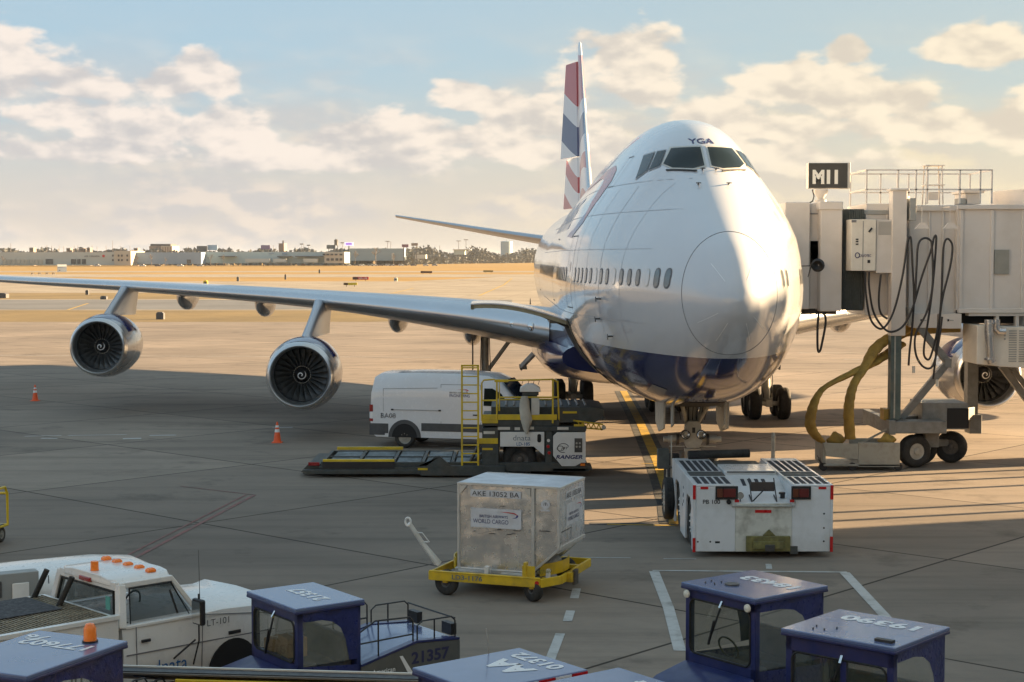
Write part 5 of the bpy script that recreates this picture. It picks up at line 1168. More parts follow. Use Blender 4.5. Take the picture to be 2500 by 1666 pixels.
for cx, cy in ((610, 375), (735, 375)): b.prism([(lx(cx - 25), lz(cy + 12)), (lx(cx + 40), lz(cy + 12)), (lx(cx + 25), lz(cy - 14)), (lx(cx), lz(cy - 14))], 'y', -.75, -.65); b.bar((lx(cx + 8), -.7, lz(cy - 14)), (lx(cx + 8), -.7, lz(290)), .02, .02)
b.bar((lx(600), -.7, lz(290)), (lx(600), .2, lz(290)), .04, .04); b.bar((lx(743), -.7, lz(290)), (lx(743), .2, lz(290)), .04, .04); b.build('hose_hook', jb)
# yellow air hoses and their trailer
def duct(pts, rs, D0=46.6):
    P = []; R_ = []
    n = len(pts)
    for i in range(n - 1):
        p0 = pts[max(i - 1, 0)]; p1 = pts[i]; p2 = pts[i + 1]; p3 = pts[min(i + 2, n - 1)]
        for k in range(6):
            t = k / 6; f = lambda j: .5 * ((2 * p1[j]) + (-p0[j] + p2[j]) * t + (2 * p0[j] - 5 * p1[j] + 4 * p2[j] - p3[j]) * t * t + (-p0[j] + 3 * p1[j] - 3 * p2[j] + p3[j]) * t ** 3)
            D = D0 + f(2); P.append(Vector((lx(f(0), D), D - JD, lz(f(1), D)))); R_.append((rs[i] + (rs[i + 1] - rs[i]) * t) * (1 + .06 * math.sin(len(P) * 2.1)))
    b = MB(mustard); b.tube(P, .2, 14, flat=.55, rs=[q_ * .88 for q_ in R_]); b.build('air_hose', jb, smooth=80)
duct([(560, 905, 1.5), (510, 940, 1.2), (440, 985, .9), (350, 1030, .6), (230, 1090, .3), (185, 1135, .1), (160, 1200, 0), (152, 1270, 0), (180, 1320, 0), (215, 1348, .1)], [.2, .22, .23, .18, .13, .15, .21, .24, .2, .1])
duct([(590, 840, 1.6), (500, 880, 1.2), (440, 930, .9), (395, 1010, .6), (350, 1080, .3), (330, 1150, .1), (325, 1230, 0), (335, 1345, 0)], [.2, .26, .27, .2, .18, .2, .21, .22])
b = MB(mustard)
for cx, s in ((268, 1.0), (500, .8)):
    rg = []
    for k in range(7):
        t = k / 6; rr = math.sin(math.pi * (t * .9 + .05)) * .22 * s; D = 46.9; rg.append([(lx(cx - 42 + 84 * t, D), D - JD + rr * 1.2 * math.cos(2 * math.pi * j / 10), lz(1338 + 6 * math.sin(k * 2), D) + rr * (1.0 + .3 * math.sin(j * 2 + k)) * math.sin(2 * math.pi * j / 10)) for j in range(10)])
    b.loft(rg)
b.build('folded_hose', jb, smooth=70)
tr_m = pm('trough_grey', (.36, .36, .32), .6, var=.2, scale=3, dirt=(.15, .13, .1), damt=.8, dscale=3)
b = MB(tr_m); D = 46.5
b.prism([(lx(212, D), lz(1350, D)), (lx(370, D), lz(1355, D)), (lx(372, D), lz(1425, D)), (lx(225, D), lz(1410, D))], 'y', -1.0, -.95); b.box(lx(372, D), lx(560, D), -1.0, -.9, .12, lz(1350, D)); b.box(lx(215, D), lx(560, D), -1.0, .3, .14, .2); b.box(lx(372, D), lx(560, D), .3, .36, .14, lz(1352, D)); b.box(lx(212, D), lx(225, D), -.95, .3, .2, lz(1352, D)); b.build('hose_trough', jb, bevel=.01)
b = MB(black)
for cx in (215, 347, 555): b.cyl((lx(cx, D), -.95, .12), (lx(cx, D), -.85, .12), .12, n=14)
for k in range(8): b.bar((lx(212, D), -.9, .15), (lx(212, D) - .12 - .05 * math.sin(k * 3), -.95 + .05 * math.cos(k * 2), .1 + .05 * k), .015, .015)
b.build('caster', jb)
b = MB(black); p = J(180, 550, 47.2) - o; b.lathe([(0, .02), (.04, .16), (.10, .20), (.16, .14)], p, (-.3, -1, 0), 18); b.tube([p, p + Vector((-.35, -.1, -.02)), p + Vector((-.75, -.1, -.02))], .015, 5); b.tube([p + Vector((-.2, 0, 0)), p + Vector((-.3, 0, -.35))], .015, 5); b.build('mirror', jb, smooth=50)
b = MB(dark_metal)
random.seed(3)
for k in range(16):
    x = lx(95 + k * 9); b.tube([(x, .6, lz(750)), (x + .03, .5, lz(765 + 12 * random.random())), (x + .12, .55, lz(752))], .022, 5)
b.box(lx(95), lx(290), .8, 3.0, lz(775), lz(748)); b.build('cable_loom', jb)

for k, (x, y) in enumerate(((24, 42.6), (24.4, 43.9), (25, 46.9), (25, 48.4), (25.4, 49.9))):  # posts added out of view to cast thin shadow streaks on the apron
    t = thing('streak_post', 'slim grey post added out of view right of the jet bridge to cast a shadow streak, number %s from the viewpoint' % ('first', 'second', 'third', 'fourth', 'fifth')[k].replace('number ', ''), 'lamp post', (x, y, 0), 0, 'shadow casting posts right of the jet bridge'); t['label'] = t['label'].replace('number ', '')
    b = MB(grey_steel); b.cyl((0, 0, 0), (0, 0, 8), .13, .09, 10); b.build('post', t); b = MB(gear_grey); b.box(-.1, .6, -.12, .12, 8, 8.1); b.build('post_arm', t)
# ------------------------------------------------------------------ pickup truck
cab_glass = pm('cab_glass', (.03, .045, .042), .03, var=0, rvar=0, alpha=.62, ior=1.5)
pk_w = pm('pickup_white', (.76, .75, .72), .3, var=.03, coat=.4, dirt=(.45, .38, .28), damt=.3, dscale=1.5)
PH = R(44); hv = Vector((math.cos(PH), math.sin(PH), 0)); lv = Vector((-math.sin(PH), math.cos(PH), 0))
o = Vector((-5.22, 21.02, 0)) - hv * 1.3 + lv * 1.02
pk = thing('pickup_truck', 'white pickup truck with a grated bed, roof marker lamps and LT-101 on its fender', 'pickup truck', o, PH)
b = MB(pk_w)
def sec(x, pts): return [(x, y, z) for y, z in pts] 
def bodysec(x, zt, hw, zb=.42, crown=.03):
    return [(x, -hw + .08, zb), (x, -hw, zb + .12), (x, -hw - .01, zt * .72), (x, -hw + .03, zt - .03), (x, -hw + .10, zt), (x, 0, zt + crown), (x, hw - .10, zt), (x, hw - .03, zt - .03), (x, hw + .01, zt * .72), (x, hw, zb + .12), (x, hw - .08, zb)]
b.loft([bodysec(1.36, 1.30, .98), bodysec(2.72, 1.30, .98), bodysec(2.78, 1.32, .98), bodysec(3.2, 1.34, .99, .44, .05), bodysec(4.0, 1.30, .98, .44, .05), bodysec(4.22, 1.35, .94, .46, .03), bodysec(4.28, 1.0, .92, .5, .0)])
bd = b.build('body', pk, smooth=40)
b = MB(pk_w)   # cab greenhouse as frame
roof_z = 1.86
b.loft([[(x, y * k, z) for x, y in ((1.42, -.76), (1.36, -.62), (1.36, .62), (1.42, .76), (2.35, .76), (2.45, .6), (2.45, -.6), (2.35, -.76))] for k, z in ((1.0, roof_z - .05), (1.0, roof_z), (.92, roof_z + .045), (.6, roof_z + .07))])
def post(p, q, w=.08, h=.08): b.bar(p, q, w, h)
for s in (-1, 1):
    post((1.36, s * .93, 1.28), (1.44, s * .79, roof_z - .02), .12, .12); post((2.80, s * .90, 1.29), (2.36, s * .77, roof_z - .02), .07, .07); post((1.40, s * .93, 1.29), (2.8, s * .93, 1.29), .09, .05); post((1.42, s * .78, roof_z - .03), (2.38, s * .78, roof_z - .03), .07, .08)
b.bar((1.37, -.9, 1.32), (1.37, .9, 1.32), .07, .12); b.bar((1.41, -.77, roof_z - .04), (1.41, .77, roof_z - .04), .08, .12)
cab = b.build('cab', pk, bevel=.015, smooth=40)
b = MB(rubber)
T0 = [(1.335, -.80, 1.35), (1.335, .80, 1.35), (1.385, .70, roof_z - .11), (1.385, -.70, roof_z - .11)]
b.tube([Vector(p) for p in T0], .022, 6, closed=True); b.build('window_seal', cab)
b = MB(cab_glass); b.add(T0, [(0, 1, 2, 3)]); b.build('rear_window', cab, smooth=0)
b = MB(cab_glass); b.add([(1.56, -.885, 1.35), (2.66, -.885, 1.35), (2.33, -.80, roof_z - .09), (1.60, -.80, roof_z - .09)], [(0, 1, 2, 3)]); sw_ = b.build('side_window', cab, smooth=0)
b = MB(black); b.tube([(1.55, -.888, 1.235), (2.67, -.888, 1.235), (2.34, -.803, roof_z - .08), (1.59, -.803, roof_z - .08)], .016, 5, closed=True); b.bar((2.40, -.888, 1.35), (2.30, -.83, 1.68), .03, .03); b.build('window_trim', sw_)
b = MB(cab_glass); b.add([(2.78, -.82, 1.33), (2.78, .82, 1.33), (2.38, .73, roof_z - .07), (2.38, -.73, roof_z - .07)], [(0, 1, 2, 3)]); b.build('windscreen', cab, smooth=0)
b = MB(cab_glass); b.add([(1.56, .885, 1.35), (2.66, .885, 1.35), (2.33, .80, roof_z - .09), (1.60, .80, roof_z - .09)], [(0, 1, 2, 3)]); b.build('side_window', cab, smooth=0)
seat_m = pm('seat_grey', (.06, .06, .065), .8, var=.2)
b = MB(seat_m); b.box(1.5, 2.0, -.8, .8, .8, 1.18); b.box(1.45, 1.62, -.78, .78, 1.0, 1.32); b.box(2.55, 2.78, -.8, .8, .9, 1.2); b.build('seat', cab, bevel=.04)
b = MB(black); b.tube([(2.45 + .1 * math.sin(2 * math.pi * k / 16), .4 + .19 * math.cos(2 * math.pi * k / 16), 1.28 + .17 * math.sin(2 * math.pi * k / 16)) for k in range(16)], .015, 5, closed=True); b.build('steering_wheel', cab)
b = MB(pm('sticker_green', (.1, .35, .3), .5)); b.box(1.33, 1.335, -.70, -.58, 1.50, 1.68); b.build('window_sticker', cab)
for k in range(5):
    y = -.60 + k * .30; b = MB(orange); b.loft([[(2.12 + dx * q, y + dy * q, z) for dx, dy in ((-.07, -.05), (.07, -.05), (.07, .05), (-.07, .05))] for q, z in ((1, 1.915), (1, 1.95), (.6, 1.975))]); b.build('marker_lamp', cab, bevel=.008)
b = MB(orange); b.cyl((1.50, -.02, 1.92), (1.50, -.02, 2.06), .065, .06, 16); b.cyl((1.50, -.02, 1.90), (1.50, -.02, 1.93), .08, mat=black); b.build('beacon', cab, bevel=.008)
b = MB(tail_red); b.box(1.33, 1.38, -.15, .15, 1.80, 1.86); b.build('brake_lamp', cab, bevel=.01)
# door lines, handle, mirror
b = MB(seam)
for x0, z0, x1, z1 in ((1.58, .5, 1.58, 1.28), (2.76, .5, 2.80, 1.28), (1.58, .5, 2.76, .5)): b.bar((x0, -1.0, z0), (x1, -.985, z1), .012, .01)
b.bar((2.8, -.985, 1.29), (4.1, -.975, 1.15), .01, .01); b.bar((1.4, -1.0, .92), (4.2, -.99, .90), .01, .015); b.build('door_gap', pk)
b = MB(black); b.box(1.66, 1.82, -1.02, -.99, 1.06, 1.10); b.box(3.28, 3.52, -1.01, -.99, .94, .99); b.build('door_handle', pk, bevel=.006)
b = MB(black); b.tube([(2.62, -.98, .62), (2.55, -1.22, 1.0), (2.55, -1.22, 1.65)], .014, 6); b.tube([(2.25, -.98, .75), (2.5, -1.2, 1.02)], .014, 6); mr_ = b.build('mirror_arm', pk)
b = MB(black); b.box(2.50, 2.60, -1.34, -1.10, 1.22, 1.58); b.build('mirror_head', mr_, bevel=.03); b = MB(chrome); b.box(2.492, 2.502, -1.32, -1.12, 1.25, 1.55); b.build('mirror_glass', mr_)
b = MB(black); b.cyl((2.95, -.72, 1.32), (2.93, -.72, 2.15), .006, .003, 6); b.build('aerial', pk)
text('LT-101', (3.08, -1.005, 1.16), (1, 0, 0), (0, 0, 1), .09, letter_black, pk, w=.42, bold=-.005)
text('dnata', (2.18, -1.004, .68), (1, 0, 0), (0, 0, 1), .20, letter_blue, pk, w=.62, bold=0)
b = MB(flat_black); b.prism([(3.38 + .50 * math.cos(a), .38 + .50 * math.sin(a)) for a in [math.pi * k / 16 for k in range(17)]], 'y', -1.012, -.9); b.build('wheel_arch', pk); b = MB(flat_black); b.prism([(0 + .48 * math.cos(a), .38 + .46 * math.sin(a)) for a in [math.pi * k / 16 for k in range(17)]], 'y', -1.032, -.9); b.build('wheel_arch', pk)
for x in (0, 3.38):
    for y in (-.88, .88): wheel2(pk, (x, y, .39), .39, .26, (0, 1, 0), gear_grey, hr=.5, hubd=.8)
# utility bed
b = MB(pk_w); b.box(-1.35, 1.27, -1.02, -.98, .55, 1.47); b.box(-1.35, 1.27, .98, 1.02, .55, 1.47); b.box(-1.35, -1.30, -1, 1, .55, 1.47); b.box(1.22, 1.27, -.98, .98, .6, 1.47); b.box(-1.36, 1.28, -1.05, -.96, 1.44, 1.50); b.box(-1.3, 1.25, -1.03, -1.02, .93, .97); bed = b.build('bed', pk, bevel=.012)
gr_m = pm('bed_grating', (.30, .25, .17), .6, metal=.3, var=.3, scale=9, dirt=(.12, .09, .06), damt=.8, dscale=4)
b = MB(flat_black); b.box(-1.3, 1.22, -.96, .98, 1.20, 1.35); b.build('bed_floor', bed)
b = MB(gr_m)
for k in range(46): x = -1.28 + k * .055; b.box(x, x + .018, -.96, .98, 1.44, 1.475)
for k in range(9): y = -.9 + k * .22; b.box(-1.3, 1.22, y, y + .02, 1.435, 1.47)
b.build('grating', bed)
for y in (.2, .92): b = MB(rubber); b.cyl((1.05, y, 1.45), (1.2, y - .12, 1.86), .04); b.build('rack_stake', bed)
b = MB(pm('rubber_mat', (.04, .04, .045), .85, var=.4, scale=20, dirt=(.2, .2, .2), damt=.4, dscale=15)); b.box(-.9, .95, -.1, .94, 1.478, 1.49); b.build('bed_mat', bed)

def squeeze(o_):
    if o_.type == 'MESH':
        for v in o_.data.vertices:
            if v.co.x > 1.4: v.co.x = 1.4 + (v.co.x - 1.4) * .86
    for c_ in o_.children: squeeze(c_)
squeeze(pk)
# ------------------------------------------------------------------ white tank body behind the pickup
c0 = at(40, 1425, 24.6)
tk = thing('service_truck', 'white rounded hood of a service vehicle lettered dnata, parked beyond the pickup bed', 'truck', (c0.x, c0.y, 0), R(30))
b = MB(pk_w); b.loft([[(x, hw * (abs(math.cos(a)) ** .6) * (1 if math.cos(a) > 0 else -1), 1.0 + (zt - 1.0) * (abs(math.sin(a)) ** .6 if math.sin(a) > 0 else -1.0 * abs(math.sin(a)) ** .5)) for a in [2 * math.pi * k / 28 for k in range(28)]] for x, hw, zt in ((-2.2, .85, 1.42), (.2, .9, 1.46), (1.3, .88, 1.46), (1.9, .80, 1.40), (2.1, .6, 1.3))]); b.build('body', tk, smooth=50)
b = MB(seam); b.bar((.3, -.905, .8), (.3, -.80, 1.42), .015, .01); b.build('body_gap', tk); text('dnata', (1.15, -.90, 1.30), (1, 0, 0), (0, .25, 1), .20, letter_blue, tk, w=.62, bold=0)
b = MB(tail_red); b.box(.38, .44, -.92, -.88, 1.1, 1.22); b.build('side_lamp', tk); b = MB(black); b.box(-1.9, -.2, -.75, .75, .35, .5); b.build('underframe', tk)
b = MB(jb_g); b.box(-.9, .1, -1.05, -.80, 1.0, 1.55); b.box(-.75, -.45, -1.08, -1.05, 1.2, 1.45, dark_metal); b.box(-.3, -.05, -1.08, -1.05, 1.1, 1.4, white_paint); b.build('side_locker', tk, bevel=.03)
for x in (-1.5, 1.2):
    for y in (-.7, .7): wheel2(tk, (x, y, .36), .36, .24, (0, 1, 0))

# ------------------------------------------------------------------ yellow cart at the left edge
c0 = gp(-78, 1340)
ct = thing('baggage_cart', 'yellow tubular framed cart standing at the left edge of the apron', 'cart', c0, R(80))
b = MB(yellow)
for y in (-.35, .9): b.tube([(-1.0, y, .35), (-1.0, y, 1.05), (-.85, y, 1.2), (1.0, y, 1.2), (1.1, y, 1.05), (1.1, y, .35), (-1.0, y, .35)], .03, 6)
for x in (-1.0, 1.1): b.tube([(x, -.35, .35), (x, .9, .35)], .03, 6); b.tube([(x, -.35, 1.05), (x, .9, 1.05)], .03, 6)
b.bar((-1.0, -.35, .55), (-.6, -.35, .35), .04, .04); b.build('cart_frame', ct); b = MB(dark_metal); b.box(-.95, 1.05, -.3, .85, .33, .38); b.build('cart_floor', ct)
for x in (-.8, .85):
    for y in (-.3, .85): wheel2(ct, (x, y, .17), .17, .1, (0, 1, 0))

# ------------------------------------------------------------------ baggage tractors
amber_box = pm('cardboard', (.38, .24, .12), .8, var=.1, scale=4)
def tractor(name, label, near, head, W, Lc, zr, Lt, txt, txt2=None, extra=None, split=False, col=navy, tw_=.75, th_=.22, side_open=True):
    h = R(head); hv = Vector((math.cos(h), math.sin(h), 0)); lv = Vector((-math.sin(h), math.cos(h), 0)); org = Vector((near[0], near[1], 0)) - lv * (W / 2)
    t = thing(name, label, 'baggage tractor', org, h, 'blue baggage tractors in the foreground')
    hw = W / 2; zs = .95   # sill of the cab glass
    b = MB(navy_sheen); b.box(-Lc - .04, .05, -hw - .04, hw + .04, zr - .05, zr); rf = b.build('cab_roof', t, bevel=.015)
    b = MB(navy); b.box(-Lc - .042, .052, -hw - .042, hw + .042, zr - .085, zr - .045)
    pw = .09
    ft = -.03   # windscreen frame leans a little
    for y in (-hw, hw - pw): b.box(-pw, 0, y, y + pw, zs - .5, zr - .08)
    b.box(-.07, 0, -hw, hw, zr - .26 if split else zr - .20, zr - .08); b.box(-.07, 0, -hw, hw, .35, zs + .02)
    for y in (-hw, hw - .06): b.box(-Lc, -Lc + .07, y, y + .06, .4, zr - .08)
    b.box(-Lc, 0, hw - .04, hw, .35, zs - .15); b.box(-Lc, 0, -hw, -hw + .04, .35, zs - .15); b.box(-Lc, -.0, hw - .05, hw, zr - .16, zr - .08); b.box(-Lc, -.0, -hw, -hw + .05, zr - .16, zr - .08)
    b.box(-Lc, -Lc + .05, -hw, hw, .4, zs - .05); b.box(-Lc, -Lc + .05, -hw, hw, zr - .2, zr - .08)
    if split: b.box(-.065, 0, .02, .10, zs, zr - .2)
    cb = b.build('cab_frame', t, bevel=.012)
    z1 = zr - (.26 if split else .20)
    b = MB(rubber); rr = [(y, z) for y, z in rrect(-hw + pw, hw - pw, zs + .02, z1, .10)]
    b.tube([Vector((.004, y, z)) for y, z in rr], .014, 5, closed=True); b.build('windscreen_seal', cb)
    b = MB(clear_glass); b.add([(-.01, y, z) for y, z in rr], [tuple(range(len(rr)))]); b.build('windscreen', cb, smooth=0)
    for s in (-1, 1):   # vinyl side curtain with clear arched window
        y = s * (hw + .004); b = MB(navy_vinyl)
        xa, xb = -Lc + .05, -.08; arc = [(xa + .02 + (xb - xa) * .0 + .32 * (1 - math.cos(a)), zr - .20 - .42 * (1 - math.sin(a))) for a in [math.pi / 2 * k / 8 for k in range(9)]]
        outer = [(xb, zr - .09), (xa, zr - .09), (xa, zs - .35)]
        # band from roof edge down the rear side of the opening
        band = []
        n_ = 10
        for k in range(n_ + 1):
            a = math.pi / 2 * k / n_; xi = xa + .34 - .24 * math.sin(a) + (xb - xa - .34) * (1 - math.sin(a)) ** 1 if False else 0
        curve = [(xb, zr - .20), (xb - (xb - xa) * .35, zr - .205), (xb - (xb - xa) * .55, zr - .25), (xb - (xb - xa) * .68, zr - .34), (xb - (xb - xa) * .77, zr - .50), (xb - (xb - xa) * .82, zr - .70), (xb - (xb - xa) * .84, zs - .02)]
        vs = [(x, y, z) for x, z in curve]; outr = [(xb, zr - .085), (xb - (xb - xa) * .35, zr - .085), (xb - (xb - xa) * .6, zr - .085), (xa, zr - .085), (xa, zr - .45), (xa, zr - .70), (xa, zs - .02)]
        vs += [(x, y + s * .012 * math.sin(i * 2.3), z) for i, (x, z) in enumerate(outr)]; m = len(curve)
        b.add(vs, [(i, i + 1, m + i + 1, m + i) for i in range(m - 1)]); b.add([(xb, y, zs - .02), (xa, y, zs - .10), (xa, y + s * .02, .42), (xb, y + s * .02, .42)], [(0, 1, 2, 3)]); b.build('side_curtain', cb, smooth=60)
        b = MB(pm('curtain_window', (.55, .60, .56), .12, var=.2, scale=5, alpha=.22, bump=.5, bscale=6)); b.add([(x, y - s * .004, z) for x, z in curve + [(xb, zs - .02)]], [tuple(range(len(curve) + 1))]); b.build('curtain_window', cb, smooth=0)
    b = MB(clear_glass); b.add([(-Lc + .02, -hw + .06, zs - .05), (-Lc + .02, hw - .06, zs - .05), (-Lc + .02, hw - .06, zr - .2), (-Lc + .02, -hw + .06, zr - .2)], [(0, 1, 2, 3)]); b.build('rear_window', cb, smooth=0)
    b = MB(black); b.bar((.03, .05, z1 - .02), (.035, -.12, z1 - .42), .018, .02); b.bar((.04, -.06, z1 - .22), (.045, -.16, z1 - .55), .03, .02); b.bar((.0, .05, z1 + .05), (.05, .05, z1 - .03), .03, .03, chrome); b.build('wiper', cb)
    b = MB(seat_m); b.box(-Lc + .1, -Lc + .5, -hw + .1, hw - .1, .5, .85); b.box(-Lc + .06, -Lc + .2, -hw + .12, hw - .12, .8, 1.22); b.box(-.35, -.1, -hw + .1, hw - .1, .6, zs - .02); b.build('seat', cb, bevel=.04)
    b = MB(black); b.tube([(-.42 + .06 * math.sin(2 * math.pi * k / 16), -.25 + .17 * math.cos(2 * math.pi * k / 16), 1.02 + .15 * math.sin(2 * math.pi * k / 16)) for k in range(16)], .014, 5, closed=True); b.build('steering_wheel', cb)
    # nose and rear deck
    b = MB(navy); b.prism([(.0, .28), (.0, zs - .1), (.55, zs - .22), (.72, zs - .32), (.74, .28)], 'y', -hw, hw); b.box(.70, .82, -hw - .03, hw + .03, .25, .45); b.build('nose', t, bevel=.03)
    gy = pm('tractor_grey', (.10, .105, .10), .5, var=.15, scale=3, dirt=(.18, .16, .13), damt=.4)
    b = MB(gy); x1 = -Lt; b.prism([(-Lc, .32), (-Lc, .80), (-Lc - (Lt - Lc) * .55, 1.0), (x1, .95), (x1, .40)], 'y', -hw, hw); rb = b.build('rear_body', t, bevel=.02)
    b = MB(navy); b.prism([(-Lc, .805), (-Lc - (Lt - Lc) * .55, 1.005), (x1 + .02, .955), (x1 + .02, .985), (-Lc - (Lt - Lc) * .55, 1.035), (-Lc, .835)], 'y', -hw - .01, -hw + .1); b.prism([(-Lc, .805), (-Lc - (Lt - Lc) * .55, 1.005), (x1 + .02, .955), (x1 + .02, .985), (-Lc - (Lt - Lc) * .55, 1.035), (-Lc, .835)], 'y', hw - .1, hw + .01)
    b.box(x1 - .12, x1, -hw - .04, hw + .04, .38, .58); b.build('deck_edge', t)
    b = MB(navy_sheen); b.prism([(-Lc - .03, .82), (-Lc - (Lt - Lc) * .55, 1.012), (x1 + .05, .962), (x1 + .05, .97), (-Lc - (Lt - Lc) * .55, 1.02), (-Lc - .03, .828)], 'y', -hw + .11, hw - .11); b.build('rear_deck', t)
    b = MB(black); r_ = .012
    xm = -Lc - (Lt - Lc) * .5
    for s in ((-1, 1) if Lt - Lc > .6 else ()):
        y = s * (hw - .05); b.tube([(-Lc, y, 1.25), (-Lc - .25, y, 1.38), (xm, y, 1.36), (xm - .05, y, 1.30), (xm - .05, y, .98)], r_, 5); b.tube([(-Lc - .3, y, .9), (-Lc - .3, y, 1.37)], r_, 5); b.tube([(-Lc, y, 1.1), (xm - .05, y, 1.12)], r_, 5)
        b.tube([(xm - .12, y, .98), (xm - .12, y, 1.22), (xm - .2, y, 1.28), (x1 + .12, y, 1.28), (x1 + .06, y, 1.22), (x1 + .06, y, .95)], r_, 5); b.tube([((xm + x1) / 2, y, .96), ((xm + x1) / 2, y, 1.28)], r_, 5)
    if Lt - Lc > .6: b.tube([(x1 + .06, -hw + .05, 1.25), (x1 + .06, hw - .05, 1.25)], r_, 5); b.build('luggage_rail', t)
    for s in ((-1, 1) if Lt - Lc > .6 else ()): b = MB(tail_red); b.box(x1 + .0, x1 + .09, s * (hw - .22) - .12, s * (hw - .22) + .12, 1.0, 1.16, black); b.box(x1 - .01, x1, s * (hw - .22) - .1, s * (hw - .22) + .1, 1.02, 1.14); b.build('tail_lamp', t)
    for x in (.28, -Lt + (.45 if Lt > 2 else .25)):
        for s in (-1, 1): wheel2(t, (x, s * (hw - .10), .27), .27, .19, (0, 1, 0), navy)
    # roof number reads from the front, upside down for the viewer
    xo = -Lc * .25 if not txt2 else -Lc * .70
    return t, (hv, lv, hw, xo, rf, cb)
def roof_text(t, inf, s, x, y, w, h, mat=letter_white, bold=.04):
    # baseline direction: from the driver's right to left seen from above the front
    return text(s, (x, y, inf[5] if False else ROOFZ[0] + .004), (0, -1, 0), (1, 0, 0), h, mat, inf[4], w=w, bold=bold)
ROOFZ = [0]
# 21357
zr = 1.72; ROOFZ[0] = zr
t, inf = tractor('baggage_tractor', 'blue baggage tractor numbered 21357 with cardboard boxes behind its windscreen', (-2.78, 20.42), 216, 1.32, .95, zr, 2.55, '21357')
text('21357', (-.52, .0, zr + .004), (0, -1, 0), (1, 0, 0), .24, letter_white, inf[4], w=.85, bold=.04)
text('21357', (-2.05, inf[2] + .006, .80), (-1, 0, 0), (0, 0, 1), .17, pm('number_navy', (.03, .03, .09), .5), t, w=.62, bold=.03)
text('American', (-1.30, inf[2] + .006, .70), (-1, 0, 0), (0, 0, 1), .07, letter_white, t, w=.36); text('Airlines', (-1.33, inf[2] + .006, .60), (-1, 0, 0), (0, 0, 1), .065, letter_white, t, w=.30)
b = MB(letter_white); b.add([(-1.55, inf[2] + .006, .86), (-1.60, inf[2] + .006, .86), (-1.78, inf[2] + .006, .58), (-1.70, inf[2] + .006, .58)], [(0, 1, 2, 3)]); b.build('emblem', t, smooth=0)
text('LTE', (.055 - .05, .45, .80), (0, -1, 0), (0, 0, 1), .08, letter_white, inf[5], w=.2); bpy.context.view_layer.update()
hv, lv = inf[0], inf[1]; org = t.location
def on(t, x, y, z): h = t.rotation_euler[2]; return Vector((t.location.x + x * math.cos(h) - y * math.sin(h), t.location.y + x * math.sin(h) + y * math.cos(h), z))
def cbox(label, p, rz, sx, sy, sz, m=amber_box):
    b = MB(m); b.box(-sx / 2, sx / 2, -sy / 2, sy / 2, 0, sz); b.box(-.02, .02, -sy / 2 - .002, sy / 2 + .002, -.0, sz + .002, pm('packing_tape', (.50, .38, .22), .4)); o = b.build('cardboard_box', None, loc=p, rot=(0, 0, rz), bevel=.006); return tag(o, label, 'box')
cbox('brown cardboard box on the dashboard of tractor 21357, nearer its middle', on(t, -.27, .02, .94), R(30), .28, .34, .26); cbox('brown cardboard box on the dashboard of tractor 21357, nearer the pickup truck', on(t, -.25, -.34, .94), R(55), .26, .30, .17)
# tall one
zr = 1.9
t2, inf = tractor('baggage_tractor', 'tall blue baggage tractor with two round white lamps above its windscreen', (3.12, 20.2), 217.5, 1.29, 1.30, zr, 1.62, '18133')
text('18433', (-.85, .08, zr + .004), (0, -1, 0), (1, 0, 0), .26, letter_white, inf[4], w=.95, bold=.04)
for y in (-.56, .56): b = MB(pm('lamp_cream', (.75, .72, .62), .3, var=0)); b.lathe([(0, .055), (.02, .05), (.035, .001)], (.055, y, zr - .14), (1, 0, 0), 16); b.build('round_lamp', t2)
b = MB(dark_metal); b.cyl((-.35, -.12, zr), (-.35, -.12, zr + .02), .10, n=24)
for x, y in ((-.15, -.42), (-.3, -.46), (-.2, -.3), (-.35, -.32)): b.cyl((x, y, zr), (x, y, zr + .02), .01, n=8)
b.build('roof_vent', inf[4])
# right one
zr = 1.9
t3, inf = tractor('baggage_tractor', 'blue baggage tractor numbered 19390 with a split windscreen at the right front', (4.28, 17.64), 229, 1.40, 1.28, zr, 1.55, '19390', split=True)
text('19390', (-.95, .02, zr + .004), (0, -1, 0), (1, 0, 0), .27, letter_white, inf[4], w=1.0, bold=.04)
b = MB(black); b.box(-.18, -.1, .4, .62, zr - .03, zr + .03)
for x, y in ((-.15, -.42), (-.3, -.46), (-.2, -.3), (-.35, -.22)): b.cyl((x, y, zr), (x, y, zr + .02), .01, n=8)
b.build('roof_fitting', inf[4])
# bottom-left one
t4, inf = tractor('baggage_tractor', 'blue baggage tractor numbered 177602 76 with an orange beacon on its roof corner', (-4.42, 17.9), 66, 1.2, 1.6, zr, 2.5, '177602')
t4.location = Vector((-4.42, 17.9, 0)) ; hd = R(246); t4.rotation_euler = (0, 0, hd)
# origin of a tractor is the middle of its windscreen edge; this one shows its rear right roof corner
_h = Vector((math.cos(hd), math.sin(hd), 0)); _l = Vector((-math.sin(hd), math.cos(hd), 0)); t4.location = Vector((-4.42, 17.9, 0)) + _h * 1.6 - _l * .6
text('177602', (-1.15, -.0, zr + .004), (0, -1, 0), (1, 0, 0), .24, letter_white, inf[4], w=.95, bold=.03); text('76', (-1.35, -.42, zr + .004), (0, -1, 0), (1, 0, 0), .17, letter_white, inf[4], w=.32, bold=.03)
bpy.data.objects.remove(inf[4].children[-1]) if False else None
b = MB(orange); b.lathe([(0, .075), (.14, .07), (.19, .045), (.20, .001)], (-1.42, .28, zr + .02), (0, 0, 1), 20); b.cyl((-1.42, .28, zr), (-1.42, .28, zr + .02), .09, mat=black); b.build('beacon', inf[4], smooth=50)
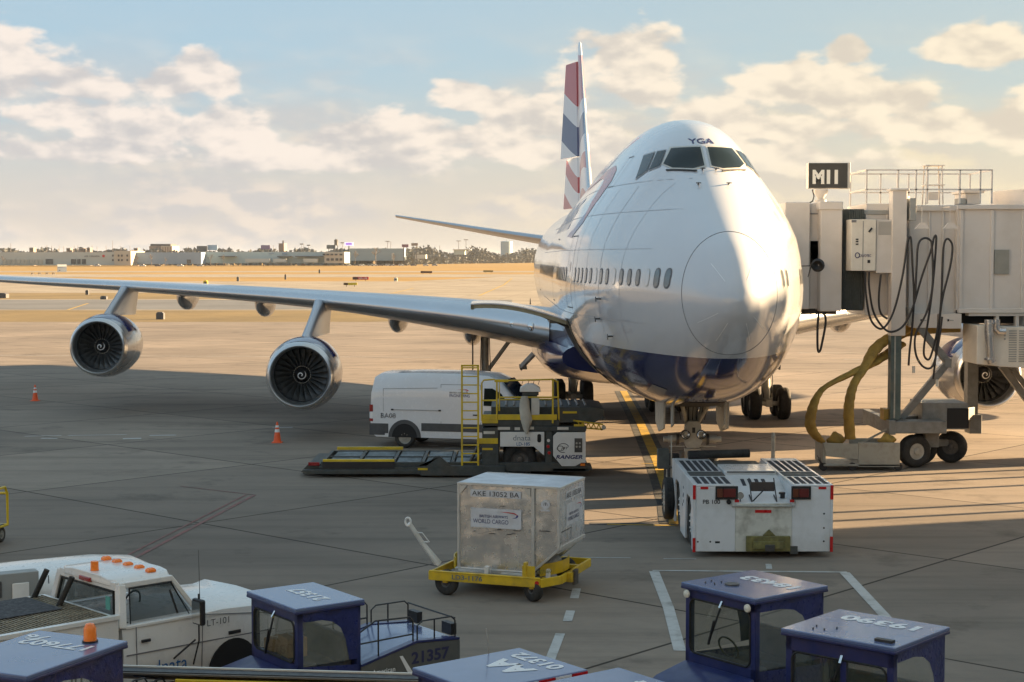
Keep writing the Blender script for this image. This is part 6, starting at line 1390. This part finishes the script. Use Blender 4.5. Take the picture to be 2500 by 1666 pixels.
# AA one
zr = 1.9
hd = R(217); _h = Vector((math.cos(hd), math.sin(hd), 0)); _l = Vector((-math.sin(hd), math.cos(hd), 0))
t5, inf = tractor('baggage_tractor', 'blue baggage tractor numbered 01372 with big AA letters on its roof', (0, 0), 217, 1.12, 1.35, zr, 2.5, '01372')
t5.location = Vector((.75, 16.66, 0)) + _h * 1.35 - _l * .56
text('01372', (-1.17, .0, zr + .004), (0, -1, 0), (1, 0, 0), .21, letter_white, inf[4], w=.78, bold=.035); text('AA', (-.78, -.0, zr + .004), (0, -1, 0), (1, 0, 0), .34, letter_white, inf[4], w=.62, bold=.05, shear=0)
for k in range(4): b = MB(red if k % 2 == 0 else letter_white); b.box(-1.38 + k * .22, -1.17 + k * .22, .6, .608, zr - .07, zr - .015); b.build('tape_strip', inf[4])
b = MB(gear_grey); b.cyl((-.95, -.58, zr), (-.93, -.60, zr + .28), .006, n=6); b.build('aerial', inf[4])
# bottom one
hd = R(217); t6, inf = tractor('baggage_tractor', 'blue baggage tractor at the bottom edge showing only a far corner of its roof', (0, 0), 217, 1.12, 1.35, zr, 2.5, 'x')
bk = Vector((1.13, 16.7, 0)); t6.location = bk + _h * 1.35 - _l * (-.56)
text('14', (-1.12, .1, zr + .004), (0, -1, 0), (1, 0, 0), .21, letter_white, inf[4], w=.3, bold=.035)

# ------------------------------------------------------------------ belt loader boom along the bottom edge
p0 = at(282, 1634, 18.7); p1 = at(1482, 1628, 18.1)
d = (p1 - p0); Lb = d.length
bl = thing('belt_loader', 'long yellow belt loader with dark belt lying across the foreground', 'belt loader', (p0.x, p0.y, 0), math.atan2(d.y, d.x))
z0 = p0.z - .02; z1 = z0 + .0
b = MB(black); b.box(0, Lb - .25, .0, .18, z0 - .02, z0 + .0); b.prism([(Lb - .25, z0 - .16), (Lb - .25, z0), (Lb, z0 - .13), (Lb, z0 - .16)], 'y', .0, .18); b.build('belt', bl)
b = MB(cream); b.bar((0, .20, z0 + .0), (Lb * .72, .20, z0 + .0), .035, .035); b.build('belt_rim', bl)
b = MB(pm('boom_grey', (.14, .12, .10), .5, var=.15)); b.box(0, Lb * .95, -.04, -.0, z0 - .03, z0 - .01); b.box(0, Lb * .95, .18, .21, z0 - .14, z0 - .02); b.build('boom_side', bl)
b = MB(yellow); b.box(.75, Lb * .97, -.09, -.05, z0 - .42, z0 - .06); b.box(.75, Lb * .97, .21, .25, z0 - .42, z0 - .035); b.box(.9, Lb * .9, -.3, .9, .45, .85); b.build('boom_frame', bl, bevel=.01)
for x in (1.2, 3.9):
    for y in (-.3, .9): wheel2(bl, (x, y, .33), .33, .22, (0, 1, 0))
b = MB(dark_metal); b.bar((1.6, .3, .8), (3.0, .3, z0 - .3), .1, .1); b.build('lift_arm', bl)
# ------------------------------------------------------------------ far side of the airfield
far_w = pm('far_wall_white', (.52, .52, .48), .6, var=.04, scale=.05); far_b = pm('far_wall_blue', (.24, .32, .42), .6, var=.04, scale=.05); far_g = pm('far_wall_pale', (.42, .50, .50), .6, var=.05, scale=.05)
far_dk = pm('far_dark', (.09, .09, .095), .7, var=.1); far_brick = pm('far_brick', (.24, .20, .18), .8, var=.1, scale=.1); far_cream = pm('far_cream', (.48, .43, .36), .7, var=.05)
def fx(px, D): return (px - 1250) / F * D * 1.0013
def fz(py, D): return at(1250, py, D).z
DW = 1180
def fbox(b, px0, px1, py0, py1, D, dep=40, mat=None, y=0): b.box(fx(px0, D), fx(px1, D), D + y, D + y + dep, max(-.1, fz(py1, D)), fz(py0, D), mat)
# white cargo terminal
def bld(name, label, cat='building', group=None): return thing(name, label, cat, (0, 0, 0), 0, group)
t = bld('cargo_terminal', 'long low white cargo terminal at the far left with loading docks')
b = MB(far_w); fbox(b, -260, 281, 616, 648, DW); b.build('wall', t)
b = MB(far_cream); fbox(b, 281, 322, 613, 648, DW - 4, 44); b.build('office_block', t)
for px in (278, 292, 300, 313): 
    for py in (622, 633): b = MB(far_dk); fbox(b, px - 2, px + 2, py, py + 5, DW - 4.6, .5); b.build('window', t)
for px0, px1 in ((114, 132), (176, 188), (191, 199), (203, 212)): b = MB(far_dk); fbox(b, px0, px1, 633, 645, DW - .6, .5); b.build('loading_door', t)
for k in range(9): b = MB(far_cream); fbox(b, 10 + k * 11, 19 + k * 11, 634, 645, DW - .5, .4); b.build('loading_door', t)
text('AIR CANADA', (fx(228, DW), DW - .8, fz(626, DW)), (1, 0, 0), (0, 0, 1), 1.2, far_dk, t, w=11.5, bold=.02)
b = MB(red); b.cyl((fx(256, DW), DW - .9, fz(625.5, DW)), (fx(256, DW), DW - .5, fz(625.5, DW)), 1.0, n=12); b.build('round_emblem', t)
t = bld('warehouse', 'plain blue windowless warehouse on the far side of the airfield', group='far warehouses')
b = MB(far_b); fbox(b, 322.5, 493, 616.5, 645, DW + 12); b.build('wall', t); b = MB(far_dk); fbox(b, 458, 468, 634, 644, DW + 11.4, .5); b.build('loading_door', t)
t = bld('warehouse', 'long pale green warehouse with canopies and a small window block at its right end', group='far warehouses')
b = MB(far_g); fbox(b, 493.5, 842, 615.5, 643, DW + 30); fbox(b, 793, 842, 616, 643, DW + 24, 8, far_cream); b.build('wall', t)
for px0, px1 in ((535, 577), (678, 714), (722, 790)): b = MB(far_dk); fbox(b, px0, px1, 625.5, 627.5, DW + 24, 6); b.build('canopy', t)
for px0, px1 in ((668, 700), (742, 776), (600, 660)): b = MB(far_w); fbox(b, px0, px1, 632, 641, DW + 20, 8); b.build('dock_trailer', t)
for k, px in enumerate((792, 801, 811, 821, 833)): b = MB(far_dk); fbox(b, px - 3, px + 4, 620, 624, DW + 23.4, .5); b.build('window', t)
for px in (801, 812, 823, 833): b = MB(far_dk); fbox(b, px - 3, px + 4, 631, 637, DW + 23.4, .5); b.build('window', t)
b = MB(far_b); fbox(b, 690, 703, 617.5, 622, DW + 29.4, .5); fbox(b, 1258 - 600, 1270 - 600, 618, 620, DW + 29.4, .5); b.build('wall_sign', t)
t = bld('warehouse', 'grey blue warehouse half hidden by bare trees', group='far warehouses')
b = MB(pm('far_wall_greyblue', (.26, .33, .37), .6, var=.05)); fbox(b, 855, 988, 607, 637, DW + 130); b.build('wall', t); b = MB(far_w); fbox(b, 957, 963, 618, 634, DW + 129, 1); fbox(b, 1014, 1040, 622, 632, DW + 129, 20); b.build('door', t)
t = bld('apartment_block', 'tan brick block with dark mansard roof rising behind the blue warehouse')
b = MB(far_brick); fbox(b, 367, 396, 601, 625, DW + 260, 30); fbox(b, 396, 423, 601, 625, DW + 256, 30, far_cream); b.build('wall', t); b = MB(far_dk); fbox(b, 370, 419, 596, 601, DW + 262, 24); b.build('roof', t)
for k in range(4): b = MB(far_brick); fbox(b, 399 + k * 6, 401.5 + k * 6, 603, 620, DW + 255.5, .5); b.build('window', t)
for k, (p0, p1, q0, q1, m) in enumerate(((483, 508, 601, 614, far_dk), (509, 533, 598.5, 611, far_b), (639, 661, 599, 609, pm('billboard_violet', (.13, .08, .16), .5)), (799, 820, 598.5, 608, far_dk), (982, 998, 597, 604, pm('billboard_plum', (.20, .10, .14), .5)), (1005, 1021, 594, 600.5, far_brick))):
    D = DW + 60 + k * 3; labs = ['dark billboard on the warehouse roofs beside a pale picture billboard', 'pale picture billboard to the right of a dark one', 'violet billboard alone above the pale green warehouse', 'dark billboard touching the foot of the water tower', 'plum coloured billboard, the lower of the pair over the trees', 'brownish billboard, the higher of the pair over the trees']
    t = thing('billboard', labs[k], 'billboard', (fx((p0 + p1) / 2, D), D, 0), 0, 'far billboards'); X = fx((p1 - p0) / 2 + 1250, D)
    b = MB(m); b.box(-X, X, -.5, .5, fz(q1, D), fz(q0, D)); b.build('panel', t); b = MB(far_dk); b.box(-X * .6, -X * .6 + .5, 0, .5, 0, fz(q1, D)); b.box(X * .6 - .5, X * .6, 0, .5, 0, fz(q1, D)); b.build('support', t)
D = DW + 70; t = thing('billboard', 'lit white and violet billboard right of the water tower', 'billboard', (fx(853, D), D, 0), 0, 'far billboards'); X = fx(1250 + 10.5, D)
b = MB(pm('lit_panel', (.8, .75, .9), .5, var=0, emit=(.8, .7, 1), estr=.12)); b.box(-X, X, -.5, .5, fz(600.5, D), fz(592, D)); p_ = b.build('panel', t); b = MB(pm('lit_violet', (.3, .1, .6), .5, emit=(.3, .1, .7), estr=.1)); b.box(-X * .7, X * .7, -.7, -.52, fz(598, D), fz(594, D)); b.build('panel_graphic', p_); b = MB(far_dk); b.box(-.4, .4, 0, .8, 0, fz(600.5, D)); b.build('support', t)
D = DW + 90; t = thing('water_tower', 'dark capped water tower on legs above the warehouse roof', 'water tower', (fx(822, D), D, 0)); r_ = fx(1254.5, D)
b = MB(far_dk); b.lathe([(fz(600, D), .01), (fz(599.5, D), r_), (fz(588, D), r_), (fz(586.5, D), r_ * 1.15), (fz(583.5, D), .01)], (0, 0, 0), (0, 0, 1), 14); b.build('tank', t)
for sx_ in (-1, 1): b = MB(far_dk); b.bar((sx_ * r_ * .8, 0, 0), (sx_ * r_ * .8, 0, fz(599, D)), .5, .5); b.build('leg', t)
D = DW + 200; t = thing('brick_tower', 'square grey building with a rooftop chimney above the pale green warehouse', 'building', (fx(688.5, D), D, 0)); b = MB(far_brick); b.box(fx(1243.5, D), fx(1256.5, D), 0, 18, 0, fz(594.5, D)); b.build('wall', t); b = MB(far_dk); b.box(.2, 1.4, 5, 6, fz(595, D), fz(587.5, D)); b.build('chimney', t)
D = 2300; t = thing('storage_tank', 'big round pale blue tank showing over the far trees', 'storage tank', (fx(1237, D), D, 0)); b = MB(pm('far_tank', (.30, .40, .46), .6)); b.lathe([(-1, fx(1264.5, D)), (fz(590, D), fx(1264.5, D)), (fz(588, D), .1)], (0, 0, 0), (0, 0, 1), 24); b.build('tank_shell', t); b = MB(far_dk); b.box(-.3, .3, -.3, .3, fz(589, D), fz(586, D)); b.build('vent', t)
for k, (px, q) in enumerate(((80, 605), (170, 606), (202, 606), (219, 605), (334, 606))):
    D = DW + 120; t = thing('distant_block', ['small dark block above the left part of the white cargo terminal', 'small grey block above the white cargo terminal, first of three close together', 'small grey block above the white cargo terminal, middle of three close together', 'small grey block above the white cargo terminal, last of three close together', 'small block over the seam between white and blue warehouses'][k], 'building', (fx(px, D), D, 0), 0, 'small blocks behind the warehouses'); X = fx(1250 + (5 if k != 3 else 4), D)
    b = MB(far_brick); b.box(-X, X, 0, 8, 0, fz(q, D)); b.build('wall', t); b = MB(far_dk); b.box(-X * .8, X * .8, -.3, 0, fz(q + 6, D), fz(q + 3, D)); b.build('window_band', t)
# light masts and poles
mast_px = [(30, 594), (118, 599), (130, 600), (148, 600), (158, 602), (185, 600), (193, 599), (228, 599), (240, 602), (262, 600), (278, 588), (298, 601), (320, 600), (669, 599), (738, 595), (743, 596), (755, 598), (837, 592), (947, 589), (955, 590), (1120, 588), (1138, 585), (1074, 600)]
MAST = {278: 'tallest thin pole above the white cargo terminal roof', 30: 'thin pole above the left end of the white cargo terminal', 669: 'thin pole just left of the square grey building', 738: 'light mast with a cross head, left of a close group of three', 743: 'plain pole in the middle of a group of three right of the square grey building', 755: 'light mast with a cross head, right of the group of three by the grey building',
 837: 'light mast with a head just right of the water tower', 947: 'light mast with a head above the grey blue warehouse', 955: 'plain pole above the grey blue warehouse', 1120: 'light mast over the far woods, left of two', 1138: 'light mast over the far woods, right of two', 1074: 'thin pole over the left part of the far woods'}
for k, (px, q) in enumerate(mast_px):
    D = DW + 45 if px < 900 else 1900; w = .22 if px < 900 else .45
    b = MB(far_brick); b.bar((0, 0, 0), (0, 0, fz(q, D)), w, w)
    if px in (738, 755, 837, 947, 1120, 1138): b.box(-1.8 * w / .3, 1.8 * w / .3, -.3, .3, fz(q, D) - .8, fz(q, D))
    o_ = b.build('light_mast', None, loc=(fx(px, D), D, 0)); tag(o_, MAST.get(px, 'thin plain pole above the white cargo terminal roof on the far skyline'), 'mast', 'poles along the far skyline')
# bare trees
bark = pm('winter_bark', (.15, .12, .10), .9, var=.2)
def bare_tree(name, label, loc, H, seed, spread=.5, group='bare trees by the warehouses'):
    rnd = random.Random(seed); t = thing(name, label, 'tree', loc, rnd.random() * 6, group)
    tr = MB(bark); cr = MB(bark); tr.cyl((0, 0, 0), (0, 0, H * .35), H * .022, H * .016, 6)
    def br(p, d, L_, r, dep):
        q = p + d * L_; cr.cyl(p, q, r, r * .6, 4 if dep < 3 else 3, caps=False)
        if dep >= 4: return
        for _ in range(3 if dep else 5):
            nd = (d + Vector((rnd.uniform(-1, 1), rnd.uniform(-1, 1), rnd.uniform(-.35, .7))) * spread * 1.4).normalized(); br(p + d * L_ * rnd.uniform(.5, 1), nd, L_ * rnd.uniform(.6, .8), r * .62, dep + 1)
    br(Vector((0, 0, H * .33)), Vector((0, 0, 1)), H * .24, H * .017, 0)
    tr.build('trunk', t, smooth=0); cr.build('crown', t, smooth=0); return t
src = [bare_tree('bare_tree', 'bare winter tree in front of the blue warehouse', (fx(336, DW - 8), DW - 8, 0), 9, 1), bare_tree('bare_tree', 'broad bare winter tree in front of the blue warehouse', (fx(372, DW - 8), DW - 8, 0), 10, 2, .75)]
for k, (px, D, H, lab) in enumerate(((405, DW - 8, .8, 'small bare winter tree near the right end of the blue warehouse'), (516, DW + 10, 1.0, 'bare winter tree before the pale green warehouse, left of a pair'), (548, DW + 10, 1.1, 'bare winter tree before the pale green warehouse, right of a pair'), (10, DW - 8, .85, 'bare winter tree at the far left edge before the white terminal'),
        (868, DW + 60, 1.45, 'tall bare winter tree at the left end of the grey blue warehouse'), (918, DW + 60, 1.6, 'tallest bare winter tree, in front of the grey blue warehouse'), (962, DW + 60, 1.2, 'bare winter tree at the right end of the grey blue warehouse'), (845, DW + 60, 1.1, 'bare winter tree just right of the window block'), (93, DW + 80, 1.35, 'bare treetop above the white cargo terminal roof'), (590, DW + 90, 1.25, 'bare treetop above the pale green warehouse roof'), (712, DW + 90, 1.2, 'bare treetop beside the square grey building'), (40, DW + 80, 1.2, 'bare treetop above the left end of the white cargo terminal'))):
    d_ = dup(src[k % 2], (fx(px, D), D, 0), k * 1.3, lab, 'bare trees by the warehouses'); d_.scale = (H, H, H)
# woods and scrub reading as one mass
wm_ = pm('far_woods', (.17, .175, .17), .95, var=.35, scale=.05)  # lightened and greyed in the colour for distance haze
rnd = random.Random(9); b = MB(wm_)
def clump(x, y, w, h):
    for _ in range(30):
        cx = x + rnd.uniform(-w, w) * .6; z = rnd.uniform(0, h); s = rnd.uniform(.8, 2.2); a = rnd.uniform(0, 3); cy = y + rnd.uniform(-6, 6)
        v = [Vector((cx + s * math.cos(a + k * 2.1) * rnd.uniform(.6, 1.3), cy + rnd.uniform(-1, 1), z + s * math.sin(a + k * 2.1))) for k in range(3)]; b.add(v, [(0, 1, 2)])
for px in range(985, 1500, 3):
    D = 1500 + (px - 985) * 1.6; h = (9 + 4 * math.sin(px * .05) + rnd.uniform(-2, 3)); b.add([(fx(px - 3, D), D + 8, 0), (fx(px + 3, D), D + 8, 0), (fx(px + 3, D), D + 8, h * .85), (fx(px - 3, D), D + 8, h * .75)], [(0, 1, 2, 3)]); clump(fx(px, D), D, 8, h + 3)
for px in range(-30, 1000, 4):
    D = DW + 150; h = 12.2 + 1.5 * math.sin(px * .07) + rnd.uniform(-.5, .8)
    if rnd.random() < .8: clump(fx(px, D), D, 6, h)
b.build('far_woods', smooth=0)['kind'] = 'stuff'
t = bld('far_shed', 'pale flat roofed shed among the far trees'); D = 1480; b = MB(far_g); fbox(b, 1108, 1135, 611, 622, D); b.build('wall', t); b = MB(far_w); fbox(b, 1106, 1150, 609, 611, D - 1, 30); b.build('roof', t)
# parked vehicles by the far buildings
car_cols = [pm('far_car_white', (.6, .6, .6), .4), pm('far_car_dark', (.1, .1, .12), .4), pm('far_car_grey', (.3, .32, .35), .4)]
for k, px in enumerate([350, 388, 442, 490, 852, 872, 885, 905, 915, 930, 948, 958, 980, 1010, 1040, 1062, 240, 150]):
    D = DW - 15 if px < 800 else DW + 50; m = car_cols[[0, 1, 0, 2][k % 4]]; b = MB(m); b.prism([(-2.2, .3), (2.2, .3), (2.2, .9), (1.3, 1.0), (.8, 1.6), (-1.4, 1.6), (-2.2, 1.0)], 'y', -.9, .9); b.box(-1.2, .8, -.92, -.9, 1.05, 1.5, far_dk)
    for x in (-1.4, 1.4): b.cyl((x, -.95, .35), (x, .95, .35), .35, n=8, mat=far_dk)
    o_ = b.build('parked_car', None, loc=(fx(px, D), D, 0)); tag(o_, 'tiny %s parked car in front of the %s' % (('white', 'dark', 'white', 'grey')[k % 4], 'left and middle far warehouses' if px < 800 else 'far trees and grey blue warehouse'), 'car', 'cars parked along the far buildings')
# field furniture
def sign(px0, px1, py0, py1, label, m, txt=None, m2=None):
    p = gp((px0 + px1) / 2, py1 + 1.5); D = p.y; X = (px1 - px0) / 2 / F * D; h = (py1 - py0) / F * D; t = thing('airfield_sign', label, 'sign', p, 0, 'airfield guidance signs')
    b = MB(m); b.box(-X, X, -.15, .15, .35, .35 + h); pn = b.build('panel', t)
    if m2: b = MB(m2); b.box(-X, -X * .35, -.17, -.151, .4, .3 + h); b.build('sub_panel', pn)
    if txt: text(txt, (X * .3, -.18, .35 + h / 2), (1, 0, 0), (0, 0, 1), h * .5, letter_white, pn, w=X * 1.1)
    for q in (-.6, .6): b = MB(far_dk); b.box(X * q - .06, X * q + .06, -.05, .05, 0, .36); b.build('leg', t)
srd = pm('sign_red', (.45, .04, .05), .5, var=.1); syl = pm('sign_yellow', (.55, .42, .03), .5, var=.1); sdk = pm('sign_brown', (.09, .045, .035), .6)
sign(861, 900, 678, 685, 'red runway holding sign lettered 22R-10L on the dry grass', srd, '22R-10L', sdk); sign(839, 872, 693, 699, 'yellow and black taxiway sign nearest the tail', syl, None, sdk)
sign(1027, 1055, 663, 668, 'dark brown backed sign beyond the red one', sdk); sign(1180, 1204, 661, 665, 'faded olive backed sign close to the fuselage', pm('sign_olive', (.25, .2, .07), .6)); sign(961, 973, 645, 647.5, 'smallest dark sign at the far edge of the field, right one', sdk); sign(735, 745, 645, 647.5, 'smallest dark sign at the far edge of the field, left one', sdk)
def small(px, py, h, w, m, label, cat='marker', name='runway_light'):
    p = gp(px, py); b = MB(m); b.prism([(-w / 2, 0), (w / 2, 0), (w / 2, h * .8), (w * .3, h), (-w * .3, h), (-w / 2, h * .8)], 'y', -w / 2, w / 2); b.box(-w * .35, w * .35, -w / 2 - .02, -w / 2, h * .3, h * .7, far_dk); o_ = b.build(name, None, loc=p); tag(o_, label, cat)
small(392, 780, 1.0 * .75, .75, far_dk, 'dark cylinder shaped marker on the brown grass strip behind the outboard engine'); small(502, 697, 1.1, .9, syl, 'yellow box shaped marker beyond the wing'); small(581, 687, 1.2, .6, far_dk, 'dark post marker beyond the wing, left of two'); small(697, 683, 1.5, .5, far_dk, 'dark post marker beyond the wing, right of two'); small(780, 668, 1.6, .6, far_dk, 'dark thin post on the golden grass'); small(6, 728, .8, 1.6, far_dk, 'low dark box at the left edge beyond the wing'); small(254, 731, .5, .9, far_dk, 'low dark light on the verge behind the outboard pylon'); small(966, 687, 1.0, .9, cream, 'pale box marker right of the red sign'); small(213, 720, .8, .5, far_dk, 'small post below the wing near the outboard pylon')
p = gp(152, 664); t = thing('equipment_shed', 'small white gabled equipment shed on the golden grass', 'shed', p, R(20)); s_ = p.y / F
b = MB(pm('shed_grey', (.42, .46, .50), .6, var=.05)); b.box(-11 * s_, 10 * s_, -5 * s_, 6 * s_, 0, 13 * s_); b.build('wall', t); b = MB(far_w); b.prism([(-5.6 * s_, 12.6 * s_), (.5 * s_, 18 * s_), (6.6 * s_, 12.6 * s_)], 'x', -11.6 * s_, 10.6 * s_); b.build('roof', t); b = MB(far_dk); b.box(-7 * s_, -5 * s_, -5.1 * s_, -5 * s_, 2 * s_, 5 * s_); b.build('window', t)
for k, px in enumerate((79, 97, 115, 131)):
    p = gp(px, 671); D = p.y; b = MB(far_dk); u = D / F; b.box(-3 * u, 3 * u, -.3, .3, 3 * u, 4.4 * u); b.box(-2.6 * u, -2 * u, -.2, .2, 0, 3 * u); b.box(2 * u, 2.6 * u, -.2, .2, 0, 3 * u); o_ = b.build('approach_light', None, loc=p); tag(o_, 'low dark light bar on the grass left of the shed', 'light', 'light bars on the grass by the shed')
# ------------------------------------------------------------------ air
hm = bpy.data.materials.new('haze_air'); hm.use_nodes = True; hn = hm.node_tree.nodes; hn.remove(hn['Principled BSDF'])
pv = hn.new('ShaderNodeVolumePrincipled'); pv.inputs['Color'].default_value = (.80, .86, .95, 1); pv.inputs['Density'].default_value = .00004; pv.inputs['Anisotropy'].default_value = 0
hm.node_tree.links.new(pv.outputs[0], hn['Material Output'].inputs['Volume'])
b = MB(hm); b.box(-3500, 3500, -300, 9000, -1.2, 42); hz = b.build('haze', smooth=0); hz['kind'] = 'stuff'
